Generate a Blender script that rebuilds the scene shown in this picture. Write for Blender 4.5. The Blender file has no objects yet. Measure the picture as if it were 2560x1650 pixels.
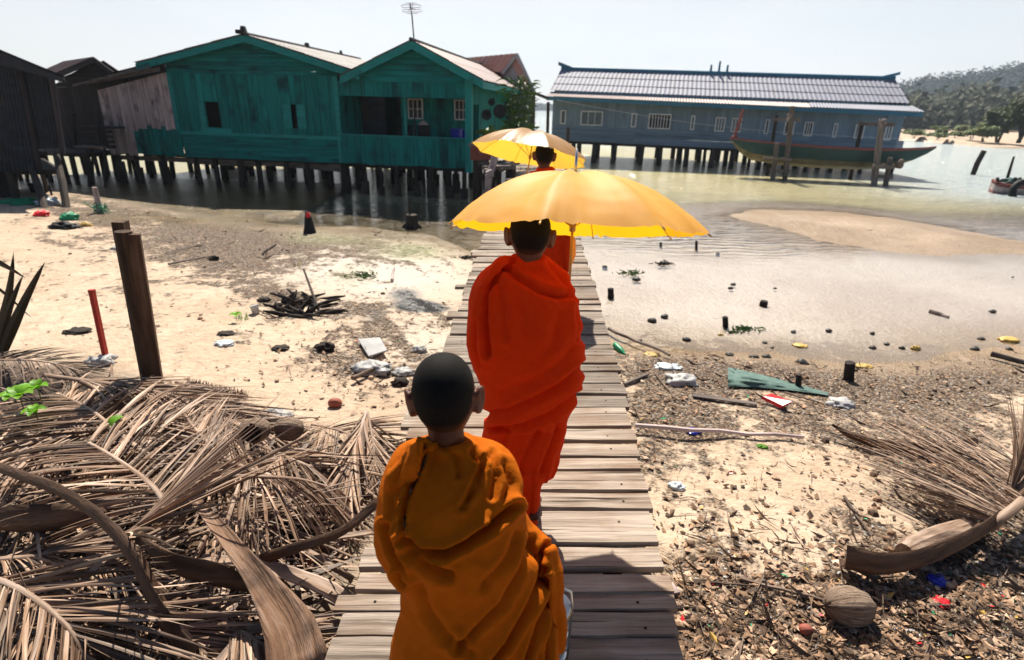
import bpy, math, random
import numpy as np
from mathutils import Vector, Matrix, noise as mnoise

# ------------------------------------------------------------------ camera, world, sun, exposure
scene = bpy.context.scene
COL = scene.collection
PITCH, ROLL, CZ = math.radians(21.3), math.radians(1.62), 2.3
FPX, CX, CY = 1422.0, 1280.0, 825.0
SUN_EL, SUN_AZ = math.radians(52), math.radians(-4)      # sun ahead of the camera (+Y), a touch to the left
_F = np.array([0, math.cos(PITCH), -math.sin(PITCH)])
_R0 = np.array([1.0, 0, 0]); _U0 = np.array([0, math.sin(PITCH), math.cos(PITCH)])
_R = math.cos(ROLL) * _R0 + math.sin(ROLL) * _U0
_U = -math.sin(ROLL) * _R0 + math.cos(ROLL) * _U0
_C = np.array([0.0, 0.0, CZ])

cd = bpy.data.cameras.new("camera")
cam = bpy.data.objects.new("camera", cd); COL.objects.link(cam)
cd.sensor_width = 36.0; cd.lens = 36.0 * FPX / 2560.0
cd.clip_start = 0.05; cd.clip_end = 20000
m3 = Matrix(((_R[0], _U[0], -_F[0]), (_R[1], _U[1], -_F[1]), (_R[2], _U[2], -_F[2])))
cam.matrix_world = Matrix.Translation(Vector(_C)) @ m3.to_4x4()
cd.dof.use_dof = True; cd.dof.focus_distance = 2.15; cd.dof.aperture_fstop = 3.2
scene.camera = cam

world = bpy.data.worlds.new("World"); scene.world = world
world.use_nodes = True
wn = world.node_tree; wn.nodes.clear()
sky = wn.nodes.new("ShaderNodeTexSky"); sky.sky_type = 'NISHITA'; sky.sun_disc = False
sky.sun_elevation = SUN_EL; sky.sun_rotation = SUN_AZ
sky.air_density = 1.0; sky.dust_density = .7; sky.ozone_density = 3.0; sky.altitude = 0
bg = wn.nodes.new("ShaderNodeBackground"); bg.inputs[1].default_value = 0.05
wo = wn.nodes.new("ShaderNodeOutputWorld")
veil = wn.nodes.new("ShaderNodeMix"); veil.data_type = 'RGBA'      # white sea haze low in the sky, thinning upwards
veil.inputs[7].default_value = (9.7, 9.75, 9.85, 1)
wtc = wn.nodes.new("ShaderNodeTexCoord"); wsx = wn.nodes.new("ShaderNodeSeparateXYZ"); wn.links.new(wtc.outputs["Generated"], wsx.inputs[0])
wmr = wn.nodes.new("ShaderNodeMapRange"); wmr.interpolation_type = 'SMOOTHSTEP'
for k_, v_ in ((1, .10), (2, .80), (3, .82), (4, .05)): wmr.inputs[k_].default_value = v_
wn.links.new(wsx.outputs[2], wmr.inputs[0])
wdr = wn.nodes.new("ShaderNodeMapRange"); wdr.interpolation_type = 'SMOOTHSTEP'      # the glare lies on the sun's side of the sky
for k_, v_ in ((1, -.25), (2, .6), (3, .05), (4, 1.0)): wdr.inputs[k_].default_value = v_
wn.links.new(wsx.outputs[1], wdr.inputs[0])
wml = wn.nodes.new("ShaderNodeMath"); wml.operation = 'MULTIPLY'; wn.links.new(wmr.outputs[0], wml.inputs[0]); wn.links.new(wdr.outputs[0], wml.inputs[1]); wnz = wn.nodes.new("ShaderNodeTexNoise"); wnz.inputs["Scale"].default_value = 2.6; wnz.inputs["Detail"].default_value = 5; wnm = wn.nodes.new("ShaderNodeMapping"); wnm.inputs["Scale"].default_value = (1, 1, 3.5)
wn.links.new(wtc.outputs["Generated"], wnm.inputs[0]); wn.links.new(wnm.outputs[0], wnz.inputs["Vector"])
wcl = wn.nodes.new("ShaderNodeMapRange"); wn.links.new(wnz.outputs["Fac"], wcl.inputs[0])
for k_, v_ in ((1, .35), (2, .68), (3, .84), (4, 1.12)): wcl.inputs[k_].default_value = v_
wm2 = wn.nodes.new("ShaderNodeMath"); wm2.operation = 'MULTIPLY'; wm2.use_clamp = True; wn.links.new(wml.outputs[0], wm2.inputs[0]); wn.links.new(wcl.outputs[0], wm2.inputs[1]); wn.links.new(wm2.outputs[0], veil.inputs[0])
wn.links.new(sky.outputs[0], veil.inputs[6]); wn.links.new(veil.outputs[2], bg.inputs[0]); wn.links.new(bg.outputs[0], wo.inputs[0])

sd = bpy.data.lights.new("sun", 'SUN'); sd.energy = 5.0; sd.angle = math.radians(0.6); sd.color = (1.0, 0.93, 0.81)
sun = bpy.data.objects.new("sun", sd); COL.objects.link(sun)
sdir = Vector((math.sin(SUN_AZ) * math.cos(SUN_EL), math.cos(SUN_AZ) * math.cos(SUN_EL), math.sin(SUN_EL)))
sun.rotation_euler = sdir.to_track_quat('Z', 'Y').to_euler()
sun.location = (0, 0, 30)

vs = scene.view_settings
vs.view_transform = 'Standard'; vs.look = 'None'; vs.gamma = 1.0; vs.exposure = 0.93; vs.use_curve_mapping = False
scene.cycles.max_bounces = 8; scene.cycles.transparent_max_bounces = 12
scene.cycles.caustics_reflective = False; scene.cycles.caustics_refractive = False

# ------------------------------------------------------------------ helpers
rng = random.Random(7)
PI = math.pi
def V(*a): return np.array(a, float)
def ray(x, y): return _F + _R * ((x - CX) / FPX) - _U * ((y - CY) / FPX)
def at(x, y, z=0.0):
    d = ray(x, y); return _C + d * ((z - CZ) / d[2])
def atY(x, y, Y):
    d = ray(x, y); return _C + d * (Y / d[1])
class Plane:
    """a vertical wall plane through two ground points (x, y): turns a picture point into a point on that wall"""
    def __init__(s, a, b):
        s.a = np.array(a, float); s.b = np.array(b, float); s.u = (s.b - s.a) / np.linalg.norm(s.b - s.a)
        s.n = np.array([-s.u[1], s.u[0]])          # points away from the camera (behind the wall)
    def __call__(s, x, y, off=0.0):
        d = ray(x, y); k = (np.dot(s.a + s.n * off - _C[:2], s.n)) / np.dot(d[:2], s.n)
        return _C + d * k
    def uz(s, x, y, off=0.0):
        q = s(x, y, off); return np.array([np.dot(q[:2] - s.a, s.u), q[2]])
    def P(s, u, z, off=0.0):
        q = s.a + s.u * u + s.n * off; return np.array([q[0], q[1], z])

def fbm(x, y, sc, octv=4, seed=0.0):
    """vectorised value-noise fbm, about -1..1"""
    x = np.asarray(x, float) * sc + seed * 17.31; y = np.asarray(y, float) * sc - seed * 9.17
    tot = np.zeros_like(x); amp = 1.0; nrm = 0
    for o in range(octv):
        xi = np.floor(x); yi = np.floor(y); fx = x - xi; fy = y - yi
        fx = fx * fx * (3 - 2 * fx); fy = fy * fy * (3 - 2 * fy)
        def h(a, b):
            v = np.sin(a * 127.1 + b * 311.7 + o * 13.7) * 43758.5453
            return (v - np.floor(v)) * 2 - 1
        v = (h(xi, yi) * (1 - fx) + h(xi + 1, yi) * fx) * (1 - fy) + (h(xi, yi + 1) * (1 - fx) + h(xi + 1, yi + 1) * fx) * fy
        tot += v * amp; nrm += amp; amp *= 0.5; x = x * 2.03 + 3.1; y = y * 2.03 + 1.7
    return tot / nrm

class MB:
    """mesh builder: shapes are gathered here and linked as ONE mesh object. rnd: a tint per piece; g: grain coordinates (length, across, through)"""
    def __init__(s): s.v = []; s.f = []; s.g = []; s.r = []; s.m = []; s.n = 0
    def add(s, v, f, g=None, rnd=None, m=0):
        v = np.asarray(v, float).reshape(-1, 3)
        if rnd is None: rnd = rng.random()
        s.v.append(v); s.f += [tuple(int(i) + s.n for i in q) for q in f]
        s.g.append((v if g is None else np.asarray(g, float).reshape(-1, 3)) + (rnd if np.isscalar(rnd) else rnd[0]) * 37.0)
        s.r += [rnd] * len(v) if np.isscalar(rnd) else list(rnd); s.m += [m] * len(f); s.n += len(v)
    def frame_box(s, c, ax, ay, az, hx, hy, hz, rnd=None, m=0, taper=1.0):
        c, ax, ay, az = [np.asarray(q, float) for q in (c, ax, ay, az)]
        v, g = [], []
        for i in (-1, 1):
            for j in (-1, 1):
                for k in (-1, 1):
                    t = taper if i > 0 else 1.0
                    v.append(c + ax * i * hx + ay * j * hy * t + az * k * hz * t); g.append((i * hx, j * hy, k * hz))
        s.add(v, [(0, 1, 3, 2), (4, 6, 7, 5), (0, 4, 5, 1), (2, 3, 7, 6), (0, 2, 6, 4), (1, 5, 7, 3)], g, rnd, m)
    def box(s, lo, hi, rnd=None, m=0):
        lo = np.asarray(lo, float); hi = np.asarray(hi, float); c = (lo + hi) / 2; h = (hi - lo) / 2
        ax = int(np.argmax(h)); o = [ax] + [i for i in range(3) if i != ax]; E = np.eye(3)
        if np.linalg.det(np.array([E[o[0]], E[o[1]], E[o[2]]])) < 0: o[1], o[2] = o[2], o[1]
        s.frame_box(c, E[o[0]], E[o[1]], E[o[2]], h[o[0]], h[o[1]], h[o[2]], rnd, m)
    def beam(s, a, b, w, h, up=(0, 0, 1), rnd=None, m=0, taper=1.0):
        a = np.asarray(a, float); b = np.asarray(b, float); d = b - a; L = np.linalg.norm(d); d = d / L
        up = np.asarray(up, float); sd_ = np.cross(up, d)
        if np.linalg.norm(sd_) < 1e-6: sd_ = np.cross((1, 0, 0), d)
        sd_ /= np.linalg.norm(sd_); u2 = np.cross(d, sd_)
        s.frame_box((a + b) / 2, d, sd_, u2, L / 2, w / 2, h / 2, rnd, m, taper)
    def tube(s, pts, rad, n=8, cap=True, rnd=None, m=0, flat=1.0, jit=0.0, up=None):
        pts = [np.asarray(q, float) for q in pts]; K = len(pts)
        if np.isscalar(rad): rad = [rad] * K
        v, g, f = [], [], []; L = 0; ref = None
        for i in range(K):
            d = pts[min(i + 1, K - 1)] - pts[max(i - 1, 0)]; d = d / (np.linalg.norm(d) + 1e-9)
            if ref is None:
                ref = np.cross(d, up if up is not None else ((0, 0, 1) if abs(d[2]) < .9 else (0, 1, 0)))
            ref = ref - d * np.dot(ref, d); ref /= np.linalg.norm(ref) + 1e-9; o = np.cross(d, ref)
            if i: L += np.linalg.norm(pts[i] - pts[i - 1])
            for k in range(n):
                a = 2 * PI * k / n; rr = rad[i] * (1 + jit * (rng.random() - .5))
                v.append(pts[i] + ref * math.cos(a) * rr + o * math.sin(a) * rr * flat); g.append((L, math.cos(a) * rad[i], math.sin(a) * rad[i]))
        for i in range(K - 1):
            for k in range(n):
                k2 = (k + 1) % n; f.append((i * n + k, i * n + k2, (i + 1) * n + k2, (i + 1) * n + k))
        if cap: f.append(tuple(range(n))[::-1]); f.append(tuple((K - 1) * n + k for k in range(n)))
        s.add(v, f, g, rnd, m)
    def lathe(s, c, prof, n=20, axis=(0, 0, 1), rnd=None, m=0):
        c = np.asarray(c, float); d = np.asarray(axis, float); d /= np.linalg.norm(d)
        e = np.cross(d, (1, 0, 0) if abs(d[0]) < .9 else (0, 1, 0)); e /= np.linalg.norm(e); o = np.cross(d, e)
        v, f = [], []
        for (r_, h_) in prof:
            for k in range(n):
                a = 2 * PI * k / n; v.append(c + d * h_ + (e * math.cos(a) + o * math.sin(a)) * r_)
        for i in range(len(prof) - 1):
            for k in range(n):
                k2 = (k + 1) % n; f.append((i * n + k, i * n + k2, (i + 1) * n + k2, (i + 1) * n + k))
        s.add(v, f, None, rnd, m)
    def poly(s, pts, rnd=None, m=0): s.add(pts, [tuple(range(len(pts)))], None, rnd, m)
    def slab(s, pts, off, rnd=None, m=0):
        """polygon pts extruded by the vector off"""
        n = len(pts); p0 = [np.asarray(q, float) for q in pts]; p1 = [q + np.asarray(off, float) for q in p0]
        f = [tuple(range(n))[::-1], tuple(range(n, 2 * n))] + [(i, (i + 1) % n, n + (i + 1) % n, n + i) for i in range(n)]
        s.add(p0 + p1, f, None, rnd, m)
    def blob(s, c, r_, nu=10, nv=7, jit=.15, rnd=None, m=0, R=None, sc=3.0):
        """noisy ellipsoid, r_ = three radii"""
        c = np.asarray(c, float); v, f = [], []; sd_ = rng.random() * 50
        for i in range(nv + 1):
            t = PI * i / nv
            for k in range(nu):
                a = 2 * PI * k / nu; u = np.array([math.sin(t) * math.cos(a), math.sin(t) * math.sin(a), math.cos(t)])
                q = u * np.asarray(r_, float) * (1 + jit * mnoise.noise(Vector(u * sc) + Vector((sd_, 0, 0))))
                if R is not None: q = np.asarray(R) @ q
                v.append(c + q)
        for i in range(nv):
            for k in range(nu):
                k2 = (k + 1) % nu; f.append((i * nu + k, (i + 1) * nu + k, (i + 1) * nu + k2, i * nu + k2))
        s.add(v, f, None, rnd, m)
    def build(s, name, mats, parent=None, smooth=False, loc=None):
        me = bpy.data.meshes.new(name)
        v = np.concatenate(s.v) if s.v else np.zeros((0, 3))
        if loc is not None: v = v - np.asarray(loc, float)
        me.from_pydata(v.tolist(), [], s.f); me.update()
        if s.v:
            a = me.attributes.new("g", 'FLOAT_VECTOR', 'POINT'); a.data.foreach_set("vector", np.concatenate(s.g).astype(np.float32).ravel())
            b = me.attributes.new("rnd", 'FLOAT', 'POINT'); b.data.foreach_set("value", np.array(s.r, np.float32))
        for q in (mats if isinstance(mats, (list, tuple)) else [mats]): me.materials.append(q)
        if any(s.m): me.polygons.foreach_set("material_index", s.m)
        if smooth: me.polygons.foreach_set("use_smooth", [True] * len(me.polygons))
        o = bpy.data.objects.new(name, me); COL.objects.link(o)
        if loc is not None: o.location = loc
        if parent is not None: put(o, parent)
        return o

def wloc(p):
    q = Vector((0, 0, 0))
    while p is not None: q = q + p.location; p = p.parent
    return q
def put(o, parent):
    """parent o, keeping it where it stands (things get their rotation only after their parts)"""
    o.location = o.location - wloc(parent); o.parent = parent
def tag(o, label, cat, group=None, kind=None):
    if label: o["label"] = label
    if cat: o["category"] = cat
    if group: o["group"] = group
    if kind: o["kind"] = kind
    return o
def thing(name, label, cat, loc, group=None):
    o = bpy.data.objects.new(name, None); COL.objects.link(o); o.location = Vector([float(q) for q in loc]); o.empty_display_size = .1
    return tag(o, label, cat, group)
def structure(o): o["kind"] = "structure"; return o

# ------------------------------------------------------------------ materials
def lin(c):
    return tuple((q / 12.92 if q <= .04045 else ((q + .055) / 1.055) ** 2.4) for q in c)
def mat(name, cols, rough=.8, scale=(4, 4, 4), coord='OBJ', detail=5, tint=.35, bump=.0, bscale=None, spec=.3, stain=None, metal=0.0, translucent=None, lo=.3, hi=.7, sheen=0.0, noise_rough=0.62, crack=None):
    """procedural material: colours run along a noise ramp; tint: how much each piece's own rnd lightens or darkens it"""
    m = bpy.data.materials.new(name); m.use_nodes = True; nt = m.node_tree; N = nt.nodes; L = nt.links; N.clear()
    out = N.new("ShaderNodeOutputMaterial"); b = N.new("ShaderNodeBsdfPrincipled")
    b.inputs["Roughness"].default_value = rough; b.inputs["Specular IOR Level"].default_value = spec; b.inputs["Metallic"].default_value = metal
    if coord == 'OBJ': tc = N.new("ShaderNodeTexCoord"); src = tc.outputs["Object"]
    else: at_ = N.new("ShaderNodeAttribute"); at_.attribute_name = "g"; src = at_.outputs["Vector"]
    mp = N.new("ShaderNodeMapping"); mp.inputs["Scale"].default_value = scale; L.new(src, mp.inputs[0])
    nz = N.new("ShaderNodeTexNoise"); nz.inputs["Scale"].default_value = 1.0; nz.inputs["Detail"].default_value = detail; nz.inputs["Roughness"].default_value = noise_rough
    L.new(mp.outputs[0], nz.inputs["Vector"])
    rp = N.new("ShaderNodeValToRGB"); els = rp.color_ramp.elements
    while len(els) < len(cols): els.new(.5)
    for i, c in enumerate(cols):
        els[i].position = lo + (hi - lo) * i / max(1, len(cols) - 1); els[i].color = (*c, 1)
    L.new(nz.outputs["Fac"], rp.inputs[0]); col = rp.outputs[0]
    if stain:                                   # (colour, scale, low, high)
        n2 = N.new("ShaderNodeTexNoise"); n2.inputs["Scale"].default_value = stain[1]; n2.inputs["Detail"].default_value = 6; L.new(src, n2.inputs["Vector"])
        mr = N.new("ShaderNodeMapRange"); mr.inputs[1].default_value = stain[2]; mr.inputs[2].default_value = stain[3]; L.new(n2.outputs["Fac"], mr.inputs[0])
        mx = N.new("ShaderNodeMix"); mx.data_type = 'RGBA'; L.new(mr.outputs[0], mx.inputs[0]); L.new(col, mx.inputs[6]); mx.inputs[7].default_value = (*stain[0], 1); col = mx.outputs[2]
    if crack:                                   # dark splits along the grain: (colour, scale, low, high)
        mp2 = N.new("ShaderNodeMapping"); mp2.inputs["Scale"].default_value = crack[1]; L.new(src, mp2.inputs[0])
        n4 = N.new("ShaderNodeTexNoise"); n4.inputs["Scale"].default_value = 1.0; n4.inputs["Detail"].default_value = 3; n4.inputs["Distortion"].default_value = .25; L.new(mp2.outputs[0], n4.inputs["Vector"])
        mr = N.new("ShaderNodeMapRange"); mr.inputs[1].default_value = crack[2]; mr.inputs[2].default_value = crack[3]; L.new(n4.outputs["Fac"], mr.inputs[0])
        mx = N.new("ShaderNodeMix"); mx.data_type = 'RGBA'; L.new(mr.outputs[0], mx.inputs[0]); L.new(col, mx.inputs[6]); mx.inputs[7].default_value = (*crack[0], 1); col = mx.outputs[2]
    if tint:
        ar = N.new("ShaderNodeAttribute"); ar.attribute_name = "rnd"
        mr = N.new("ShaderNodeMapRange"); mr.inputs[3].default_value = 1 - tint; mr.inputs[4].default_value = 1 + tint; L.new(ar.outputs["Fac"], mr.inputs[0])
        mx = N.new("ShaderNodeMix"); mx.data_type = 'RGBA'; mx.blend_type = 'MULTIPLY'; mx.inputs[0].default_value = 1
        L.new(col, mx.inputs[6]); L.new(mr.outputs[0], mx.inputs[7]); col = mx.outputs[2]
    L.new(col, b.inputs["Base Color"])
    if bump:
        bp = N.new("ShaderNodeBump"); bp.inputs["Strength"].default_value = bump; bp.inputs["Distance"].default_value = .02
        if bscale:
            n3 = N.new("ShaderNodeTexNoise"); n3.inputs["Scale"].default_value = bscale; n3.inputs["Detail"].default_value = 6; L.new(src, n3.inputs["Vector"]); L.new(n3.outputs["Fac"], bp.inputs["Height"])
        else: L.new(nz.outputs["Fac"], bp.inputs["Height"])
        L.new(bp.outputs[0], b.inputs["Normal"])
    sh = b.outputs[0]
    if translucent:
        t = N.new("ShaderNodeBsdfTranslucent"); ms = N.new("ShaderNodeMixShader"); ms.inputs[0].default_value = translucent[0]
        if len(translucent) > 1: t.inputs[0].default_value = (*translucent[1], 1)
        else: L.new(col, t.inputs[0])
        L.new(sh, ms.inputs[1]); L.new(t.outputs[0], ms.inputs[2]); sh = ms.outputs[0]
    L.new(sh, out.inputs[0]); return m
GR = (1.2, 26, 26)
M = {}
M['green'] = mat("green paint", [(.001, .092, .082), (.002, .175, .155), (.004, .245, .215)], .85, (1.0, 14, 14), 'g', tint=.18, bump=.25, stain=((.004, .045, .05), 1.3, .52, .72))
M['green_trim'] = mat("green trim paint", [(.006, .19, .17), (.01, .30, .27)], .6, (1, 12, 12), 'g', tint=.12, stain=((.006, .09, .09), 3, .6, .8))
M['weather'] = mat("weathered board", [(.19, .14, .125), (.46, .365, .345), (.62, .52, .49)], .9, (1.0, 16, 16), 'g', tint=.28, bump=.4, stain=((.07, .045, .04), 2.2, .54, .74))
M['dark_wood'] = mat("dark old wood", [(.010, .008, .007), (.035, .026, .023)], .9, GR, 'g', tint=.35, bump=.4)
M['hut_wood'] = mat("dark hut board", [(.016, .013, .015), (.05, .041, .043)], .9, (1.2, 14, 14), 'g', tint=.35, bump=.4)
M['stilt'] = mat("stilt wood", [(.016, .012, .010), (.06, .045, .036)], .9, (2, 20, 20), 'g', tint=.4, bump=.5)
M['grey_wood'] = mat("grey driftwood", [(.07, .055, .048), (.24, .195, .17)], .9, (2, 25, 25), 'g', tint=.35, bump=.5)
M['deck'] = mat("deck plank", [(.08, .06, .045), (.235, .188, .15), (.345, .288, .238)], .85, (1.6, 34, 34), 'g', tint=.34, bump=.7, crack=((.035, .022, .014), (1.3, 55, 55), .62, .68), stain=((.14, .082, .046), 2.6, .48, .78), lo=.28, hi=.66)
M['blue'] = mat("blue grey paint", [(.15, .215, .285), (.22, .30, .385)], .85, (.8, 10, 10), 'g', tint=.12, bump=.2, stain=((.12, .17, .225), 1.0, .5, .8))
M['blue_trim'] = mat("blue trim paint", [(.03, .13, .21), (.05, .19, .29)], .6, (1, 8, 8), 'g', tint=.1)
M['white'] = mat("white paint", [(.55, .55, .57), (.75, .75, .77)], .6, (4, 4, 4), tint=.08)
M['pane'] = mat("window pane", [(.07, .10, .13), (.12, .155, .19)], .25, (6, 6, 6), tint=.4, spec=.5)
M['pane_dark'] = mat("dark window opening", [(.008, .009, .011), (.02, .02, .024)], .5, (6, 6, 6), tint=.3)
M['tile'] = mat("roof tile", [(.165, .17, .225), (.225, .235, .30)], .7, (3, 3, 3), tint=.12, spec=.5, bump=.1, stain=((.15, .13, .16), 1.5, .55, .8))
M['pinkroof'] = mat("pinkish sheet roof", [(.26, .18, .165), (.36, .275, .255)], .6, (3, 3, 3), tint=.1, spec=.4, stain=((.30, .17, .14), 2, .6, .8))
M['tin'] = mat("old fibre roof", [(.16, .14, .135), (.27, .245, .235)], .7, (4, 4, 4), tint=.1, spec=.4, stain=((.14, .11, .10), 1.2, .5, .8))
M['redroof'] = mat("red sheet roof", [(.36, .17, .135), (.44, .27, .225)], .55, (2, 2, 2), tint=.1, spec=.5)
M['rustroof'] = mat("rusty roof", [(.10, .06, .055), (.17, .11, .10)], .7, (2, 2, 2), tint=.2)
M['sheet'] = mat("dark corrugated sheet", [(.010, .013, .020), (.03, .037, .052)], .6, (1.5, 6, 6), tint=.3, stain=((.05, .03, .025), 2, .55, .75))
M['agave'] = mat('dark sword leaf', [(.02, .022, .010), (.05, .03, .015)], .6, (1, 9, 9), 'g', tint=.4)
M['leaf_pale'] = mat('pale green leaf', [(.09, .15, .035), (.17, .24, .06)], .5, (5, 5, 5), tint=.4, translucent=(.3, (.2, .3, .03)))
M['mangrove'] = mat('mangrove leaf', [(.045, .065, .016), (.085, .105, .03)], .7, (.6, .6, .6), tint=.5, translucent=(.25, (.10, .13, .02)))
M['shrub'] = mat('pale shrub leaf', [(.11, .14, .045), (.18, .21, .07)], .7, (.6, .6, .6), tint=.4, translucent=(.25, (.15, .18, .04)))
M['black'] = mat("black", [(.006, .006, .007), (.012, .012, .013)], .7, tint=.2)
M['greywall'] = mat("grey plaster", [(.26, .27, .29), (.36, .37, .38)], .85, (2, 2, 2), tint=.1)
M['mint'] = mat("pale sheet", [(.45, .5, .52), (.62, .66, .68)], .5, (2, 2, 2), tint=.1)
M['skin'] = mat("brown skin", [(.075, .022, .009), (.12, .040, .018)], .5, (9, 9, 9), tint=0, spec=.4, translucent=(.2, (.40, .05, .02)))
M['hair'] = mat("short black hair", [(.0035, .003, .003), (.011, .0095, .009)], .8, (220, 220, 220), tint=0, spec=.12, bump=.12, bscale=900)
def fade_hair(m):                               # stubble thins into skin at the hairline
    nt = m.node_tree; b = next(n for n in nt.nodes if n.type == 'BSDF_PRINCIPLED'); l = b.inputs["Base Color"].links[0]; src = l.from_socket
    a = nt.nodes.new("ShaderNodeAttribute"); a.attribute_name = "rnd"; mx = nt.nodes.new("ShaderNodeMix"); mx.data_type = 'RGBA'; mx.inputs[6].default_value = (.085, .027, .012, 1)
    nt.links.new(a.outputs["Fac"], mx.inputs[0]); nt.links.new(src, mx.inputs[7]); nt.links.new(mx.outputs[2], b.inputs["Base Color"])
fade_hair(M['hair'])
M['orange'] = mat("bright orange robe", [(.70, .036, .001), (.77, .050, .0015)], .85, (40, 40, 40), tint=0, spec=.1, translucent=(.22, (.8, .03, .001)), bump=.22, bscale=34)
M['saffron'] = mat("saffron robe", [(.43, .092, .0011), (.50, .117, .0014)], .85, (40, 40, 40), tint=0, spec=.1, translucent=(.18, (.55, .08, .001)), bump=.22, bscale=34)
M['umb'] = mat("yellow umbrella cloth", [(.82, .42, .075), (.87, .48, .10)], .6, (8, 8, 8), tint=.03, spec=.35, translucent=(.40, (.98, .50, .0)))
M['umb2'] = mat("golden umbrella cloth", [(.36, .225, .10), (.42, .27, .125)], .4, (8, 8, 8), tint=.03, spec=.5, translucent=(.45, (.9, .52, .04)))
M['metal'] = mat("steel", [(.45, .45, .46), (.6, .6, .6)], .28, (6, 6, 6), tint=.05, metal=1.0)
M['brass'] = mat("brass pole", [(.40, .24, .08), (.5, .3, .1)], .4, (6, 6, 6), tint=.05, metal=.6)
M['leaf'] = mat("green leaf", [(.03, .075, .012), (.075, .14, .02)], .5, (5, 5, 5), tint=.5, spec=.4, translucent=(.3, (.12, .28, .01)))
M['leaf_bright'] = mat("bright green leaf", [(.12, .33, .015), (.2, .42, .02)], .5, (5, 5, 5), tint=.3, spec=.4, translucent=(.4, (.25, .6, .01)))
M['frond'] = mat("dry frond leaflet", [(.055, .027, .014), (.23, .14, .088), (.44, .325, .245)], .6, (2, 30, 30), 'g', tint=.6, spec=.35, lo=.3, hi=.68)
M['rachis'] = mat("dry frond stem", [(.10, .058, .035), (.27, .18, .125), (.42, .33, .27)], .6, (3, 25, 25), 'g', tint=.25, bump=.4, stain=((.08, .045, .03), 5, .55, .75))
M['shade_dark_husk'] = mat("shade-darkened palm husk", [(.028, .012, .006), (.085, .042, .022), (.15, .085, .05)], .7, (3, 30, 30), 'g', tint=.2, bump=1.0)  # brown husk; shade of the near faces is put into the darker colour
M['brown_post'] = mat("brown timber post", [(.022, .011, .006), (.075, .038, .02), (.14, .08, .045)], .85, (2, 18, 18), 'g', tint=.3, bump=.8, crack=((.01, .006, .004), (1.2, 45, 45), .6, .66))
M['butt'] = mat("frond butt", [(.085, .038, .018), (.23, .125, .07), (.35, .24, .175)], .7, (3, 30, 30), 'g', tint=.2, bump=1.0, stain=((.04, .02, .012), 7, .5, .7))
M['husk'] = mat("coconut husk", [(.10, .06, .04), (.27, .19, .135), (.38, .29, .225)], .9, (2, 16, 16), 'g', tint=.25, bump=1.0, stain=((.07, .045, .03), 6, .52, .72))
M['litter'] = mat("leaf litter", [(.06, .032, .018), (.24, .145, .085), (.46, .33, .235)], .8, (9, 9, 9), tint=.75, lo=.32, hi=.66)
M['twig'] = mat("twig", [(.06, .04, .03), (.22, .16, .12)], .85, (3, 30, 30), 'g', tint=.5)
M['plastic_white'] = mat("white plastic", [(.40, .39, .38), (.56, .55, .54)], .5, (8, 8, 8), tint=.12, translucent=(.25, (.7, .7, .75)))
M['plastic_red'] = mat("red plastic", [(.55, .01, .015), (.75, .03, .04)], .35, (8, 8, 8), tint=.2)
M['plastic_blue'] = mat("blue plastic", [(.005, .015, .30), (.01, .03, .45)], .3, (4, 4, 4), tint=.2, spec=.5)
M['plastic_green'] = mat("green plastic", [(.01, .20, .09), (.03, .36, .16)], .4, (8, 8, 8), tint=.3)
M['net'] = mat("grey green net", [(.05, .10, .085), (.12, .19, .165)], .8, (20, 20, 20), tint=.3)
M['yellow'] = mat("yellow scrap", [(.42, .25, .05), (.55, .38, .11)], .5, (8, 8, 8), tint=.2)
M['stone'] = mat("wet stone", [(.03, .027, .025), (.08, .07, .06)], .5, (8, 8, 8), tint=.5, bump=.4)
M['terracotta'] = mat("terracotta paint", [(.22, .06, .04), (.30, .09, .06)], .7, (6, 6, 6), tint=.15)
M['redpaint'] = mat("red paint", [(.33, .022, .014), (.45, .04, .025)], .6, (8, 8, 8), tint=.15, stain=((.12, .02, .012), 8, .55, .7))
M['boat_green'] = mat("boat green paint", [(.002, .034, .032), (.004, .06, .055)], .6, (2, 6, 6), tint=.1, spec=.5, stain=((.01, .04, .035), 2, .5, .8))
M['boat_low'] = mat("boat bottom", [(.13, .105, .055), (.24, .205, .12)], .6, (1, 4, 4), tint=.2, stain=((.06, .055, .03), 2.5, .5, .75))
M['boat_red'] = mat("faded red boat paint", [(.20, .05, .043), (.29, .09, .08)], .6, (4, 4, 4), tint=.15)
# ------------------------------------------------------------------ ground, water, hills
SHX = np.array([-200, -30, -16, -13, -11, -9.4, -7.1, -4.74, -2.6, -1.5, -.6, .3, 1.08, 1.43, 2.13, 2.9, 3.74, 4.71, 5.52, 8, 14, 40, 300])
SHY = np.array([20, 17, 16, 15.3, 15, 14.1, 12.55, 11.4, 11.2, 10.7, 9.2, 7.2, 5.7, 5.5, 5.33, 5.24, 5.3, 5.5, 5.68, 6.2, 7, 10, 20])
FAR = np.array([at(*q)[:2] for q in [(2150, 352), (2262, 351), (2330, 360), (2400, 365), (2480, 370), (2560, 371), (2760, 372)]])
BAR = np.array([at(*q)[:2] for q in [(1835, 540), (1900, 530), (2000, 530), (2120, 535), (2300, 560), (2560, 607), (2700, 628), (2560, 633), (2420, 635), (2200, 625), (2050, 600), (1950, 570)]])
def sstep(a, b, x):
    t = np.clip((x - a) / (b - a), 0, 1); return t * t * (3 - 2 * t)
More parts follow.
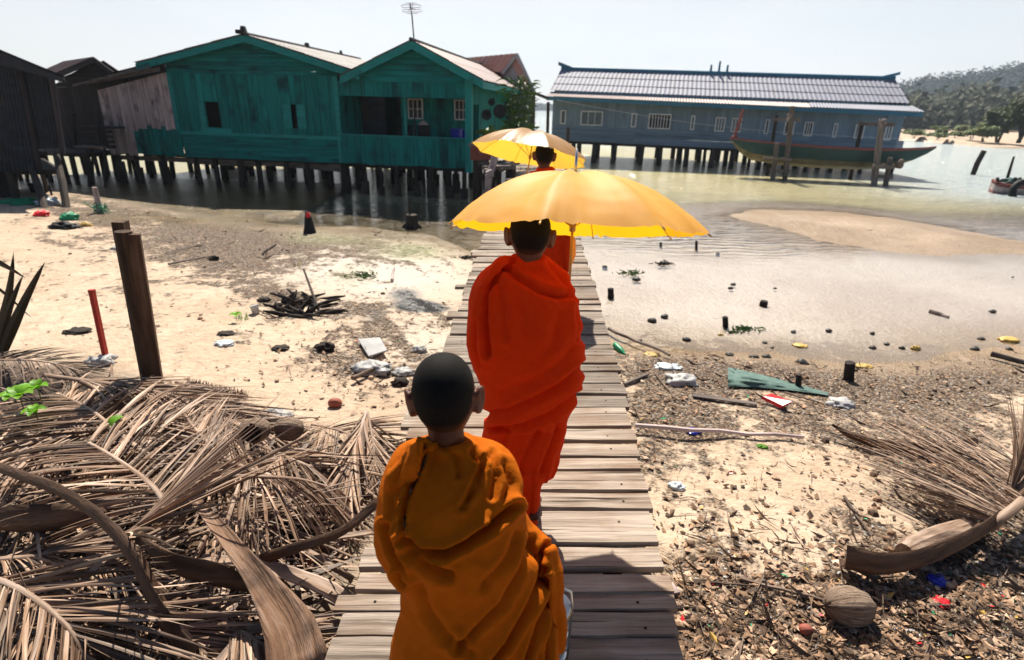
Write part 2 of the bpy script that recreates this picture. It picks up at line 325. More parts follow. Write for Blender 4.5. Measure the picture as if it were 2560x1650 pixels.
def poly_sd(P, x, y):
    """signed distance to polygon, positive inside"""
    x = np.asarray(x, float); y = np.asarray(y, float); d = np.full(x.shape, 1e9); ins = np.zeros(x.shape, bool); n = len(P)
    for i in range(n):
        a = P[i]; b = P[(i + 1) % n]; e = b - a
        t = np.clip(((x - a[0]) * e[0] + (y - a[1]) * e[1]) / (e @ e), 0, 1)
        d = np.minimum(d, np.hypot(x - a[0] - e[0] * t, y - a[1] - e[1] * t))
        c = ((a[1] > y) != (b[1] > y)) & (x < (b[0] - a[0]) * (y - a[1]) / (b[1] - a[1] + 1e-12) + a[0]); ins ^= c
    return np.where(ins, d, -d)
def base_h(x, y):
    ys = np.interp(x, SHX, SHY) + .25 * fbm(x, y, .7, 3, 1)
    d = ys - y
    slope = np.interp(x, [-4, 0, 1.5, 3], [.052, .055, .105, .11])
    land = .47 * (1 - np.exp(-np.clip(d, 0, None) * slope / .40)) * 1.12
    sea = -np.clip(-d, 0, None) * np.interp(x, [-3, 1, 4], [.035, .016, .014])
    h = np.where(d > 0, land, sea)
    h = np.maximum(h, -.16 - np.clip((y - 16) * .03, 0, 1.6))
    # mud flat in the shade of the big house
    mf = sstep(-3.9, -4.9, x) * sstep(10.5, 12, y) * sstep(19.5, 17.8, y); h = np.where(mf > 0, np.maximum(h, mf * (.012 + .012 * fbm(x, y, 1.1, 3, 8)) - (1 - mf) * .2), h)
    # sandbar
    sb = poly_sd(BAR, x, y) + .35 * fbm(x, y, .8, 4, 6); h = np.where(y > 8, np.maximum(h, np.clip(sb * .022, -.3, .03) + .003), h)
    # sandy patch behind the huts
    q = np.hypot((x + 14.2) / 2.4, (y - 17.7) / .75); h = np.maximum(h, .07 - .1 * q)
    # far spit
    yb = np.interp(x, FAR[:, 0], FAR[:, 1]); xf = sstep(FAR[0, 0] - 2, FAR[1, 0], x)
    h = np.where(xf > 0, np.maximum(h, np.clip((y - yb) * .06 + (xf - 1) * 1.5, -2, .5)), h)
    return h
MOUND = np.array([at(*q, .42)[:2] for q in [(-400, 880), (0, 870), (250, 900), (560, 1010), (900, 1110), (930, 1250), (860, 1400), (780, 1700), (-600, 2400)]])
def H(x, y):
    x = np.asarray(x, float); y = np.asarray(y, float)
    h = base_h(x, y); near = np.exp(-np.clip(y, 0, None) / 9) * sstep(-.05, .12, h)
    h = h + near * (.035 * fbm(x, y, 1.1, 3, 2) + .022 * fbm(x, y, 5, 3, 3))
    td = np.interp(x, SHX, SHY) - y; h = h + near * (.012 * np.clip(np.sin(td * 5.2 + 2.4 * fbm(x, y, .5, 3, 41)), 0, 1) ** 2 * (x < .5) - .014 * np.clip(fbm(x, y, 2.6, 2, 51), 0, 1))
    h = h + .09 * sstep(-.1, .5, poly_sd(MOUND, x, y))
    # dip under the walkway
    return np.where(np.abs(x - .05) < .7, np.minimum(h, .46), h)
def G(px_, py_):
    z = .3
    for i in range(14):
        q = at(px_, py_, z); z = .5 * z + .5 * float(H(q[0], q[1]))
    q[2] = float(H(q[0], q[1])); return q
def project(x, y, z):
    dx, dy, dz = x, y, z - CZ
    dep = dx * _F[0] + dy * _F[1] + dz * _F[2]; dep = np.where(np.abs(dep) < 1e-3, 1e-3, dep)
    return CX + FPX * (dx * _R[0] + dy * _R[1] + dz * _R[2]) / dep, CY - FPX * (dx * _U[0] + dy * _U[1] + dz * _U[2]) / dep, dep

def fan(r0, r1, nr, nc, amax, ay=-1.6):
    th = np.linspace(-amax, amax, nc); rr = np.concatenate([np.geomspace(r0, r1, nr), [1000, 6000]])
    Rr, T = np.meshgrid(rr, th, indexing='ij'); x = Rr * np.sin(T); y = Rr * np.cos(T) + ay
    n = len(rr); i, j = np.meshgrid(np.arange(n - 1), np.arange(nc - 1), indexing='ij')
    a = (i * nc + j).ravel(); f = np.stack([a, a + 1, a + nc + 1, a + nc], 1)
    return x.ravel(), y.ravel(), f
def grid_obj(name, x, y, z, f, material, attrs):
    me = bpy.data.meshes.new(name); me.vertices.add(len(x)); me.vertices.foreach_set("co", np.stack([x, y, z], 1).astype(np.float32).ravel())
    nf = len(f); me.loops.add(nf * 4); me.polygons.add(nf)
    me.loops.foreach_set("vertex_index", f.astype(np.int32).ravel()); me.polygons.foreach_set("loop_start", np.arange(0, nf * 4, 4, dtype=np.int32))
    me.update(calc_edges=True); me.polygons.foreach_set("use_smooth", np.ones(nf, bool))
    for k, v in attrs.items():
        a = me.attributes.new(k, 'FLOAT', 'POINT'); a.data.foreach_set("value", np.asarray(v, np.float32))
    me.materials.append(material); o = bpy.data.objects.new(name, me); COL.objects.link(o); return o

# wrack and litter zones on the beach: (picture x, y, half-width, half-height, strength)
ZONES = [(560, 590, 330, 75, 1.0), (880, 610, 330, 60, .75), (250, 520, 190, 45, .95), (740, 745, 170, 60, .55), (960, 830, 150, 85, .75), (900, 900, 160, 70, .5), (560, 640, 120, 80, .7),
         (1000, 960, 160, 60, .4), (1700, 905, 240, 45, 1.0), (2050, 930, 330, 60, 1.1), (2400, 950, 300, 70, 1.1), (1680, 1010, 130, 90, .8), (1900, 1040, 330, 70, .8), (2300, 1060, 260, 80, .6), (1620, 1130, 80, 120, .6),
         (1680, 1560, 160, 140, 1.0), (1850, 1620, 260, 110, 1.1), (2350, 1520, 320, 190, 1.3), (2050, 1600, 300, 110, 1.1), (2500, 1300, 160, 120, .9), (2400, 1150, 250, 130, .5), (1900, 1200, 300, 120, .22), (500, 780, 400, 120, .16), (300, 640, 300, 100, .12), (2000, 1380, 300, 120, .22), (1760, 1330, 120, 120, .3)]
def zone_val(u, v):
    s = np.zeros_like(u)
    for (a, b, w, h_, k) in ZONES: s += k * np.exp(-(((u - a) / w) ** 2 + ((v - b) / h_) ** 2))
    return s
gx, gy, gf = fan(.7, 420, 560, 430, math.radians(72))
gz = H(gx, gy)
far_m = np.hypot(gx, gy) > 500; gz = np.where(far_m, -3.0, gz)
gu, gv, gd = project(gx, gy, gz)
front = (gd > .2)
tide = np.interp(gx, SHX, SHY) - gy; tl = np.clip(np.sin(tide * 5.2 + 2.4 * fbm(gx, gy, .5, 3, 41)), 0, 1) ** 5 * np.clip(.5 + fbm(gx, gy, .9, 3, 43), 0, 1) * (gx < -.5) * (tide > .4) * sstep(9, 2, tide)
deb = np.where(front, np.clip(zone_val(gu, gv) * np.where(gx < 0, .60, .66) + .55 * tl, 0, 1.5), .2)
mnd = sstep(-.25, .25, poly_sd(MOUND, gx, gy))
def ell(a, b, w, h_): return np.where(front, np.exp(-(((gu - a) / w) ** 2 + ((gv - b) / h_) ** 2)), 0)
algae = np.clip(ell(1040, 625, 110, 28) + .8 * ell(820, 590, 130, 26) + .5 * ell(880, 690, 80, 40), 0, 1)
black = np.clip(1.3 * ell(1050, 765, 55, 13) + .75 * ell(1010, 735, 60, 22) + .55 * ell(930, 790, 60, 30) + .5 * ell(1100, 775, 70, 10), 0, 1.3)
wet = 1 - sstep(.012, .085, gz + .02 * fbm(gx, gy, 1.6, 3, 5))
bluish = np.clip(ell(1000, 690, 220, 70) + .7 * ell(1060, 860, 120, 60) + .5 * ell(820, 660, 200, 60), 0, 1)     # paler washed sand

def ground_material():
    m = bpy.data.materials.new("beach sand"); m.use_nodes = True; nt = m.node_tree; N = nt.nodes; L = nt.links; N.clear()
    out = N.new("ShaderNodeOutputMaterial"); b = N.new("ShaderNodeBsdfPrincipled"); L.new(b.outputs[0], out.inputs[0])
    tc = N.new("ShaderNodeTexCoord").outputs["Object"]
    def attr(n): a = N.new("ShaderNodeAttribute"); a.attribute_name = n; return a.outputs["Fac"]
    def noise(s, d=6, r_=.6): n = N.new("ShaderNodeTexNoise"); n.inputs["Scale"].default_value = s; n.inputs["Detail"].default_value = d; n.inputs["Roughness"].default_value = r_; L.new(tc, n.inputs["Vector"]); return n.outputs["Fac"]
    def rng_(v, a, b_, c=0, d=1): n = N.new("ShaderNodeMapRange"); L.new(v, n.inputs[0]); n.inputs[1].default_value = a; n.inputs[2].default_value = b_; n.inputs[3].default_value = c; n.inputs[4].default_value = d; return n.outputs[0]
    def mth(op, a, b_): n = N.new("ShaderNodeMath"); n.operation = op; n.use_clamp = False
    def math_(op, a, b_):
        n = N.new("ShaderNodeMath"); n.operation = op
        for i, q in enumerate((a, b_)):
            if isinstance(q, (int, float)): n.inputs[i].default_value = q
            else: L.new(q, n.inputs[i])
        return n.outputs[0]
    def mix(f, a, b_):
        n = N.new("ShaderNodeMix"); n.data_type = 'RGBA'
        for i, q in ((0, f), (6, a), (7, b_)):
            if isinstance(q, tuple): n.inputs[i].default_value = (*q, 1)
            elif isinstance(q, (int, float)): n.inputs[i].default_value = q
            else: L.new(q, n.inputs[i])
        return n.outputs[2]
    sand = mix(rng_(noise(1.3), .35, .65), (.42, .305, .212), (.50, .39, .285))
    sand = mix(rng_(noise(9), .45, .75), sand, (.35, .245, .165))
    sand = mix(attr("bluish"), sand, (.50, .435, .37))
    fine = noise(90, 3); sand = mix(rng_(fine, .62, .78), sand, (.22, .145, .09))
    # crumbs of wrack, shells and plastic
    vor = N.new("ShaderNodeTexVoronoi"); vor.inputs["Scale"].default_value = 62; vor.inputs["Randomness"].default_value = 1; L.new(tc, vor.inputs["Vector"])
    rp = N.new("ShaderNodeValToRGB"); rp.color_ramp.interpolation = 'CONSTANT'; els = rp.color_ramp.elements
    for p_, c in [(0, (.05, .03, .018)), (.28, (.12, .075, .045)), (.5, (.22, .15, .10)), (.68, (.27, .20, .14)), (.8, (.06, .045, .035)), (.94, (.30, .27, .235))]:
        e = els.new(p_); e.color = (*c, 1)
    sepc = N.new("ShaderNodeSeparateColor"); L.new(vor.outputs["Color"], sepc.inputs[0]); L.new(sepc.outputs[0], rp.inputs[0])
    db = attr("deb"); thr = math_('ADD', math_('MULTIPLY', noise(2.2, 8, .75), 2.1), math_('MULTIPLY', noise(14, 5), .9))
    dm = rng_(math_('SUBTRACT', math_('ADD', math_('MULTIPLY', db, .75), thr), 1.77), .0, .16)
    dmud = rng_(math_('SUBTRACT', math_('ADD', math_('MULTIPLY', db, .7), math_('MULTIPLY', noise(1.1, 6), 1.0)), .95), .0, .35)
    col = mix(math_('MULTIPLY', dmud, .42), sand, (.15, .10, .065))
    col = mix(dm, col, rp.outputs[0])
    col = mix(rng_(attr("algae"), .2, .9, 0, .75), col, mix(rng_(noise(11), .4, .6), (.42, .40, .26), (.13, .15, .05)))
    wetv = attr("wet"); wcol = mix(rng_(noise(.9), .35, .65), (.20, .125, .055), (.30, .20, .115))
    col = mix(math_('MULTIPLY', wetv, .9), col, mix(math_('MULTIPLY', attr("under"), 1.0), wcol, mix(rng_(noise(.5, 5), .4, .62), (.43, .345, .29), (.57, .49, .44))))
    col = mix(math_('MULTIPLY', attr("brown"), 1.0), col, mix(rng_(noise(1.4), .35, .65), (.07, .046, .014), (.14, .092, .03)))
    bm = rng_(math_('ADD', attr("black"), math_('MULTIPLY', noise(30, 4), .5)), .62, .95)
    col = mix(bm, col, (.014, .012, .012))
    mn = attr("mound"); col = mix(mn, col, mix(rng_(noise(16, 6), .4, .62), (.016, .009, .006), (.09, .055, .035)))  # near-black bed of the heap: shade in its gaps put into the colour
    L.new(col, b.inputs["Base Color"])
    wet2 = math_('MAXIMUM', wetv, bm); L.new(rng_(wet2, 0, 1, .9, .33), b.inputs["Roughness"]); b.inputs["Specular IOR Level"].default_value = .4
    bp = N.new("ShaderNodeBump"); bp.inputs["Strength"].default_value = .55; bp.inputs["Distance"].default_value = .04
    hh = math_('ADD', math_('ADD', math_('MULTIPLY', noise(22, 7, .65), .8), math_('MULTIPLY', noise(5.5, 3), 1.4)), math_('MULTIPLY', math_('MULTIPLY', vor.outputs["Distance"], dm), -1.2)); L.new(hh, bp.inputs["Height"]); L.new(bp.outputs[0], b.inputs["Normal"])
    return m
gw = sstep(.0, .02, -gz)
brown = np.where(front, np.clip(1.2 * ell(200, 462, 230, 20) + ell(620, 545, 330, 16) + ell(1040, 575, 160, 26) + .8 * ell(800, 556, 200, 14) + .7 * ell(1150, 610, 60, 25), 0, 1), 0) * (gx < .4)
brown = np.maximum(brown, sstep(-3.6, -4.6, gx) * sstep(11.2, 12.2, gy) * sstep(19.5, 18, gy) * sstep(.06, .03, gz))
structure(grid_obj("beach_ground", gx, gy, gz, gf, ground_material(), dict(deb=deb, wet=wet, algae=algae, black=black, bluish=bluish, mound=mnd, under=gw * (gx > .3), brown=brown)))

# water: one sheet at z = 0 out to the horizon
wx, wy, wf = fan(1.5, 420, 220, 200, math.radians(74))
wz = np.zeros_like(wx); wdep = -base_h(wx, wy)
wu, wv, wd = project(wx, wy, wz)
pool = sstep(12.5, 8.5, wy - .35 * np.clip(wx - 5, 0, 8)) * sstep(-.5, .6, wx)
murk = sstep(.06, .17, wdep) * (1 - .9 * pool); murk = np.maximum(murk, .8 * sstep(13.6, 17, wy + .5 * fbm(wx, wy, .5, 3, 61)) * sstep(.015, .05, wdep)); murk = np.where(wy > 18, np.maximum(murk, .93), murk)
blue = sstep(8, 16, wx - .25 * (wy - 15)) * sstep(15, 20, wy) + sstep(34, 60, wy); blue = np.clip(blue, 0, 1)
wave = np.clip(.12 + .85 * sstep(10.5, 17, wy) , 0, 1)
wave = wave * (1 - .93 * pool)
def water_material():
    m = bpy.data.materials.new("shallow sea water"); m.use_nodes = True; nt = m.node_tree; N = nt.nodes; L = nt.links; N.clear()
    out = N.new("ShaderNodeOutputMaterial"); tc = N.new("ShaderNodeTexCoord").outputs["Object"]
    def attr(n): a = N.new("ShaderNodeAttribute"); a.attribute_name = n; return a.outputs["Fac"]
    mp = N.new("ShaderNodeMapping"); mp.inputs["Scale"].default_value = (1.0, 2.3, 1); mp.inputs["Rotation"].default_value = (0, 0, .12); L.new(tc, mp.inputs[0])
    n1 = N.new("ShaderNodeTexNoise"); n1.inputs["Scale"].default_value = 1.7; n1.inputs["Detail"].default_value = 5; n1.inputs["Roughness"].default_value = .6; n1.inputs["Distortion"].default_value = .4; L.new(mp.outputs[0], n1.inputs["Vector"])
    n2 = N.new("ShaderNodeTexWave"); n2.wave_type = 'BANDS'; n2.bands_direction = 'Y'; n2.inputs["Scale"].default_value = 1.3; n2.inputs["Distortion"].default_value = 13; n2.inputs["Detail"].default_value = 3; n2.inputs["Detail Scale"].default_value = .7; L.new(tc, n2.inputs["Vector"])
    ad = N.new("ShaderNodeMath"); ad.operation = 'MULTIPLY_ADD'; L.new(n2.outputs["Fac"], ad.inputs[0]); L.new(attr("ripple"), ad.inputs[1]); 
    mu = N.new("ShaderNodeMath"); mu.operation = 'MULTIPLY'; L.new(n1.outputs["Fac"], mu.inputs[0]); L.new(attr("wave"), mu.inputs[1]); L.new(mu.outputs[0], ad.inputs[2])
    bp = N.new("ShaderNodeBump"); bp.inputs["Strength"].default_value = .9; bp.inputs["Distance"].default_value = .26; L.new(ad.outputs[0], bp.inputs["Height"])
    gl = N.new("ShaderNodeBsdfGlossy"); gl.inputs["Roughness"].default_value = .045; gl.inputs["Color"].default_value = (.95, .95, .95, 1); L.new(bp.outputs[0], gl.inputs["Normal"])
    fr = N.new("ShaderNodeFresnel"); fr.inputs["IOR"].default_value = 1.5; L.new(bp.outputs[0], fr.inputs["Normal"])
    df = N.new("ShaderNodeBsdfDiffuse"); L.new(bp.outputs[0], df.inputs["Normal"])
    mc = N.new("ShaderNodeMix"); mc.data_type = 'RGBA'; L.new(attr("blue"), mc.inputs[0]); mc.inputs[6].default_value = (.40, .355, .20, 1); mc.inputs[7].default_value = (.42, .475, .475, 1); L.new(mc.outputs[2], df.inputs[0])
    tr = N.new("ShaderNodeBsdfTransparent"); tr.inputs[0].default_value = (.97, .965, .94, 1)
    ms = N.new("ShaderNodeMixShader"); L.new(attr("murk"), ms.inputs[0]); L.new(tr.outputs[0], ms.inputs[1]); L.new(df.outputs[0], ms.inputs[2])
    m2 = N.new("ShaderNodeMixShader"); L.new(fr.outputs[0], m2.inputs[0]); L.new(ms.outputs[0], m2.inputs[1]); L.new(gl.outputs[0], m2.inputs[2])
    L.new(m2.outputs[0], out.inputs[0]); return m
def well(a, b, w, h_): return np.exp(-(((wu - a) / w) ** 2 + ((wv - b) / h_) ** 2))
ripple = .04 * np.where(wd > .2, well(1800, 560, 220, 60) + .5 * well(1650, 590, 180, 30) + .5 * well(2000, 610, 160, 30), 0)
structure(grid_obj("sea_water", wx, wy, wz, wf, water_material(), dict(murk=murk, blue=blue, wave=wave, ripple=ripple)))

# hills on the right and the far island
def leaf_mat(name, a, b_, c): return mat(name, [a, b_, c], .8, (.12, .12, .12), tint=.28, detail=4, spec=.1)
M['forest'] = leaf_mat("far forest", (.008, .025, .03), (.013, .036, .038), (.022, .048, .044))
M['casu'] = leaf_mat("grey green wood", (.04, .05, .033), (.06, .065, .042), (.08, .08, .05))
M['hill'] = mat("hill slope", [(.02, .035, .022), (.03, .05, .03)], .9, (.1, .1, .1), tint=0)
RID = [(2100, 262), (2180, 240), (2253, 222), (2327, 209), (2408, 206), (2453, 196), (2478, 191), (2537, 178), (2560, 178), (2700, 150), (2900, 140)]
HY = 330.0
rid = np.array([atY(x, y + 6, HY) for x, y in RID])
def hill_h(x, y):
    top = np.interp(x, rid[:, 0], rid[:, 2]); t = np.clip((y - 190) / (HY - 190), 0, 1)
    return 1.0 + (top - 1) * (t ** .85) + 2.2 * fbm(x, y, .03, 3, 4) * t
hx, hy = np.meshgrid(np.linspace(rid[0, 0] - 30, rid[-1, 0], 60), np.linspace(180, HY + 60, 30))
hz = np.where(hy > HY, hill_h(hx, np.full_like(hy, HY)) - (hy - HY) * .3, hill_h(hx, hy))
i_, j_ = np.meshgrid(np.arange(29), np.arange(59), indexing='ij'); a_ = (i_ * 60 + j_).ravel()
structure(grid_obj("hill", hx.ravel(), hy.ravel(), hz.ravel() - .5, np.stack([a_, a_ + 1, a_ + 61, a_ + 60], 1), M['hill'], dict(rnd=np.full(hx.size, .5))))
def crown(mb, c, r_, n, s, m=0, shell=.55):
    """leaf clumps through a crown's volume"""
    tint0 = rng.random()
    v, f, rr = [], [], []
    for k in range(n):
        u = Vector((rng.gauss(0, 1), rng.gauss(0, 1), rng.gauss(0, 1))).normalized(); q = (shell + (1 - shell) * rng.random()) 
        p = np.array(c) + np.array(u) * np.array(r_) * q
        a = Vector((rng.gauss(0, 1), rng.gauss(0, 1), rng.gauss(0, .6))).normalized(); b_ = a.orthogonal().normalized()
        ss = s * (.6 + .8 * rng.random()); b_ = np.array(b_) * ss * .6; a = np.array(a) * ss; k0 = len(v)
        v += [p - a, p + b_, p + a, p - b_]; f.append((k0, k0 + 1, k0 + 2, k0 + 3)); t = min(1, max(0, tint0 * .5 + .5 * rng.random())); rr += [t] * 4
    mb.add(v, f, None, rr, m)
fb = MB()
for k in range(1500):
    y = 192 + (HY - 190) * rng.random() ** .8; x = rid[0, 0] - 20 + (rid[-1, 0] - rid[0, 0]) * rng.random()
    s = 3.0 + 2.5 * rng.random(); crown(fb, (x, y, float(hill_h(x, y)) + s * .55), (s, s, s * .9), 60, .72, 0)
for k in range(260):                    # the uneven skyline
    x = rid[0, 0] - 20 + (rid[-1, 0] - rid[0, 0]) * rng.random(); s = 2.2 + 3.2 * rng.random() ** 2
    crown(fb, (x, HY - 2, float(hill_h(x, HY)) + s * .35), (s, s, s * 1.1), 60, .62, 0)
tag(fb.build("forest", M['forest']), "dark blue green forest covering the hill slope", "forest", kind="stuff")
cb = MB()
for k in range(300):
    q = at(2230 + 420 * rng.random() ** 1.1, 321 + 6 * rng.random(), .5); D = 120 + 50 * rng.random(); q = q * 0
    p = atY(2210 + 420 * rng.random(), 300, D); s = 2.2 + 2 * rng.random(); top = (4 + 5.0 * rng.random() + 2 * math.sin(p[0] * .13))
    crown(cb, (p[0], D, .6 + top * .5), (s * .9, s, top * .52), 46, .75, 0)
tag(cb.build("casuarina_wood", M['casu']), "grey green wood of soft trees along the foot of the hill", "wood", kind="stuff")
ib = MB()
isl = [(1290, 268), (1318, 266), (1335, 261), (1350, 260), (1362, 263), (1378, 262), (1420, 265), (1460, 270)]
I0 = [atY(x, y, 900) for x, y in isl]
for k in range(len(I0) - 1):
    for j in range(26):
        t = rng.random(); q = I0[k] * (1 - t) + I0[k + 1] * t; crown(ib, (q[0], 900 + 20 * rng.random(), (q[2] - 1) * rng.random()), (5, 5, 2.6), 14, 2.6, 0)
structure(ib.build("far_island", M['forest']))
# ------------------------------------------------------------------ walkway
WY = [-2, 1.0, 1.38, 2.0, 2.7, 3.7, 4.4, 4.9, 7.1, 15.8, 19]
def wxc(y): return float(np.interp(y, WY, [-.03, -.005, 0, .028, .06, .112, .13, .142, .20, .62, .78]))
def wzz(y): return float(np.interp(y, WY, [.52, .55, .57, .62, .66, .69, .71, .75, .80, .89, .9]))
wk = thing("walkway", "narrow raised walkway of weathered grey planks running from the beach out to the stilt houses", "walkway", (0, 0, .5))
pb = MB(); nb = MB(); y = -1.2
while y < 17.6:
    w = rng.choice([.075, .09, .1, .12, .14, .16, .19]) * rng.uniform(.9, 1.1); gap = rng.choice([.004, .006, .008, .012, .02]); yc = y + w / 2
    if 1.3 < y < 8 and rng.random() < .12: gap = .03
    L = .605 + rng.uniform(-.015, .02); L2 = .605 + rng.uniform(-.012, .014)
    if rng.random() < .12: L += rng.uniform(.03, .09)
    if rng.random() < .05: L2 += rng.uniform(.02, .05)
    xc = wxc(yc); z = wzz(yc) + rng.uniform(-.005, .004); a = rng.uniform(-.012, .012); tl = rng.uniform(-.02, .02); rl = .03 + rng.uniform(-.006, .006)
    ax = V(math.cos(a), math.sin(a), rl); ax /= np.linalg.norm(ax); ay = V(-math.sin(a), math.cos(a), tl); az = np.cross(ax, ay)
    # a plank as a slightly uneven strip of cross-sections
    nseg = 9; rd = rng.random(); v, g, f = [], [], []; th = rng.uniform(.022, .034); e1 = [rng.uniform(-.004, .004) for _ in range(nseg + 1)]; e2 = [rng.uniform(-.004, .004) for _ in range(nseg + 1)]
    cc = V(xc + .012, yc, z - th / 2)
    for i in range(nseg + 1):
        t = -L + (L + L2) * i / nseg; hw = w / 2
        for (sy, sz) in ((-1, 1), (1, 1), (1, -1), (-1, -1)):
            q = cc + ax * t + ay * (sy * hw + (e1[i] if sy < 0 else e2[i])) + az * (sz * th / 2 + rng.uniform(-.0015, .0015)); v.append(q); g.append((t, sy * hw, sz * th / 2))
        if i:
            for k in range(4): k2 = (k + 1) % 4; f.append(((i - 1) * 4 + k, (i - 1) * 4 + k2, i * 4 + k2, i * 4 + k))
    f += [(3, 2, 1, 0), (nseg * 4, nseg * 4 + 1, nseg * 4 + 2, nseg * 4 + 3)]; f = [q[::-1] for q in f]
    pb.add(v, f, g, rd)
    for sx in (-.5, .47):
        if rng.random() < .75 and y < 8: c = cc + ax * (sx + rng.uniform(-.02, .02)) + ay * rng.uniform(-.25, .25) * w + az * (th / 2 + .0015); pb.lathe(c - az * .004, [(.006, 0), (.006, .004), (0, .0042)], 6, az, m=1)
    y += w + gap
pb.build("deck", [M['deck'], M['dark_wood']], wk)
for sx in (-.42, .42):
    sb_ = MB()
    ys = [-1.2 + i * .94 for i in range(21)]
    for a, b in zip(ys[:-1], ys[1:]): sb_.beam((wxc(a) + sx, a, wzz(a) - .085 + sx * .03), (wxc(b) + sx, b, wzz(b) - .085 + sx * .03), .06, .1)
    sb_.build("stringer", M['stilt'], wk)
for i in range(11):
    yy = .9 + i * 1.62
    for sx in (-.5, .5):
        x0 = wxc(yy) + sx + rng.uniform(-.04, .04); gb = MB(); gz_ = float(H(x0, yy)); gb.tube([(x0 + rng.uniform(-.04, .04), yy, gz_ - .3), (x0, yy, wzz(yy) - .04)], [.045, .04], 7, rnd=rng.random(), jit=.2); gb.build("post", M['stilt'], wk)

# ------------------------------------------------------------------ stilt houses
def boards(mb, pl, top, bot, u0, u1, w, t=.02, off=0.0, gap=.006, m=0, jb=0.0, jit=.006):
    """upright boards on a wall plane between the lines top(u) and bot(u)"""
    u = u0
    while u < u1 - .02:
        ww = min(w * rng.uniform(.85, 1.15), u1 - u); a, b = u + gap / 2, u + ww - gap / 2; o = off + rng.uniform(-jit, jit); d = rng.uniform(-jb, jb)
        q = [pl.P(a, bot(a) + d, o), pl.P(b, bot(b) + d, o), pl.P(b, top(b), o), pl.P(a, top(a), o)]; rd = rng.random(); n = V(*pl.n, 0) * t
        v = q + [p + n for p in q]; L = [bot(a), bot(b), top(b), top(a)]
        g = [(L[i % 4], (a, b, b, a)[i % 4], 0 if i < 4 else t) for i in range(8)]
        mb.add(v, [(0, 1, 2, 3), (7, 6, 5, 4), (0, 4, 5, 1), (1, 5, 6, 2), (2, 6, 7, 3), (3, 7, 4, 0)], g, rd, m); u += ww
def laps(mb, pl, zs, ul, ur, t=.018, off=0.0, m=0, flare=.02):
    """horizontal lap boards; ul(z), ur(z) give the ends"""
    for z0, z1 in zip(zs[:-1], zs[1:]):
        o = off + rng.uniform(-.003, .003); rd = rng.random(); n = V(*pl.n, 0)
        q = [pl.P(ul(z0), z0, o - flare), pl.P(ur(z0), z0, o - flare), pl.P(ur(z1), z1 - .004, o), pl.P(ul(z1), z1 - .004, o)]
        v = q + [p + n * t for p in q]; us = [ul(z0), ur(z0), ur(z1), ul(z1)]
        g = [(us[i % 4], (z0, z0, z1, z1)[i % 4], 0 if i < 4 else t) for i in range(8)]
        mb.add(v, [(0, 1, 2, 3), (7, 6, 5, 4), (0, 4, 5, 1), (1, 5, 6, 2), (2, 6, 7, 3), (3, 7, 4, 0)], g, rd, m)
def lnf(p, q):
    """straight line through wall points p, q as a function of u"""
    return lambda u: p[1] + (q[1] - p[1]) * (u - p[0]) / (q[0] - p[0])
def steps(a, b, n): return [a + (b - a) * i / n for i in range(n + 1)]
def corrug(mb, A, B, Cc, D, nw, amp, rows=1, m=0, lap=.012, per=5):
    """corrugated sheet: A, B along the ridge; D, Cc along the eave (A over D); waves run down the slope; rows of sheets lap"""
    A, B, Cc, D = [np.asarray(q, float) for q in (A, B, Cc, D)]; n = np.cross(B - A, D - A); n /= np.linalg.norm(n)
    if n[2] < 0: n = -n
    nu = nw * per
    for r_ in range(rows):
        t0, t1 = r_ / rows, (r_ + 1.0) / rows + (.03 if r_ < rows - 1 else 0); v, f = [], []; lift = lap * (rows - r_) * .0
        for j, t in enumerate((t0, t1)):
            for i in range(nu + 1):
                s = i / nu; p = (A * (1 - s) + B * s) * (1 - t) + (D * (1 - s) + Cc * s) * t
                v.append(p + n * (amp * math.cos(2 * PI * i / per) + (lap if j else 0)))
        k = len(v); v += [p - n * .006 for p in v]
        for i in range(nu):
            a, b, c, d = i, i + 1, nu + 2 + i, nu + 1 + i; f += [(a, b, c, d), (k + d, k + c, k + b, k + a), (d, c, k + c, k + d)]
        mb.add(v, f, None, rng.random() * .3 + .35, m)
def window(pl, x0, y0, x1, y1, parent, bars=0, off=-.02, pane='pane', fw=.045, frame='white', cross=False):
    a = pl.uz(x0, y1, off); b = pl.uz(x1, y0, off); u0, u1, z0, z1 = min(a[0], b[0]), max(a[0], b[0]), min(a[1], b[1]), max(a[1], b[1])
    def bx(mb, ua, ub, za, zb, o0, o1):
        q = [pl.P(ua, za, o0), pl.P(ub, za, o0), pl.P(ub, zb, o0), pl.P(ua, zb, o0)]; mb.slab(q, V(*pl.n, 0) * (o1 - o0))
    w = MB(); bx(w, u0 - fw, u1 + fw, z0 - fw, z0, off - .03, off + .03); bx(w, u0 - fw, u1 + fw, z1, z1 + fw, off - .03, off + .03); bx(w, u0 - fw, u0, z0, z1, off - .03, off + .03); bx(w, u1, u1 + fw, z0, z1, off - .03, off + .03)
    for i in range(bars): u = u0 + (u1 - u0) * (i + 1) / (bars + 1); bx(w, u - fw * .3, u + fw * .3, z0, z1, off - .026, off + .02)
    if cross: zc = (z0 + z1) / 2; bx(w, u0, u1, zc - fw * .35, zc + fw * .35, off - .024, off + .018)
    o = w.build("window", M[frame], parent); p = MB(); bx(p, u0, u1, z0, z1, off - .006, off + .004); p.build("pane", M[pane], o); return o
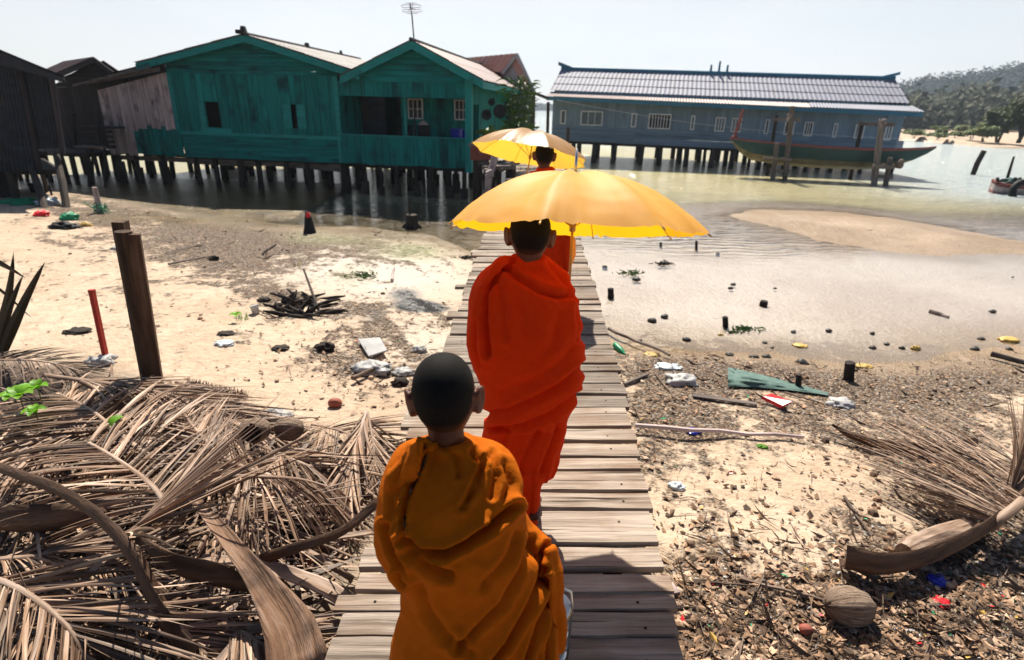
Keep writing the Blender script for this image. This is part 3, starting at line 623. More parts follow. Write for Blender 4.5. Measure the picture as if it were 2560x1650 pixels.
def stilts(parent, pl, us, deps, ztop, rad=.06, foot=.0, seed=0, mname='stilt', name="stilt", zb=None):
    for u in us:
        for dp in deps:
            p = pl.P(u + rng.uniform(-.12, .12), 0, dp + rng.uniform(-.1, .1)); zg = float(base_h(p[0], p[1])) - .25; s = MB(); rr = rad * rng.uniform(.75, 1.2)
            s.tube([(p[0] + rng.uniform(-.05, .05), p[1], zg), (p[0], p[1], ztop)], [rr * 1.05, rr], 7, jit=.15)
            if rng.random() < foot: s.tube([(p[0], p[1], zg), (p[0], p[1], zg + .75 + rng.uniform(-.15, .1))], [rr * 1.9] * 2, 8, jit=.1)
            s.build(name, M[mname], parent)

# --- big green gable house
FA, FB = V(*at(277, 463, 0)[:2]), V(*at(1171, 498, 0)[:2])
FA = FB + (FA - FB) / np.linalg.norm(FA - FB) * 9.0; FA = V(-10.1, 16.55)
PG = Plane(FA, V(-1.27, 15.42))
gh = thing("stilt_house", "large teal green wooden stilt house with a broad gable and a bare weathered lean-to", "house", PG.P(4, .8))
uz = PG.uz
wl_t, wl_b, wr_t, wr_b = uz(415, 165), uz(466, 391), uz(842, 178), uz(849, 405); apex = uz(607, 98)
zfl = (wl_b[1] + wr_b[1]) / 2; zlap = uz(640, 337)[1]; zplate = uz(640, 186)[1]
UL = lambda z: np.interp(z, [wl_b[1], wl_t[1]], [wl_b[0], wl_t[0]]); UR = lambda z: wr_b[0] + .12
wb = MB(); laps(wb, PG, steps(zfl - .02, zlap, 6), UL, UR)
gaps = [(uz(522, 318), uz(545, 255)), (uz(733, 321), uz(741, 261))]
u_a, u_b = UL(zlap), UR(0); tp, bt = (lambda u: zplate), (lambda u: zlap)
ed = [u_a, gaps[0][0][0], gaps[0][1][0], gaps[1][0][0], gaps[1][1][0], u_b]
for a, b in ((0, 1), (2, 3), (4, 5)): boards(wb, PG, tp, bt, ed[a], ed[b], .3, off=-.01)
for (lo_, hi_) in gaps:
    boards(wb, PG, lambda u: lo_[1], bt, lo_[0], hi_[0], .3, off=-.01); boards(wb, PG, tp, lambda u: hi_[1], lo_[0], hi_[0], .3, off=-.01)
gl_, gr_ = uz(375, 163), uz(893, 186); eL = lnf(gl_, apex); eR = lnf(apex, gr_)
UL2 = lambda z: max(wl_t[0] - .0, gl_[0] + (z - gl_[1]) * (apex[0] - gl_[0]) / (apex[1] - gl_[1])); UR2 = lambda z: apex[0] + (apex[1] - z) * (gr_[0] - apex[0]) / (apex[1] - gr_[1])
UR2z = lambda u_: apex[1] - (u_ - apex[0]) * (apex[1] - gr_[1]) / (gr_[0] - apex[0]) - .02
zz = steps(zplate, apex[1] - .05, 8); laps(wb, PG, zz, UL2, lambda z: min(UR2(z), UR(0)), off=-.015)
wb.build("wall", M['green'], gh)
DEP = 7.0
def sidewall(mb, pl, u, z0, z1, d0, d1, w=.3, m=0):
    q0 = pl.P(u, 0, d0)[:2]; q1 = pl.P(u, 0, d1)[:2]; s = Plane(q0, q1); boards(mb, s, lambda a: z1, lambda a: z0, 0, np.linalg.norm(q1 - q0), w, m=m); return s
sw = MB(); sidewall(sw, PG, UR(0), zfl, UR2z(UR(0)), .02, DEP); sidewall(sw, PG, wl_b[0], zfl, zplate, .02, DEP); 
laps(sw, PG, [zfl, zplate], lambda z: wl_b[0], lambda z: UR(0), off=DEP); sw.build("side_wall", M['green'], gh)
ins = MB(); ins.slab([PG.P(wl_b[0], zfl + .03, .06), PG.P(UR(0), zfl + .03, .06), PG.P(UR(0), zfl + .03, DEP), PG.P(wl_b[0], zfl + .03, DEP)], V(0, 0, -.09)); ins.slab([PG.P(wl_b[0] + .2, zfl + .05, .9), PG.P(UR(0) - .2, zfl + .05, .9), PG.P(UR(0) - .2, zplate, .9), PG.P(wl_b[0] + .2, zplate, .9)], V(*PG.n, 0) * .03); ins.build("floor", M['dark_wood'], gh)
bg_ = MB(); bg_.slab([PG.P(UL(zplate), zplate - .02, .05), PG.P(UR(0), zplate - .02, .05), PG.P(UR(0), zplate - .02, DEP), PG.P(UL(zplate), zplate - .02, DEP)], V(0, 0, -.03)); bg_.build("ceiling", M['green'], gh)
# shutters
s1 = MB(); a, b = gaps[0]; pq = PG.P(a[0], 0, -.02)
s1.slab([PG.P(a[0] - .03, a[1], -.03), PG.P(a[0] - .14, a[1], -.09), PG.P(a[0] - .14, b[1], -.09), PG.P(a[0] - .03, b[1], -.03)], V(*PG.n, 0) * .02)
s1.slab([PG.P(a[0] - .22, a[1] - .16, -.045), PG.P(b[0] + .3, a[1] - .16, -.045), PG.P(b[0] + .3, a[1] - .02, -.045), PG.P(a[0] - .22, a[1] - .02, -.045)], V(*PG.n, 0) * .03); s1.build("shutter", M['green_trim'], gh)
s2 = MB(); a, b = gaps[1]
s2.slab([PG.P(a[0], a[1], -.03), PG.P(a[0] - .17, a[1], -.13), PG.P(a[0] - .17, b[1], -.13), PG.P(a[0], b[1], -.03)], V(*PG.n, 0) * .02)
s2.slab([PG.P(b[0], a[1], -.04), PG.P(b[0] + .24, a[1], -.04), PG.P(b[0] + .24, b[1], -.04), PG.P(b[0], b[1], -.04)], V(*PG.n, 0) * .02); s2.build("shutter", M['green_trim'], gh)
tr = MB()
for q in ((wl_t[0] + .06, zlap, zplate), (UR(0) - .05, zfl, zplate)): tr.slab([PG.P(q[0] - .06, q[1], -.045), PG.P(q[0] + .06, q[1], -.045), PG.P(q[0] + .06, q[2], -.045), PG.P(q[0] - .06, q[2], -.045)], V(*PG.n, 0) * .03)
tr.slab([PG.P(UL(zlap), zlap - .05, -.05), PG.P(UR(0), zlap - .05, -.05), PG.P(UR(0), zlap + .03, -.05), PG.P(UL(zlap), zlap + .03, -.05)], V(*PG.n, 0) * .03); tr.build("trim", M['green_trim'], gh)
# roof of the big house: ridge runs back
ROH = -.32
rt, rl, rr_ = uz(607, 86, ROH), uz(336, 158, ROH), uz(897, 181, ROH)
rb = MB(); corrug(rb, PG.P(rt[0], rt[1], ROH), PG.P(rt[0], rt[1], DEP + .3), PG.P(rr_[0], rr_[1], DEP + .3), PG.P(rr_[0], rr_[1], ROH), 34, .022, 4); corrug(rb, PG.P(rt[0], rt[1], DEP + .3), PG.P(rt[0], rt[1], ROH), PG.P(rl[0], rl[1], ROH), PG.P(rl[0], rl[1], DEP + .3), 34, .022, 4)
ro = rb.build("roof", M['tin'], gh)
cp = MB(); cp.tube([PG.P(rt[0], rt[1] + .02, ROH), PG.P(rt[0], rt[1] + .02, DEP + .3)], .05, 8); 
for d_, hh in ((ROH + .05, .17), (3.1, .13), (5.6, .14)):
    c = PG.P(rt[0], rt[1] + .02, d_); cp.frame_box(c + V(0, 0, hh / 2), (0, 0, 1), (1, 0, 0), (0, 1, 0), hh / 2, .07 if d_ < 5 else .04, .09, taper=.6)
    cp.frame_box(c + V(-.12, 0, hh * .25), (0, 0, 1), (1, 0, 0), (0, 1, 0), hh / 4, .06, .07)
cp.build("ridge_cap", M['hut_wood'], ro)
bb = MB(); n3 = V(*PG.n, 0) * .03; hb = .17
for p0, p1 in ((rt, rl), (rt, rr_)): bb.slab([PG.P(p0[0], p0[1] - hb, ROH + .02), PG.P(p1[0], p1[1] - hb, ROH + .02), PG.P(p1[0], p1[1] - .01, ROH + .02), PG.P(p0[0], p0[1] - .01, ROH + .02)], n3)
bb.build("bargeboard", M['green_trim'], gh)
bg_ = MB(); bg_.slab([PG.P(rl[0] + .1, rl[1] - .06, DEP + .1), PG.P(rl[0] + .1, zplate - .4, DEP + .1), PG.P(rr_[0] - .1, zplate - .4, DEP + .1), PG.P(rr_[0] - .1, rr_[1] - .06, DEP + .1), PG.P(rt[0], rt[1] - .06, DEP + .1)], V(*PG.n, 0) * .03); bg_.build("back_gable", M['green'], gh)
# lean-to on the left
lt = MB(); l_tl, l_tr, l_bl, l_br = uz(243, 226), uz(417, 180), uz(277, 383), uz(462, 391)
zsp = uz(440, 320)[1]; u = l_bl[0]; pt = MB(); nB = 16; wB = (l_br[0] - l_bl[0]) / nB
for i in range(nB):
    a, b = l_bl[0] + wB * i, l_bl[0] + wB * (i + 1); sh = lambda z, uu: uu + (l_tl[0] - l_bl[0]) * (1 - (uu - l_bl[0]) / (l_br[0] - l_bl[0])) * (z - l_bl[1]) / (l_tl[1] - l_bl[1])
    zt = lnf(l_tl, l_tr); zb0 = l_bl[1] + rng.uniform(-.04, .03); zc = zsp + rng.uniform(-.10, .05) if i > 5 else zb0; o = rng.uniform(-.008, .008)
    if i == 6: zc = zsp - .12
    def bd(mb, z0, z1a, z1b, mm=0):
        q = [PG.P(sh(z0, a + .004), z0, o), PG.P(sh(z0, b - .004), z0, o), PG.P(sh(z1b, b - .004), z1b, o), PG.P(sh(z1a, a + .004), z1a, o)]; rd = rng.random(); v = q + [p + V(*PG.n, 0) * .02 for p in q]
        g = [((z0, z0, z1b, z1a)[k % 4], (a, b, b, a)[k % 4], 0 if k < 4 else .02) for k in range(8)]
        mb.add(v, [(0, 1, 2, 3), (7, 6, 5, 4), (0, 4, 5, 1), (1, 5, 6, 2), (2, 6, 7, 3), (3, 7, 4, 0)], g, rd)
    bd(lt, zc, zt(sh(zc + 1.3, a)), zt(sh(zc + 1.3, b)))
    if i > 5: bd(pt, zb0, zc - .003, zc - .003)
lw = lt.build("lean_to_wall", M['weather'], gh); lw["label"] = "bare weathered plank wall"
pt.build("painted_boards", M['green'], gh)
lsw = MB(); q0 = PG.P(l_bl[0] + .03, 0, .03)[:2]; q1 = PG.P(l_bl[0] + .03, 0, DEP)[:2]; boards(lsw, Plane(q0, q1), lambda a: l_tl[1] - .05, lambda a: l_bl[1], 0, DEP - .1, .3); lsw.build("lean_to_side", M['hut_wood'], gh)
lr = MB(); a0, a1 = uz(178, 210, ROH), uz(372, 160, ROH); corrug(lr, PG.P(a1[0], a1[1], DEP), PG.P(a1[0], a1[1], ROH), PG.P(a0[0], a0[1], ROH), PG.P(a0[0], a0[1], DEP), 30, .018, 2); lr.build("lean_to_roof", M['hut_wood'], gh)
lb = MB(); lb.slab([PG.P(a0[0], a0[1] - .06, ROH + .02), PG.P(a1[0], a1[1] - .1, ROH + .02), PG.P(a1[0], a1[1] - .01, ROH + .02), PG.P(a0[0], a0[1] - .01, ROH + .02)], n3)
lb.slab([PG.P(a0[0] + .3, a0[1] - .02, ROH + .1), PG.P(a1[0] + .2, a1[1] - .16, ROH + .1), PG.P(a1[0] + .2, a1[1] - .06, ROH + .1), PG.P(a0[0] + .3, a0[1] + .06, ROH + .1)], n3); lb.build("lean_to_fascia", M['grey_wood'], gh)
ub = MB(); 
for (xa, ya, xb, yb) in ((475, 405, 640, 412), (680, 410, 850, 425), (300, 392, 470, 400)): a = PG(xa, ya, .25); b = PG(xb, yb, .25); ub.beam(a, b, .04, .1)
for d_ in (.3, 1.6, 3.2, 4.8, 6.4): ub.beam(PG.P(l_bl[0], zfl - .14, d_), PG.P(UR(0), zfl - .14, d_), .09, .12)
ub.build("floor_beam", M['grey_wood'], gh)
stilts(gh, PG, [l_bl[0] + .1, l_bl[0] + .75, l_bl[0] + 1.45, UL(zfl) + .1, UL(zfl) + .75, UL(zfl) + 1.4, UL(zfl) + 2.1, UL(zfl) + 2.8, UL(zfl) + 3.4, UR(0) - .1], [.15, 1.5, 2.9, 4.3, 5.6, 6.8], zfl - .05, .075, .25)

# --- veranda house
PV = Plane(PG.P(PG.uz(848, 405)[0], 0)[:2] + V(.05, -.05), V(-1.27, 15.30))
PV = Plane(PV.a, PV.a + (PV.b - PV.a) / np.linalg.norm(PV.b - PV.a) * 3.35)
uv = PV.uz
vh = thing("veranda_house", "smaller teal green gabled house on stilts with an open veranda and a plank railing", "house", PV.P(1.6, .8))
v_l, v_r = uv(852, 405)[0], uv(1171, 420)[0]; zr0 = uv(1000, 414)[1]; zr1 = uv(1000, 343)[1]; zo1 = uv(1000, 243)[1]; zp2 = uv(1000, 199)[1]; va = uv(1027, 112)
rb = MB(); boards(rb, PV, lambda u: zr1, lambda u: zr0, v_l + .03, v_r - .07, .19, jb=.02, off=0); rb.build("railing", M['green'], vh)
rc = MB(); rc.slab([PV.P(v_l, zr1, -.03), PV.P(v_r, zr1, -.03), PV.P(v_r, zr1, .09), PV.P(v_l, zr1, .09)], V(0, 0, .035)); rc.build("handrail", M['green_trim'], vh)
fw = MB(); boards(fw, PV, lambda u: zp2 - .06, lambda u: zo1, v_l - .05, v_r, .27); 
e_l, e_r = uv(848, 190, -.3), uv(1206, 200, -.3); et = uv(1027, 100, -.3)
laps(fw, PV, steps(zp2 - .06, va[1] - .03, 6), lambda z: max(v_l - .05, va[0] - (va[1] - z) * (et[0] - e_l[0]) / (et[1] - e_l[1])), lambda z: min(v_r, va[0] + (va[1] - z) * (e_r[0] - et[0]) / (et[1] - e_r[1])), off=-.012); fw.build("wall", M['green'], vh)
VD = 8.2
ps = MB(); ps.frame_box(PV.P(v_r + .01, (zp2 + zr0) / 2, .04), (0, 0, 1), V(*PV.u, 0), V(*PV.n, 0), (zp2 - zr0) / 2 + .1, .085, .08); po = ps.build("corner_post", M['green_trim'], vh)
ps = MB(); u_ = uv(1014, 300, .2)[0]; ps.frame_box(PV.P(u_, (zr1 + zo1) / 2, .2), (0, 0, 1), V(*PV.u, 0), V(*PV.n, 0), (zo1 - zr1) / 2 + .1, .03, .03); ps.build("veranda_post", M['green_trim'], vh)
fl = MB(); fl.slab([PV.P(v_l, zr0 + .1, .03), PV.P(v_r, zr0 + .1, .03), PV.P(v_r, zr0 + .1, VD), PV.P(v_l, zr0 + .1, VD)], V(0, 0, -.1)); fl.build("floor", M['dark_wood'], vh)
ud = uv(1003, 300, 1.3)[0]; ud0 = uv(960, 300, 1.3)[0]
bw = MB(); boards(bw, PV, lambda u: zp2, lambda u: zr0 + .1, ud, v_r, .2, off=1.3); q0 = PV.P(v_r - .02, 0, .12)[:2]; q1 = PV.P(v_r - .02, 0, VD)[:2]; PS = Plane(q0, q1)
boards(bw, PS, lambda a: zp2 - .1, lambda a: zr0, 1.1, VD - .15, .22, off=.04); bw.build("back_wall", M['green'], vh)
up = MB(); boards(up, PS, lambda a: zp2 - .08, lambda a: zo1 - .12, .0, VD - .1, .2, off=-.02); up.build("side_panel", M['green'], vh)
dw = MB(); boards(dw, PV, lambda u: zp2, lambda u: zr0 + .1, v_l, ud0, .25, off=1.5); 
dw.slab([PV.P(ud0 - .1, zr0, 2.6), PV.P(ud + .1, zr0, 2.6), PV.P(ud + .1, zp2, 2.6), PV.P(ud0 - .1, zp2, 2.6)], V(*PV.n, 0) * .03); dw.build("inner_wall", M['sheet'], vh)
dr = MB(); dr.slab([PV.P(ud - .03, zr0 + .1, 1.28), PV.P(ud - .03, zo1 + .1, 1.28), PV.P(ud - .03, zo1 + .1, 1.9), PV.P(ud - .03, zr0 + .1, 1.9)], V(*PV.u, 0) * .03); dr.build("door", M['dark_wood'], vh)
cl = MB(); cl.slab([PV.P(v_l, zp2 - .02, .05), PV.P(v_r, zp2 - .02, .05), PV.P(v_r, zp2 - .02, VD), PV.P(v_l, zp2 - .02, VD)], V(0, 0, .03)); cl.slab([PV.P(v_l, zp2, VD - .1), PV.P(v_r, zp2, VD - .1), PV.P(va[0], va[1], VD - .1)], V(*PV.n, 0) * .03); cl.slab([PV.P(v_l, zr0, VD - .1), PV.P(v_r, zr0, VD - .1), PV.P(v_r, zp2, VD - .1), PV.P(v_l, zp2, VD - .1)], V(*PV.n, 0) * .03); cl.build("ceiling", M['dark_wood'], vh)
window(PV, 1024, 250, 1054, 294, vh, 2, 1.28, 'pane_dark', .03, cross=True); window(PV, 1139, 253, 1168, 297, vh, 2, 1.28, 'pane_dark', .03, cross=True)
vr = MB(); e_b = VD + .2
corrug(vr, PV.P(et[0], et[1], -.3), PV.P(et[0], et[1], e_b), PV.P(e_r[0], e_r[1], e_b), PV.P(e_r[0], e_r[1], -.3), 30, .016, 2); vrr = vr.build("roof", M['pinkroof'], vh)
vl = MB(); corrug(vl, PV.P(et[0], et[1], e_b), PV.P(et[0], et[1], -.3), PV.P(e_l[0], e_l[1], -.3), PV.P(e_l[0], e_l[1], e_b), 30, .016, 2); vl.build("roof", M['pinkroof'], vh)
vc = MB(); vc.tube([PV.P(et[0], et[1] + .02, -.32), PV.P(et[0], et[1] + .02, e_b)], .045, 8); vc.build("ridge_cap", M['hut_wood'], vrr)
vb = MB()
for p0, p1 in ((et, e_l), (et, e_r)): vb.slab([PV.P(p0[0], p0[1] - .19, -.28), PV.P(p1[0], p1[1] - .19, -.28), PV.P(p1[0], p1[1] - .01, -.28), PV.P(p0[0], p0[1] - .01, -.28)], n3)
vb.slab([PV.P(e_r[0] - .02, e_r[1] - .19, -.28), PV.P(e_r[0] - .02, e_r[1] - .19, e_b), PV.P(e_r[0] - .02, e_r[1] - .03, e_b), PV.P(e_r[0] - .02, e_r[1] - .03, -.28)], V(*PV.u, 0) * .025); vb.build("bargeboard", M['green_trim'], vh)
stilts(vh, PV, steps(v_l + .1, v_r - .05, 7), [.12, 1.2, 2.4, 3.6, 4.4], zr0 + .02, .055, .75)
fb_ = MB(); fb_.beam(PV.P(v_l, zr0 - .05, .15), PV.P(v_r, zr0 - .05, .15), .08, .1); fb_.build("floor_beam", M['stilt'], vh)

# --- television antenna on the veranda roof
q = PV(1033, 98, .6); ta = thing("television_antenna", "thin metal television antenna with four cross rods above the green roofs", "antenna", q)
P_ = lambda x, y: PV(x, y, .6)
am = MB(); am.tube([P_(1035, 100), P_(1030, 40), P_(1027, 20), P_(1026, 8)], [.018, .016, .012, .01], 6); am.build("mast", M['dark_wood'], ta)
am = MB()
for (xa, xb, y0, y1) in ((1003, 1053, 12, 19), (1005, 1055, 24, 30)): am.tube([P_(xa + 4, y0), P_(xb - 4, y0), P_(xb, (y0 + y1) / 2), P_(xb - 4, y1), P_(xa + 4, y1), P_(xa, (y0 + y1) / 2), P_(xa + 4, y0)], .0075, 5)
am.tube([P_(1014, 8), P_(1041, 8)], .007, 5); am.tube([P_(1017, 34), P_(1045, 34)], .007, 5); am.tube([P_(1024, 8), P_(1025, 24)], .008, 5); am.tube([P_(1031, 8), P_(1031, 24)], .008, 5)
am.tube([P_(1020, 26), P_(1029, 22), P_(1040, 24)], .012, 5); am.build("cross_rods", M['metal'], ta)

# --- red roofed house behind
PR = Plane(V(*atY(1258, 400, 21.5)[:2]), V(*atY(1337, 400, 20.6)[:2])); PR = Plane(PR.a, PR.a + PR.u)
rh = thing("red_roof_house", "house with a ribbed red roof and grey gable behind the green veranda house", "house", PR(1298, 300))
A, Bq, Dq = PR(1293, 133), PR(1160, 133), PR(1258, 178)
nr = V(*PR.n, 0); ur = V(*PR.u, 0); LB = 3.6
rid0, ev_l, ev_r = PR(1293, 133), PR(1256, 180), PR(1338, 230)
back = -ur * 3.6 + nr * .9
rr1 = MB(); corrug(rr1, rid0 + back, rid0, ev_l, ev_l + back, 12, .03, 2); corrug(rr1, rid0, rid0 + back, ev_r + back, ev_r, 12, .03, 2); rr1.build("roof", M['redroof'], rh)
gw_ = MB(); gw_.slab([PR(1262, 182, .15), PR(1262, 330, .15), PR(1330, 330, .15), PR(1330, 232, .15), PR(1294, 142, .15)], nr * .05 - ur * .02); gw_.build("wall", M['greywall'], rh)
gb_ = MB()
for a, b in ((rid0, ev_l), (rid0, ev_r)): gb_.beam(a - V(0, 0, .05), b - V(0, 0, .05), .05, .1)
gb_.build("bargeboard", M['greywall'], rh)
sm = MB(); c0 = PR(1326, 229, -.4); sm.slab([c0, PR(1372, 247, -.4), PR(1372, 251, .9), PR(1326, 233, .9)], V(0, 0, .05)); sm.build("awning", M['hut_wood'], rh)
for x in (1331, 1336): pm = MB(); pm.tube([PR(x, 235, -.3), PR(x - 3, 440, -.3)], .035, 6); pm.build("awning_post", M['grey_wood'], rh)
for x in (1270, 1300, 1325): pm = MB(); q = PR(x, 330, .3); pm.tube([q, (q[0], q[1], -.6)], .06, 6); pm.build("stilt", M['stilt'], rh)

# --- long blue grey house
PB = Plane(V(*atY(1383, 400, 27.9)[:2]), V(*atY(2262, 440, 25.6)[:2])); ub_ = PB.uz
bh = thing("long_stilt_house", "long blue grey plank house on stilts over the water with a pale tiled roof", "house", PB.P(8, .9))
b_tl, b_tr, b_bl, b_br = ub_(1383, 246), ub_(2264, 284), ub_(1379, 350), ub_(2250, 392)
tt, bt_ = lnf(b_tl, b_tr), lnf(b_bl, b_br); m_l = lnf(ub_(1380, 313), ub_(2256, 352))
bm_ = MB(); boards(bm_, PB, lambda u: tt(u) + .15, m_l, b_tl[0], b_tr[0], .17, gap=.004, jit=.004)
nl = 7
for i in range(nl):
    for seg in range(4):
        ua = b_bl[0] + (b_br[0] - b_bl[0]) * seg / 4; ub2 = b_bl[0] + (b_br[0] - b_bl[0]) * (seg + 1) / 4; o = rng.uniform(-.004, .004); rd = rng.random()
        f0 = lambda u: bt_(u) + (m_l(u) - bt_(u)) * i / nl; f1 = lambda u: bt_(u) + (m_l(u) - bt_(u)) * (i + 1) / nl
        q = [PB.P(ua, f0(ua), o - .03), PB.P(ub2, f0(ub2), o - .03), PB.P(ub2, f1(ub2) - .006, o), PB.P(ua, f1(ua) - .006, o)]; v = q + [p + V(*PB.n, 0) * .02 for p in q]
        bm_.add(v, [(0, 1, 2, 3), (7, 6, 5, 4), (0, 4, 5, 1), (1, 5, 6, 2), (2, 6, 7, 3), (3, 7, 4, 0)], [((ua, ub2, ub2, ua)[k % 4], i + (0, 0, .2, .2)[k % 4], 0) for k in range(8)], rd)
bm_.build("wall", M['blue'], bh)
BD = 5.0; nb3 = V(*PB.n, 0); ubv = V(*PB.u, 0)
bs = MB()
for u in (b_tl[0] + .02, b_tr[0] - .04): q0, q1 = PB.P(u, 0, .05)[:2], PB.P(u, 0, BD)[:2]; boards(bs, Plane(q0, q1), lambda a: b_tl[1] + .2, lambda a: b_bl[1], 0, BD - .05, .25)
bs.slab([PB.P(b_tl[0], b_bl[1], BD), PB.P(b_tr[0], b_bl[1], BD), PB.P(b_tr[0], b_tl[1], BD), PB.P(b_tl[0], b_tl[1], BD)], nb3 * .03); bs.slab([PB.P(b_tl[0] + .05, b_tl[1] + .12, .06), PB.P(b_tr[0] - .05, b_tr[1] + .12, .06), PB.P(b_tr[0] - .05, b_tr[1] + .12, BD), PB.P(b_tl[0] + .05, b_tl[1] + .12, BD)], V(0, 0, .03)); bs.build("side_wall", M['blue'], bh)
bf = MB(); bf.slab([PB.P(b_bl[0], b_bl[1] + .0, .05), PB.P(b_br[0], b_br[1], .05), PB.P(b_br[0], b_br[1], BD), PB.P(b_bl[0], b_bl[1], BD)], V(0, 0, -.12)); bf.build("floor", M['dark_wood'], bh)
for (x0, y0, x1, y1, bars, pn) in ((1403, 278, 1413, 307, 0, 'pane'), (1453, 281, 1505, 310, 2, 'pane'), (1579, 286, 1590, 315, 0, 'pane'), (1622, 288, 1676, 319, 6, 'pane_dark'), (1727, 292, 1736, 322, 0, 'pane'), (1788, 296, 1812, 326, 2, 'pane'), (1829, 298, 1853, 327, 2, 'pane'), (1912, 301, 1922, 332, 0, 'pane_dark'), (1961, 305, 1985, 334, 2, 'pane_dark'), (2010, 308, 2032, 337, 2, 'pane_dark'), (2082, 311, 2093, 341, 0, 'pane'), (2136, 314, 2160, 343, 2, 'pane'), (2211, 317, 2230, 347, 1, 'pane')):
    window(PB, x0, y0, x1, y1, bh, bars, -.03, pn, .05)
# roofs
r0, r1 = ub_(1403, 173, 1.9), ub_(2237, 198, 1.9); e0, e1 = ub_(1376, 226, .05), ub_(2273, 259, .05)
tl_ = MB(); corrug(tl_, PB.P(r0[0], r0[1], 1.9), PB.P(r1[0], r1[1], 1.9), PB.P(e1[0], e1[1], .05), PB.P(e0[0], e0[1], .05), 78, .010, 3, lap=.022, per=6); corrug(tl_, PB.P(r1[0], r1[1], 1.9), PB.P(r0[0], r0[1], 1.9), PB.P(e0[0], e0[1], 3.9), PB.P(e1[0], e1[1], 3.9), 78, .03, 1, per=4); tro = tl_.build("roof", M['tile'], bh)
tc_ = MB(); tc_.tube([PB.P(r0[0], r0[1] + .03, 1.9), PB.P(r1[0], r1[1] + .03, 1.9)], .09, 8)
for u, s in ((r0[0], -1), (r1[0], 1)): tc_.frame_box(PB.P(u - s * .2, (r0 if s < 0 else r1)[1] + .14, 1.9), ubv + V(0, 0, .3 * s), V(0, 0, 1), nb3, .34, .08, .09, taper=.7)
c = PB(1796, 186, 1.9); tc_.frame_box(c, ubv, V(0, 0, 1), nb3, .42, .07, .08)
for dx in (-.36, 0, .36): tc_.frame_box(c + ubv * dx + V(0, 0, .2 + (.08 if dx == 0 else 0)), V(0, 0, 1), ubv, nb3, .2 + (.08 if dx == 0 else 0), .05, .05, taper=.7)
tc_.build("ridge_cap", M['blue_trim'], tro)
tfa = MB(); tfa.slab([PB.P(e0[0], e0[1] - .16, .0), PB.P(e1[0], e1[1] - .16, .0), PB.P(e1[0], e1[1] - .05, .0), PB.P(e0[0], e0[1] - .05, .0)], nb3 * .03); 
l0, l1 = ub_(1366, 240, -.75), ub_(2310, 281, -.75); k0, k1 = ub_(1380, 233, .0), ub_(2279, 266, .0)
tfa.slab([PB.P(l0[0], l0[1] - .17, -.72), PB.P(l1[0], l1[1] - .17, -.72), PB.P(l1[0], l1[1] - .01, -.72), PB.P(l0[0], l0[1] - .01, -.72)], nb3 * .03); tfa.build("fascia", M['blue_trim'], bh)
sk = MB(); ms_ = .73; mid0 = [l0[i] + (l1[i] - l0[i]) * ms_ for i in (0, 1)]; midk = [k0[i] + (k1[i] - k0[i]) * ms_ for i in (0, 1)]
corrug(sk, PB.P(k0[0], k0[1], 0), PB.P(midk[0], midk[1], 0), PB.P(mid0[0], mid0[1], -.75), PB.P(l0[0], l0[1], -.75), 90, .012, 1, per=4); sk.build("lower_roof", M['pinkroof'], bh)
sk = MB(); corrug(sk, PB.P(midk[0], midk[1] + .02, 0), PB.P(k1[0], k1[1] + .02, 0), PB.P(l1[0], l1[1] + .02, -.75), PB.P(mid0[0] - .2, mid0[1] + .02, -.75), 34, .012, 1, per=4); o = sk.build("lower_roof", M['tile'], bh); o["label"] = "pale new sheet of the lower roof"
for sgn, (ra, ea) in ((0, (r0, e0)), (1, (r1, e1))):
    g_ = MB(); g_.slab([PB.P(ra[0] + (.12 if not sgn else -.12), ra[1] - .06, 1.9), PB.P(ea[0] + (.15 if not sgn else -.15), ea[1] - .1, .1), PB.P(ea[0] + (.15 if not sgn else -.15), ea[1] - .1, 3.8)], ubv * (.03 if not sgn else -.03)); g_.build("gable", M['blue_trim'], bh)
stilts(bh, PB, [b_bl[0] + (b_br[0] - b_bl[0]) * t for t in (.01, .075, .14, .195, .27, .34, .41, .48, .55, .62, .69, .76, .83, .90, .985)], [.2, 1.9, 3.3, 4.8], b_bl[1] - .05, .10, .0)
cw = MB(); a = PB(1392, 250, -1.0); b = PB(2262, 347, -1.0); N_ = 24
cw.tube([a + (b - a) * t - V(0, 0, .32) * math.sin(PI * t) for t in steps(0, 1, N_)], .008, 5); tag(cw.build("sagging_cable", M['white']), "thin pale cable sagging along the front of the blue grey house", "cable")

# --- dark huts on the left
PH = Plane(V(*atY(-160, 500, 12.3)[:2]), V(*atY(137, 480, 12.9)[:2])); uh = PH.uz
ht = thing("tin_hut", "dark hut of corrugated sheets on crooked posts where the sand begins", "hut", PH.P(1, .8))
h_b = uh(90, 425)[1]; cs = MB()
def sheet(mb, pl, pts, nw, amp, off=0.0):
    tl, tr, br, bl = [np.asarray(pl(*q, off)) for q in pts]; n = V(*pl.n, 0); v, f = [], []; nu = nw * 5; ny = 2
    for j in range(ny):
        t = j / (ny - 1)
        for i in range(nu + 1): s = i / nu; v.append((tl * (1 - s) + tr * s) * (1 - t) + (bl * (1 - s) + br * s) * t + n * amp * math.cos(2 * PI * i / 5))
    k = len(v); v += [p + n * .01 for p in v]
    for i in range(nu): f += [(i, nu + 1 + i, nu + 2 + i, i + 1), (k + i + 1, k + nu + 2 + i, k + nu + 1 + i, k + i), (nu + 1 + i, k + nu + 1 + i, k + nu + 2 + i, nu + 2 + i)]
    mb.add(v, f)
sheet(cs, PH, [(44, 158), (128, 190), (157, 370), (92, 372)], 8, .012); sheet(cs, PH, [(-60, 108), (46, 152), (100, 428), (-20, 430)], 12, .02, -.05); sheet(cs, PH, [(-320, 0), (-55, 110), (-20, 440), (-300, 460)], 20, .02, -.03)
cs.build("wall", M['sheet'], ht)
hc = MB()
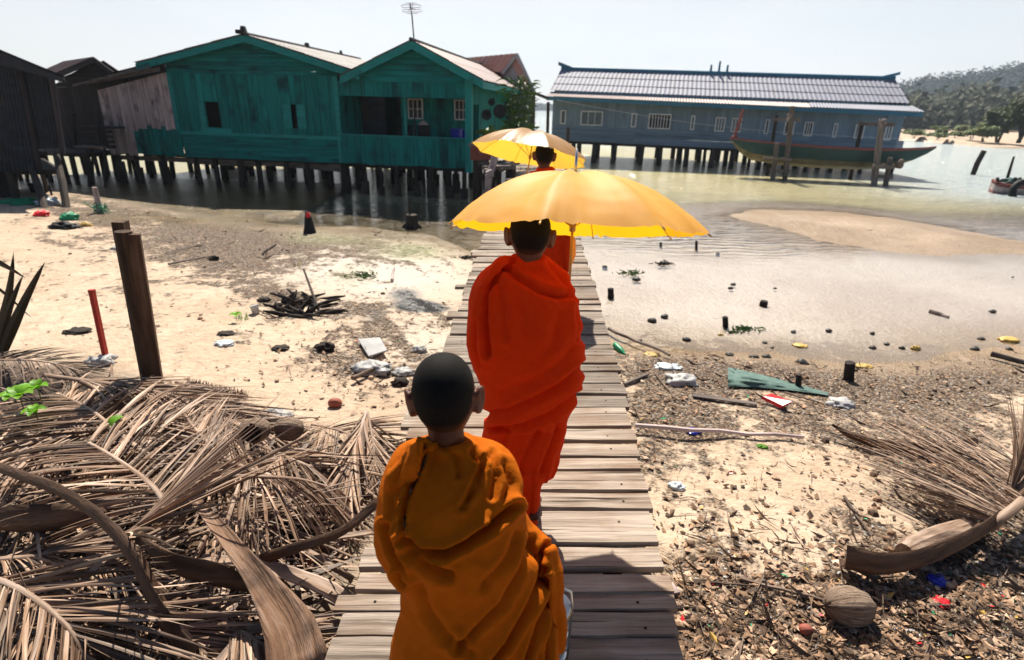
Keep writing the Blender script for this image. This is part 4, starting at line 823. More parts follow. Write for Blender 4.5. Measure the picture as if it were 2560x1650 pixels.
for (xa, ya, xb, yb) in ((46, 156, 100, 428), (128, 186, 158, 385)): hc.beam(PH(xa, ya, -.07), PH(xb, yb, -.07), .09, .05, up=V(*PH.n, 0))
hc.build("corner_board", M['hut_wood'], ht)
hs = MB(); q0 = PH(157, 400, .05)[:2]; sp = Plane(q0, q0 + (q0 / np.linalg.norm(q0)) - PH.u * .12); boards(hs, sp, lambda a: uh(130, 185)[1], lambda a: h_b + .2, 0, 3.2, .3); hs.build("side_wall", M['hut_wood'], ht)
hr = MB(); a, b = PH(-330, -10, -.3), PH(159, 194, -.3); a[2] -= .0
RD = V(*(q0 / np.linalg.norm(q0) - PH.u * .12), .06) * 3.2; A, B_, C_ = PH(-420, -60, -.35), PH(-20, 118, -.35), PH(160, 194, -.35)
corrug(hr, A, A + RD, B_ + RD, B_, 20, .02, 1); corrug(hr, B_, B_ + RD, C_ + RD, C_, 20, .02, 1); hr.slab([A - V(0, 0, .02), B_ - V(0, 0, .02), C_ - V(0, 0, .02), C_ - V(0, 0, .1), B_ - V(0, 0, .3), A - V(0, 0, .4)], V(*PH.n, 0) * .03); hr.build("roof", M['sheet'], ht)
hf = MB(); hfa, hfb = PH.P(uh(-300, 440)[0], h_b, .02), PH.P(uh(150, 400)[0], h_b, .02); hf.slab([hfa, hfb, hfb + RD * V(1, 1, 0), hfa + RD * V(1, 1, 0)], V(0, 0, -.1)); hf.slab([PH(-300, 430, .4), PH(40, 425, .4), PH(48, 510, .4), PH(-300, 540, .4)], V(*PH.n, 0) * .05); hf.build("floor", M['dark_wood'], ht)
for (xt, yt, xb, yb, w) in ((78, 420, 112, 522, .075), (140, 385, 165, 520, .075), (103, 430, 115, 475, .05), (20, 430, 40, 500, .07), (64, 425, 66, 445, .05)):
    a, b = PH(xt, yt, .02), G(xb, yb); hp = MB(); hp.tube([b - V(0, 0, .15), b * .5 + a * .5 + V(.02, 0, 0), a], [w, w * .95, w * .85], 8, jit=.12); hp.build("post", M['stilt'], ht)

PK = Plane(V(*atY(120, 430, 17.6)[:2]), V(*atY(290, 430, 17.2)[:2])); uk = PK.uz
hk = thing("plank_hut", "dark plank hut with a rusty brown roof standing behind the tin hut", "hut", PK.P(1, .8))
kb = MB(); zk0, zk1 = uk(200, 372)[1], uk(200, 220)[1]; ka = uk(233, 149)
laps(kb, PK, steps(zk1, ka[1], 5), lambda z: ka[0] - (ka[1] - z) * 2.2, lambda z: ka[0] + (ka[1] - z) * 1.6); boards(kb, PK, lambda u: zk1, lambda u: zk0, uk(140, 300)[0], uk(285, 300)[0], .3, jb=.1, off=.08); kb.build("wall", M['hut_wood'], hk)
kr = MB(); kt, kl, kr_ = uk(233, 143, -.25), uk(124, 192, -.25), uk(300, 192, -.25)
bl_ = V(*PK.n, 0) * 2.0 - V(*PK.u, 0) * 3.0
A = PK.P(kt[0], kt[1], -.25); D = PK.P(kl[0], kl[1], -.25); E_ = PK.P(kr_[0], kr_[1], -.25); corrug(kr, A + bl_, A, D, D + bl_, 14, .02, 1); corrug(kr, A, A + bl_, E_ + bl_, E_, 14, .02, 1); kr.build("roof", M['rustroof'], hk)
kx = MB(); kx.slab([A - V(0, 0, .06), D - V(0, 0, .02), PK.P(kl[0], zk1 - .3, -.0), PK.P(kr_[0], zk1 - .3, -.0), E_ - V(0, 0, .02)], V(*PK.n, 0) * .03 + V(0, 0, 0)); kx = kx.build("gable", M['hut_wood'], hk); kx.location += Vector((PK.n[0] * .3, PK.n[1] * .3, 0))
kg = MB()
for q in (D, E_): kg.beam(A - V(0, 0, .06), q - V(0, 0, .06), .04, .12)
kg.build("bargeboard", M['hut_wood'], hk)
kd = MB(); kd.slab([PK.P(uk(90, 300)[0], zk0, -1.2), PK.P(uk(290, 300)[0], zk0, -1.2), PK.P(uk(290, 300)[0], zk0, 2.5), PK.P(uk(90, 300)[0], zk0, 2.5)], V(0, 0, -.1)); kd.build("platform", M['dark_wood'], hk)
km = MB(); z1 = uk(230, 316, -1)[1]; km.slab([PK.P(uk(190, 316, -1)[0], z1, -1.0), PK.P(uk(275, 316, -1)[0], z1, -1.0), PK.P(uk(275, 316, -1)[0], z1, -.5), PK.P(uk(190, 316, -1)[0], z1, -.5)], V(0, 0, -.05))
for i in range(4): zq = z1 - .12 - .13 * i; km.beam(PK.P(uk(190, 320, -1)[0], zq, -.95), PK.P(uk(275, 320, -1)[0], zq, -.95), .03, .09)
for xx in (180, 240): km.beam(PK(xx, 280, -1), PK(xx + 8, 372, -1), .1, .1)
km.build("bench_rail", M['hut_wood'], hk)
stilts(hk, PK, steps(uk(110, 300)[0], uk(285, 300)[0], 5), [-1.1, -.2, .8, 1.8], zk0, .06, .0)
# small plank jetty between hut and lean-to
jt = thing("plank_jetty", "single plank on thin posts between the plank hut and the weathered lean-to", "jetty", PG(225, 370, -.6))
jm = MB(); jm.beam(PG(198, 366, -.8), PG(268, 368, -.6), .5, .05); jm.build("plank", M['grey_wood'], jt)
for x, yb in ((221, 460), (232, 455), (262, 462)): jp = MB(); a = PG(x - 2, 368, -.7); b = G(x, yb + 6); jp.tube([b - V(0, 0, .1), a], .035, 6); jp.build("post", M['stilt'], jt)
# ------------------------------------------------------------------ people
def join_remesh(mb, voxel, smooth_it):
    """one closed surface out of overlapping shapes"""
    o = mb.build("tmp", M['black']); md = o.modifiers.new("r", 'REMESH'); md.mode = 'VOXEL'; md.voxel_size = voxel
    if smooth_it: ms = o.modifiers.new("s", 'SMOOTH'); ms.iterations = smooth_it; ms.factor = .5
    dg = bpy.context.evaluated_depsgraph_get(); me = bpy.data.meshes.new_from_object(o.evaluated_get(dg)); old = o.data
    bpy.data.objects.remove(o); bpy.data.meshes.remove(old); return me
def mesh_np(me):
    n = len(me.vertices); co = np.zeros(n * 3); no = np.zeros(n * 3); me.vertices.foreach_get("co", co); me.vertices.foreach_get("normal", no); return co.reshape(-1, 3), no.reshape(-1, 3)
def finish(me, name, co, material, parent):
    me.vertices.foreach_set("co", co.astype(np.float32).ravel()); me.materials.clear(); me.materials.append(material); me.update()
    me.polygons.foreach_set("use_smooth", [True] * len(me.polygons)); me.name = name
    o = bpy.data.objects.new(name, me); COL.objects.link(o)
    if parent is not None: o.parent = parent
    return o
def lap_smooth(me, d, it):
    """spread a per-vertex quantity a little over the mesh"""
    ne = len(me.edges); e = np.zeros(ne * 2, np.int32); me.edges.foreach_get("vertices", e); e = e.reshape(-1, 2); deg = np.bincount(e.ravel(), minlength=len(me.vertices)).astype(float)
    for _ in range(it):
        s = np.zeros_like(d); np.add.at(s, e[:, 0], d[e[:, 1]]); np.add.at(s, e[:, 1], d[e[:, 0]]); d = .4 * d + .6 * s / np.maximum(deg, 1)
    return d
def seg_dist(u, v, pl):
    d = np.full(u.shape, 1e9)
    for a, b in zip(pl[:-1], pl[1:]):
        ex, ey = b[0] - a[0], b[1] - a[1]; t = np.clip(((u - a[0]) * ex + (v - a[1]) * ey) / (ex * ex + ey * ey + 1e-9), 0, 1)
        d = np.minimum(d, np.hypot(u - a[0] - ex * t, v - a[1] - ey * t))
    return d
def ringloft(mb, rings, n=36, pw=2.3):
    """rings: (centre, half-width, half-depth)"""
    v, f = [], []
    for c, a, b in rings:
        for k in range(n):
            t = 2 * PI * k / n; x, y = math.cos(t), math.sin(t); x = math.copysign(abs(x) ** (2 / pw), x); y = math.copysign(abs(y) ** (2 / pw), y); v.append((c[0] + a * x, c[1] + b * y, c[2]))
    K = len(rings)
    for i in range(K - 1):
        for k in range(n): k2 = (k + 1) % n; f.append((i * n + k, i * n + k2, (i + 1) * n + k2, (i + 1) * n + k))
    f.append(tuple(range(n))[::-1]); f.append(tuple((K - 1) * n + k for k in range(n))); mb.add(v, f, None, .5)
def head_point(t, a, s=1.0, grow=0.0):
    """point of a head facing +Y; t from crown (0) to chin (pi), a round the axis; unit: half-width about .076"""
    st, ct = math.sin(t), math.cos(t); x, y, z = st * math.cos(a), st * math.sin(a), ct
    X, Y, Z = .0765 * x, .094 * y, (.109 * z ** .86 if z > 0 else .116 * z)
    if z > 0: q_ = (x * x + y * y) ** .5 + 1e-9; X *= q_ ** -.12; Y *= q_ ** -.12
    if z < 0:                                        # jaw and nape narrow
        k = -z; X *= 1 - (.30 if y > 0 else .36) * k * k; 
        if y < 0: Y *= 1 - .40 * k
        else: Y *= 1 - .10 * k
    if y > 0: X *= 1 - .10 * y * y
    if z > .1: X *= 1.03
    if y > .2:
        nose = math.exp(-((x / .16) ** 2)) * math.exp(-(((z + .24) / .17) ** 2)); Y += .020 * nose
        brow = math.exp(-(((z - .06) / .10) ** 2)); Y += .004 * brow
        for sx in (-1, 1): Y -= .009 * math.exp(-(((x - sx * .40) / .17) ** 2 + ((z + .06) / .11) ** 2))
        Y += .006 * math.exp(-((x / .30) ** 2 + ((z + .52) / .09) ** 2)) - .004 * math.exp(-((x / .3) ** 2 + ((z + .51) / .022) ** 2)) + .005 * math.exp(-((x / .3) ** 2 + ((z + .86) / .12) ** 2))
    p = np.array([X, Y, Z]); 
    if grow: p = p * (1 + grow)
    return p * s
def rot(ax, ang): return np.array(Matrix.Rotation(ang, 3, ax))
def head(mb, hb, c, Rm, s=1.0, hairline=0.0):
    n, m = 44, 34
    v, f = [], []
    for i in range(m + 1):
        for k in range(n): v.append(c + Rm @ head_point(PI * i / m, 2 * PI * k / n, s))
    for i in range(m):
        for k in range(n): k2 = (k + 1) % n; f.append((i * n + k, (i + 1) * n + k, (i + 1) * n + k2, i * n + k2))
    mb.add(v, f, None, .5)
    # ears: a rim with a hollow
    for sx in (-1, 1):
        pts = []; 
        for j in range(12): 
            a = 2 * PI * j / 11 * .86 + .35; pts.append(c + Rm @ (np.array([sx * (.0770 + .021 * (.6 + .4 * math.cos(a - 2.6))), -.006 - .021 * math.cos(a) * .8, -.012 + .034 * math.sin(a) * (1.0 if math.sin(a) > 0 else .9)]) * s))
        mb.tube(pts, [.0065 * s] * 12, 7, rnd=.5); Re = Rm @ rot('Z', sx * math.radians(-34)) 
        mb.blob(c + Rm @ (np.array([sx * .084, -.006, -.014]) * s), np.array([.0075, .020, .032]) * s, 12, 9, 0, .5, R=Re)
        mb.blob(c + Rm @ (np.array([sx * .080, .004, -.042]) * s), np.array([.006, .009, .010]) * s, 8, 6, 0, .5, R=Re)
    # hair: a close shell over the crown and down to the nape
    v, f, idx, hr_ = [], [], {}, []
    def keep(t, a):
        z = math.cos(t); y = math.sin(t) * math.sin(a); x = math.sin(t) * math.cos(a)
        if y > .25: lim = .38 + hairline
        elif y > -.15: lim = .06 + (y + .15) * .6
        else: lim = .06 - min(1, (-.15 - y) * 1.9) * .74
        return z > lim
    n, m = 60, 48
    for i in range(m):
        for k in range(n):
            ts = (PI * i / m, PI * (i + 1) / m); As = (2 * PI * k / n, 2 * PI * (k + 1) / n)
            if keep(sum(ts) / 2, sum(As) / 2):
                q = []
                for (ii, kk) in ((i, k), (i + 1, k), (i + 1, (k + 1) % n), (i, (k + 1) % n)):
                    if (ii, kk) not in idx:
                        t, a = PI * ii / m, 2 * PI * kk / n; edge = .0 if not all(keep(t + d1, a + d2) for d1 in (-.09, .09) for d2 in (-.09, .09)) else 1.0
                        zz_, yy_ = math.cos(t), math.sin(t) * math.sin(a); lm_ = .38 + hairline if yy_ > .25 else (.06 + (yy_ + .15) * .6 if yy_ > -.15 else .06 - min(1, (-.15 - yy_) * 1.9) * .74); hr_.append(min(1, max(0, (zz_ - lm_) / .30)))
                        idx[(ii, kk)] = len(v); v.append(c + Rm @ head_point(t, a, s, .008 + .018 * edge + .004 * edge * mnoise.noise(Vector((7 * t, 5 * a, 0)))))
                    q.append(idx[(ii, kk)])
                f.append(tuple(q))
    hb.add(v, f, None, hr_)
def hand(mb, wrist, d, palm_n, s=1.0, curl=1.0, side=1, spread=.06):
    """palm and five fingers; d along the hand, palm_n out of the palm, side: +1 puts the thumb on d x palm_n"""
    d = np.asarray(d, float) / np.linalg.norm(d); pn = np.asarray(palm_n, float); pn = pn - d * (pn @ d); pn /= np.linalg.norm(pn); sdv = np.cross(d, pn) * side
    c = wrist + d * .042 * s; Rm = np.stack([d, sdv, pn], 1); mb.blob(c, np.array([.046, .036, .015]) * s, 14, 9, 0, .5, R=Rm)
    for i, (off, L, dz) in enumerate(((.027, .066, 0), (.009, .074, .004), (-.009, .069, .002), (-.026, .053, -.005))):
        p = wrist + d * (.078 + dz) * s + sdv * off * s; dirn = d + sdv * off * spread * 20; dirn /= np.linalg.norm(dirn); pts = [p - dirn * .02 * s, p]; ang = 0
        for j, fr in enumerate((.42, .32, .26)):
            ang += curl * (.75, .85, .55)[j] * (1 + .08 * i); q = dirn * math.cos(ang) + pn * math.sin(ang); pts.append(pts[-1] + q * L * fr * s)
        mb.tube(pts, [.0085 * s, .0085 * s, .008 * s, .0072 * s, .0062 * s], 8, rnd=.5)
    p = wrist + d * .02 * s + sdv * .026 * s; t1 = d * .6 + sdv * .8; t1 /= np.linalg.norm(t1); t2 = d * .75 + sdv * .25 + pn * .6 * curl; t2 /= np.linalg.norm(t2)
    mb.tube([p - t1 * .01 * s, p + t1 * .03 * s, p + t1 * .03 * s + t2 * .028 * s, p + t1 * .03 * s + t2 * .05 * s], [.011 * s, .010 * s, .009 * s, .007 * s], 8, rnd=.5)
def foot(mb, ankle, yaw, s=1.0):
    d = np.array([math.sin(yaw), math.cos(yaw), 0]); sdv = np.array([d[1], -d[0], 0]); g = ankle[2] - .055 * s
    mb.tube([ankle - d * .045 * s + V(0, 0, -.028 * s), ankle + V(0, 0, -.012 * s) + d * .02 * s, ankle + d * .09 * s + V(0, 0, -.034 * s), ankle + d * .155 * s + V(0, 0, -.044 * s)], [.026 * s, .036 * s, .034 * s, .02 * s], 10, rnd=.5, flat=.75)
    for j in range(5): p = ankle + d * (.15 - .008 * j) * s + sdv * (-.03 + .015 * j) * s; mb.tube([p + V(0, 0, -.044 * s), p + d * .04 * s + V(0, 0, -.046 * s)], [.009 * s, .007 * s], 6, rnd=.5)
def arm(mb, sh, el, wr, s=1.0): mb.tube([sh, sh * .5 + el * .5, el, el * .45 + wr * .55, wr], np.array([.043, .037, .031, .029, .021]) * s, 12, rnd=.5)
def leg(mb, hip, kn, an, s=1.0): mb.tube([hip, hip * .5 + kn * .5, kn, kn * .6 + an * .4, an], np.array([.075, .062, .047, .045, .029]) * s, 12, rnd=.5)
def spline_px(p, n):
    p = np.array(p, float); s = np.concatenate([[0], np.cumsum(np.hypot(*np.diff(p, axis=0).T))]); t = np.linspace(0, s[-1], n); return np.stack([np.interp(t, s, p[:, 0]), np.interp(t, s, p[:, 1])], 1)
def dyf(y, a, b): return float(np.interp(y, a, b))
def rows_to_rings(rows, Y, cy=0.0, dep=.62):
    out = []
    for r_ in rows:
        k = r_[3] if len(r_) > 3 else dep; dy = r_[4] if len(r_) > 4 else 0; a, b = atY(r_[0], r_[2], Y + dy), atY(r_[1], r_[2], Y + dy); hw = (b[0] - a[0]) / 2
        out.append((V((a[0] + b[0]) / 2, Y + cy + dy, (a[2] + b[2]) / 2), hw, hw * k))
    return out
def robe(name, rings_sets, tubes, creases, material, parent, voxel=.009, sm=5, wr=(.004, (9, 3)), loc=None, hem=None):
    mb = MB()
    for rs in rings_sets: ringloft(mb, rs)
    for (pts, rad) in tubes: mb.tube(pts, rad, 16, rnd=.5)
    me = join_remesh(mb, voxel, sm); co, no = mesh_np(me); u, v, dep = project(co[:, 0], co[:, 1], co[:, 2])
    d = np.zeros(len(co)); backf = sstep(.35, -.15, no[:, 1])
    for (pl, w, k) in creases:
        ds = seg_dist(u, v, pl); prof = np.exp(-(ds / (.75 * w)) ** 1.15) - .45 * np.exp(-((ds - 1.9 * w) / (1.1 * w)) ** 2); d -= 1.5 * k * prof * backf
    # soft cloth wrinkles, slanting
    q = co[:, 2] + .55 * co[:, 0]; q2 = co[:, 0] - .55 * co[:, 2]
    rg = lambda a_, b_, s_, sd_: 1 - 2.2 * np.abs(fbm(a_, b_, s_, 2, sd_))
    d += wr[0] * (.9 * rg(q * wr[1][0], q2 * wr[1][1] + co[:, 1] * 4, 1.1, 11) + .7 * rg(q2 * wr[1][0] * .8, q * wr[1][1] + co[:, 1] * 3, .9, 21) + .5 * fbm(q * 14, q2 * 14, 1.5, 3, 31))
    if hem is not None:                               # upright folds that grow towards the hem
        z0, z1, k = hem; t = sstep(z0, z1, co[:, 2]); ang = np.arctan2(co[:, 1] - parent.location[1], co[:, 0] - parent.location[0]); d += k * t * (np.sin(ang * 13 + 2 * fbm(co[:, 2], ang, 2.2, 2, 5)) + .5 * np.sin(ang * 29 + 1))
    co2 = co + no * d[:, None]; co2 -= np.array(parent.location)[None, :]
    return finish(me, name, co2, material, parent)

def umbrella(name, label, c, axis, az0, R_, h_, pole_len, material, ferrule=.09, seed=1, seam=0):
    t = thing(name, label, "umbrella", c, "open yellow umbrellas"); ng, na = 26, 160; v, f = [], []
    for i in range(ng + 1):
        r_ = i / ng
        for k in range(na):
            a = 2 * PI * k / na; b = (a * 8 / (2 * PI)) % 1.0; s = math.sin(PI * b); rr = r_ * (1 - .10 * s * r_ ** 2)
            z = h_ * (1 - r_ ** 2.25) + .035 * R_ / .56 * (1 - r_) * (r_ ** .5) * .6 - (.045 * s + .03 * s * s) * r_ * (1.10 - r_)
            w = .006 * (r_ ** 4) * mnoise.noise(Vector((26 * b * (1 if b < .5 else 1), 3.0 * r_, int(a * 8 / (2 * PI)) * 7.3 + seed))) * (abs(math.cos(PI * b)) ** 1.2) * 2.4 + .005 * r_ ** 2 * mnoise.noise(Vector((r_ * 14 + 3 * math.cos(a), 5 * math.sin(a), seed)))
            v.append((rr * R_ * math.cos(a), rr * R_ * math.sin(a), z + w))
    for i in range(ng):
        for k in range(na): k2 = (k + 1) % na; f.append((i * na + k, (i + 1) * na + k, (i + 1) * na + k2, i * na + k2))
    mb = MB(); mb.add(v, f, None, .5); o = mb.build("canopy", material, None, True); o.parent = t
    prof = lambda r_: h_ * (1 - r_ ** 2.25) + .035 * R_ / .56 * (1 - r_) * (r_ ** .5) * .6
    for k in range(8):
        a = 2 * PI * k / 8; e = V(math.cos(a), math.sin(a), 0); mb = MB(); mb.tube([e * R_ * q + V(0, 0, prof(q) - .005) for q in (0.02, .2, .4, .6, .8, 1.0)], .0022, 5); mb.tube([e * R_ * 1.0 + V(0, 0, -.004), e * R_ * 1.02 + V(0, 0, -.012)], .0035, 5); 
        mb.tube([V(0, 0, h_ - .20) + e * .012, e * R_ * .5 + V(0, 0, prof(.5) - .006)], .0018, 5); o = mb.build("rib", M['brass']); o.parent = t
    mb = MB(); mb.tube([V(0, 0, h_ + .01), V(0, 0, -pole_len)], .0055, 8); mb.lathe(V(0, 0, h_ - .225), [(.0055, 0), (.013, .004), (.013, .03), (.0075, .04), (.0075, .055), (.0055, .056)], 10); o = mb.build("pole", M['brass'], None, True); o.parent = t
    mb = MB(); mb.tube([V(0, 0, h_ - .005), V(0, 0, h_ + ferrule)], [.0065, .005], 8); mb.lathe(V(0, 0, h_ - .002), [(.022, 0), (.016, .006), (.006, .01)], 12); o = mb.build("ferrule", M['metal'], None, True); o.parent = t
    pt = V(0, 0, -pole_len); mb = MB(); mb.tube([pt + V(0, 0, .02)] + [pt + V(0, -.028 + .028 * math.cos(q), -.028 * math.sin(q) - .0) for q in steps(0, PI, 7)], .009, 8); o = mb.build("handle", M['dark_wood'], None, True); o.parent = t
    # spin so that a rib tip lies at az0, then tip the axis
    ax = Vector(axis).normalized(); qt = Vector((0, 0, 1)).rotation_difference(ax) @ Matrix.Rotation(az0, 3, 'Z').to_quaternion(); t.rotation_euler = qt.to_euler(); return t, ax

# --- the monk in the middle
Y2 = 2.05; L2 = V(.105, 2.05, wzz(2.05))
m2 = thing("person", "monk in a bright orange robe walking in the middle under the large yellow umbrella", "person", L2, "monks walking in a line")
bm2, hm2 = MB(), MB(); hc = atY(1325, 590, Y2 + .03) + V(0, .0, 0.005); s2 = .95
head(bm2, hm2, hc, rot('X', math.radians(-8)) @ rot('Y', math.radians(1.5)), s2); nk = atY(1325, 655, Y2 + .03)
bm2.tube([hc + V(0, -.012, -.03), hc + V(0, -.02, -.09), nk + V(0, .015, -.06)], [.050, .047, .050], 14, rnd=.5)
ringloft(bm2, [(nk + V(0, .0, -.05), .045, .035), (nk + V(0, -.02, -.12), .09, .03), (nk + V(0, -.06, -.2), .11, .05), (nk + V(0, -.075, -.42), .10, .05), (nk + V(0, -.06, -.54), .10, .05)])
hipz = nk[2] - .55
sR, eR_, wR = V(nk[0] + .14, Y2, nk[2] - .11), V(nk[0] + .17, Y2 - .02, nk[2] - .36), V(nk[0] + .13, Y2 + .20, nk[2] - .36)
# umbrella of the middle monk: rim centre and axis
c2 = atY(1431, 574, 2.24); ax2 = V(.015, math.sin(math.radians(14)), math.cos(math.radians(14)))
gp = c2 - ax2 * .44; wR = gp + V(-.035, -.075, -.015)
arm(bm2, sR + V(-.03, .02, -.02), eR_ + V(-.03, .02, 0), wR, .78); hand(bm2, wR, V(.03, .075, .02), V(1, -.2, 0), .85, 1.25, -1)
sL, eL_, wL = V(nk[0] - .14, Y2, nk[2] - .11), V(nk[0] - .165, Y2 + .01, nk[2] - .37), V(nk[0] - .05, Y2 + .19, nk[2] - .40)
arm(bm2, sL + V(.03, .02, -.02), eL_ + V(.02, .02, 0), wL, .78); hand(bm2, wL, V(.08, .05, 0), V(0, -1, .3), .85, .8, 1)
z0 = L2[2]
leg(bm2, V(nk[0] + .06, Y2 - .03, hipz), V(.115, Y2 + .0, z0 + .34), V(.118, Y2 - .06, z0 + .085), .6); leg(bm2, V(nk[0] - .06, Y2 - .03, hipz), V(.05, Y2 + .02, z0 + .34), V(.03, Y2 + .11, z0 + .06), .6)
foot(bm2, V(.118, Y2 - .06, z0 + .085), .05, .85); foot(bm2, V(.03, Y2 + .11, z0 + .055), -.05, .85)
me = join_remesh(bm2, .0055, 2); co, no = mesh_np(me); finish(me, "body", co - np.array(m2.location), M['skin'], m2)
hm2.build("hair", M['hair'], m2, True)
rows = [(1296, 1354, 634, .9), (1284, 1366, 644, .8), (1268, 1378, 652, .62), (1240, 1390, 661, .56), (1216, 1405, 674, .52), (1196, 1422, 694, .52), (1183, 1434, 715, .54), (1175, 1443, 740, .56), (1171, 1450, 775, .58), (1169, 1455, 815, .60), (1169, 1457, 860, .62), (1180, 1457, 900, .62), (1194, 1454, 940, .62), (1203, 1445, 975, .62), (1214, 1428, 1020, .60), (1222, 1415, 1050, .58)]
rows2 = [(1226, 1412, 1030, .5), (1214, 1414, 1060, .6), (1205, 1407, 1105, .62), (1212, 1397, 1145, .6), (1222, 1387, 1178, .6), (1232, 1372, 1186, .5)]
rows3 = [(1268, 1366, 1150, .6), (1282, 1352, 1200, .7), (1291, 1347, 1250, .8), (1298, 1342, 1290, .9), (1302, 1338, 1316, .95), (1304, 1336, 1326, .95)]
cr2 = [([(1285, 655), (1243, 688), (1217, 735), (1214, 800), (1222, 885)], 7, .020), ([(1262, 672), (1300, 700), (1345, 728), (1392, 743), (1432, 740)], 9, .016), ([(1243, 705), (1258, 760), (1268, 840)], 10, .007),
       ([(1458, 915), (1400, 962), (1330, 1000), (1270, 1028), (1222, 1033)], 9, .017), ([(1442, 985), (1380, 1032), (1310, 1062), (1240, 1070)], 8, .016), ([(1426, 690), (1441, 760), (1450, 850)], 7, .010), ([(1456, 840), (1400, 905), (1330, 955), (1260, 978)], 13, .008),
       ([(1192, 800), (1188, 860), (1200, 915)], 6, .008), ([(1205, 730), (1195, 790)], 6, .007), ([(1395, 1060), (1376, 1120), (1352, 1182)], 7, .012), ([(1345, 1075), (1320, 1130), (1300, 1180)], 8, .010), ([(1270, 1075), (1250, 1130)], 7, .010), ([(1370, 660), (1405, 700), (1420, 730)], 7, .008), ([(1300, 760), (1330, 850), (1340, 930)], 18, .006), ([(1400, 780), (1385, 850), (1345, 910)], 14, .006)]
col2 = nk + V(.002, .005, -.004)
rows = [(*r_, dyf(r_[2], [634, 661, 690, 715, 800, 900, 1050], [.03, .032, .012, -.015, -.05, -.06, -.03])) for r_ in rows]
robe("robe", [rows_to_rings(rows, Y2)[::-1], rows_to_rings(rows2, Y2, .0)[::-1], rows_to_rings(rows3, Y2, -.052)[::-1]],
     [([col2 + V(.062 * math.cos(a), .058 * math.sin(a), .012 * math.sin(a) * -1 - .006) for a in steps(0, 2 * PI, 16)], .020),
      ([sL + V(.01, 0, .0), eL_ + V(.0, 0, 0), wL * .8 + eL_ * .2], [.055, .062, .05]), ([sR + V(-.02, 0, -.01), eR_ + V(-.03, 0, 0), wR * .75 + eR_ * .25], [.055, .06, .055]),
      ([atY(1262, 655, Y2 - .03), atY(1225, 690, Y2 - .045), atY(1205, 745, Y2 - .05), atY(1200, 830, Y2 - .05), atY(1212, 905, Y2 - .02)], [.016, .024, .032, .036, .026])], cr2, M['orange'], m2, .0065, 6, hem=(L2[2] + .45, L2[2] + .22, .004))
u2, _a = umbrella("umbrella", "large bright yellow umbrella over the middle monk, nearest of the two umbrellas", c2, ax2, math.radians(253), .512, .215, .58, M['umb'], .095, 3)

# --- the monk in front
Y3 = 4.92; L3 = V(.26, Y3, wzz(Y3)); m3 = thing("person", "monk in an orange robe farthest along the walkway, mostly hidden behind the large yellow umbrella", "person", L3, "monks walking in a line")
bm3, hm3 = MB(), MB(); hc = atY(1361, 388, Y3) + V(0, 0, .0); nk = atY(1364, 422, Y3)
head(bm3, hm3, hc, rot('X', math.radians(-8)) @ rot('Y', math.radians(2)), 1.0)
bm3.tube([hc + V(0, -.012, -.03), hc + V(0, -.02, -.09), nk + V(0, .015, -.06)], [.050, .047, .050], 14, rnd=.5)
ringloft(bm3, [(nk + V(0, .02, -.05), .045, .04), (nk + V(0, .035, -.12), .09, .035), (nk + V(0, .03, -.2), .12, .06), (nk + V(0, .02, -.42), .11, .06), (nk + V(0, .02, -.54), .11, .06)])
c3 = atY(1326, 388, 5.04); ax3 = V(.14, .24, .96); ax3 /= np.linalg.norm(ax3); gp3 = c3 - ax3 * .5
sL, eL_, wL = nk + V(-.15, 0, -.1), nk + V(-.18, .02, -.34), gp3 + V(.03, -.075, -.01); sR, eR_, wR = nk + V(.15, 0, -.1), nk + V(.19, -.01, -.35), nk + V(.12, .2, -.36)
arm(bm3, sL, eL_, wL, .92); hand(bm3, wL, V(-.02, .075, .02), V(-1, -.2, 0), .85, 1.25, 1); arm(bm3, sR, eR_, wR, .92); hand(bm3, wR, V(-.05, .07, 0), V(0, -1, .3), .85, .8, -1)
z0 = L3[2]; hipz = nk[2] - .55
leg(bm3, V(nk[0] + .07, Y3, hipz), V(L3[0] + .09, Y3 + .1, z0 + .36), V(L3[0] + .08, Y3 + .18, z0 + .055), .85); leg(bm3, V(nk[0] - .07, Y3, hipz), V(L3[0] - .04, Y3, z0 + .34), V(L3[0] - .05, Y3 - .12, z0 + .075), .85)
foot(bm3, V(L3[0] + .08, Y3 + .18, z0 + .05), .05, .85); foot(bm3, V(L3[0] - .05, Y3 - .12, z0 + .07), 0, .85)
me = join_remesh(bm3, .007, 2); co, no = mesh_np(me); finish(me, "body", co - np.array(m3.location), M['skin'], m3); hm3.build("hair", M['hair'], m3, True)
def R3(dx, w, dz, k=.6): return (nk + V(dx, 0, dz), w, w * k)
robe("robe", [[R3(.0, .035, .012, .9), R3(-.005, .06, -.01, .8), R3(-.01, .12, -.04, .6), R3(-.01, .16, -.08), R3(-.01, .19, -.15), R3(0, .205, -.25), R3(.01, .21, -.36), R3(.01, .20, -.5), R3(.02, .19, -.62), R3(.02, .185, -.75), R3(.03, .195, -.85), R3(.03, .19, -.9)][::-1]],
     [([nk + V(.055 * math.cos(a), .055 * math.sin(a), -.004) for a in steps(0, 2 * PI, 14)], .018), ([sL, eL_, wL * .7 + eL_ * .3], [.06, .06, .05]), ([sR, eR_, wR * .7 + eR_ * .3], [.06, .06, .05]), ([nk + V(-.09, -.05, -.03), nk + V(-.15, -.07, -.12), nk + V(-.16, -.07, -.3)], [.03, .04, .03]), ([nk + V(.16, -.02, -.3), nk + V(.20, -.05, -.55), nk + V(.22, -.05, -.85)], [.05, .05, .045])],
     [([(1335, 440), (1320, 470), (1315, 520)], 4, .015), ([(1420, 560), (1405, 620), (1412, 690)], 5, .012), ([(1400, 590), (1395, 660)], 5, .012)], M['orange'], m3, .011, 4, hem=(L3[2] + .5, L3[2] + .1, .008))
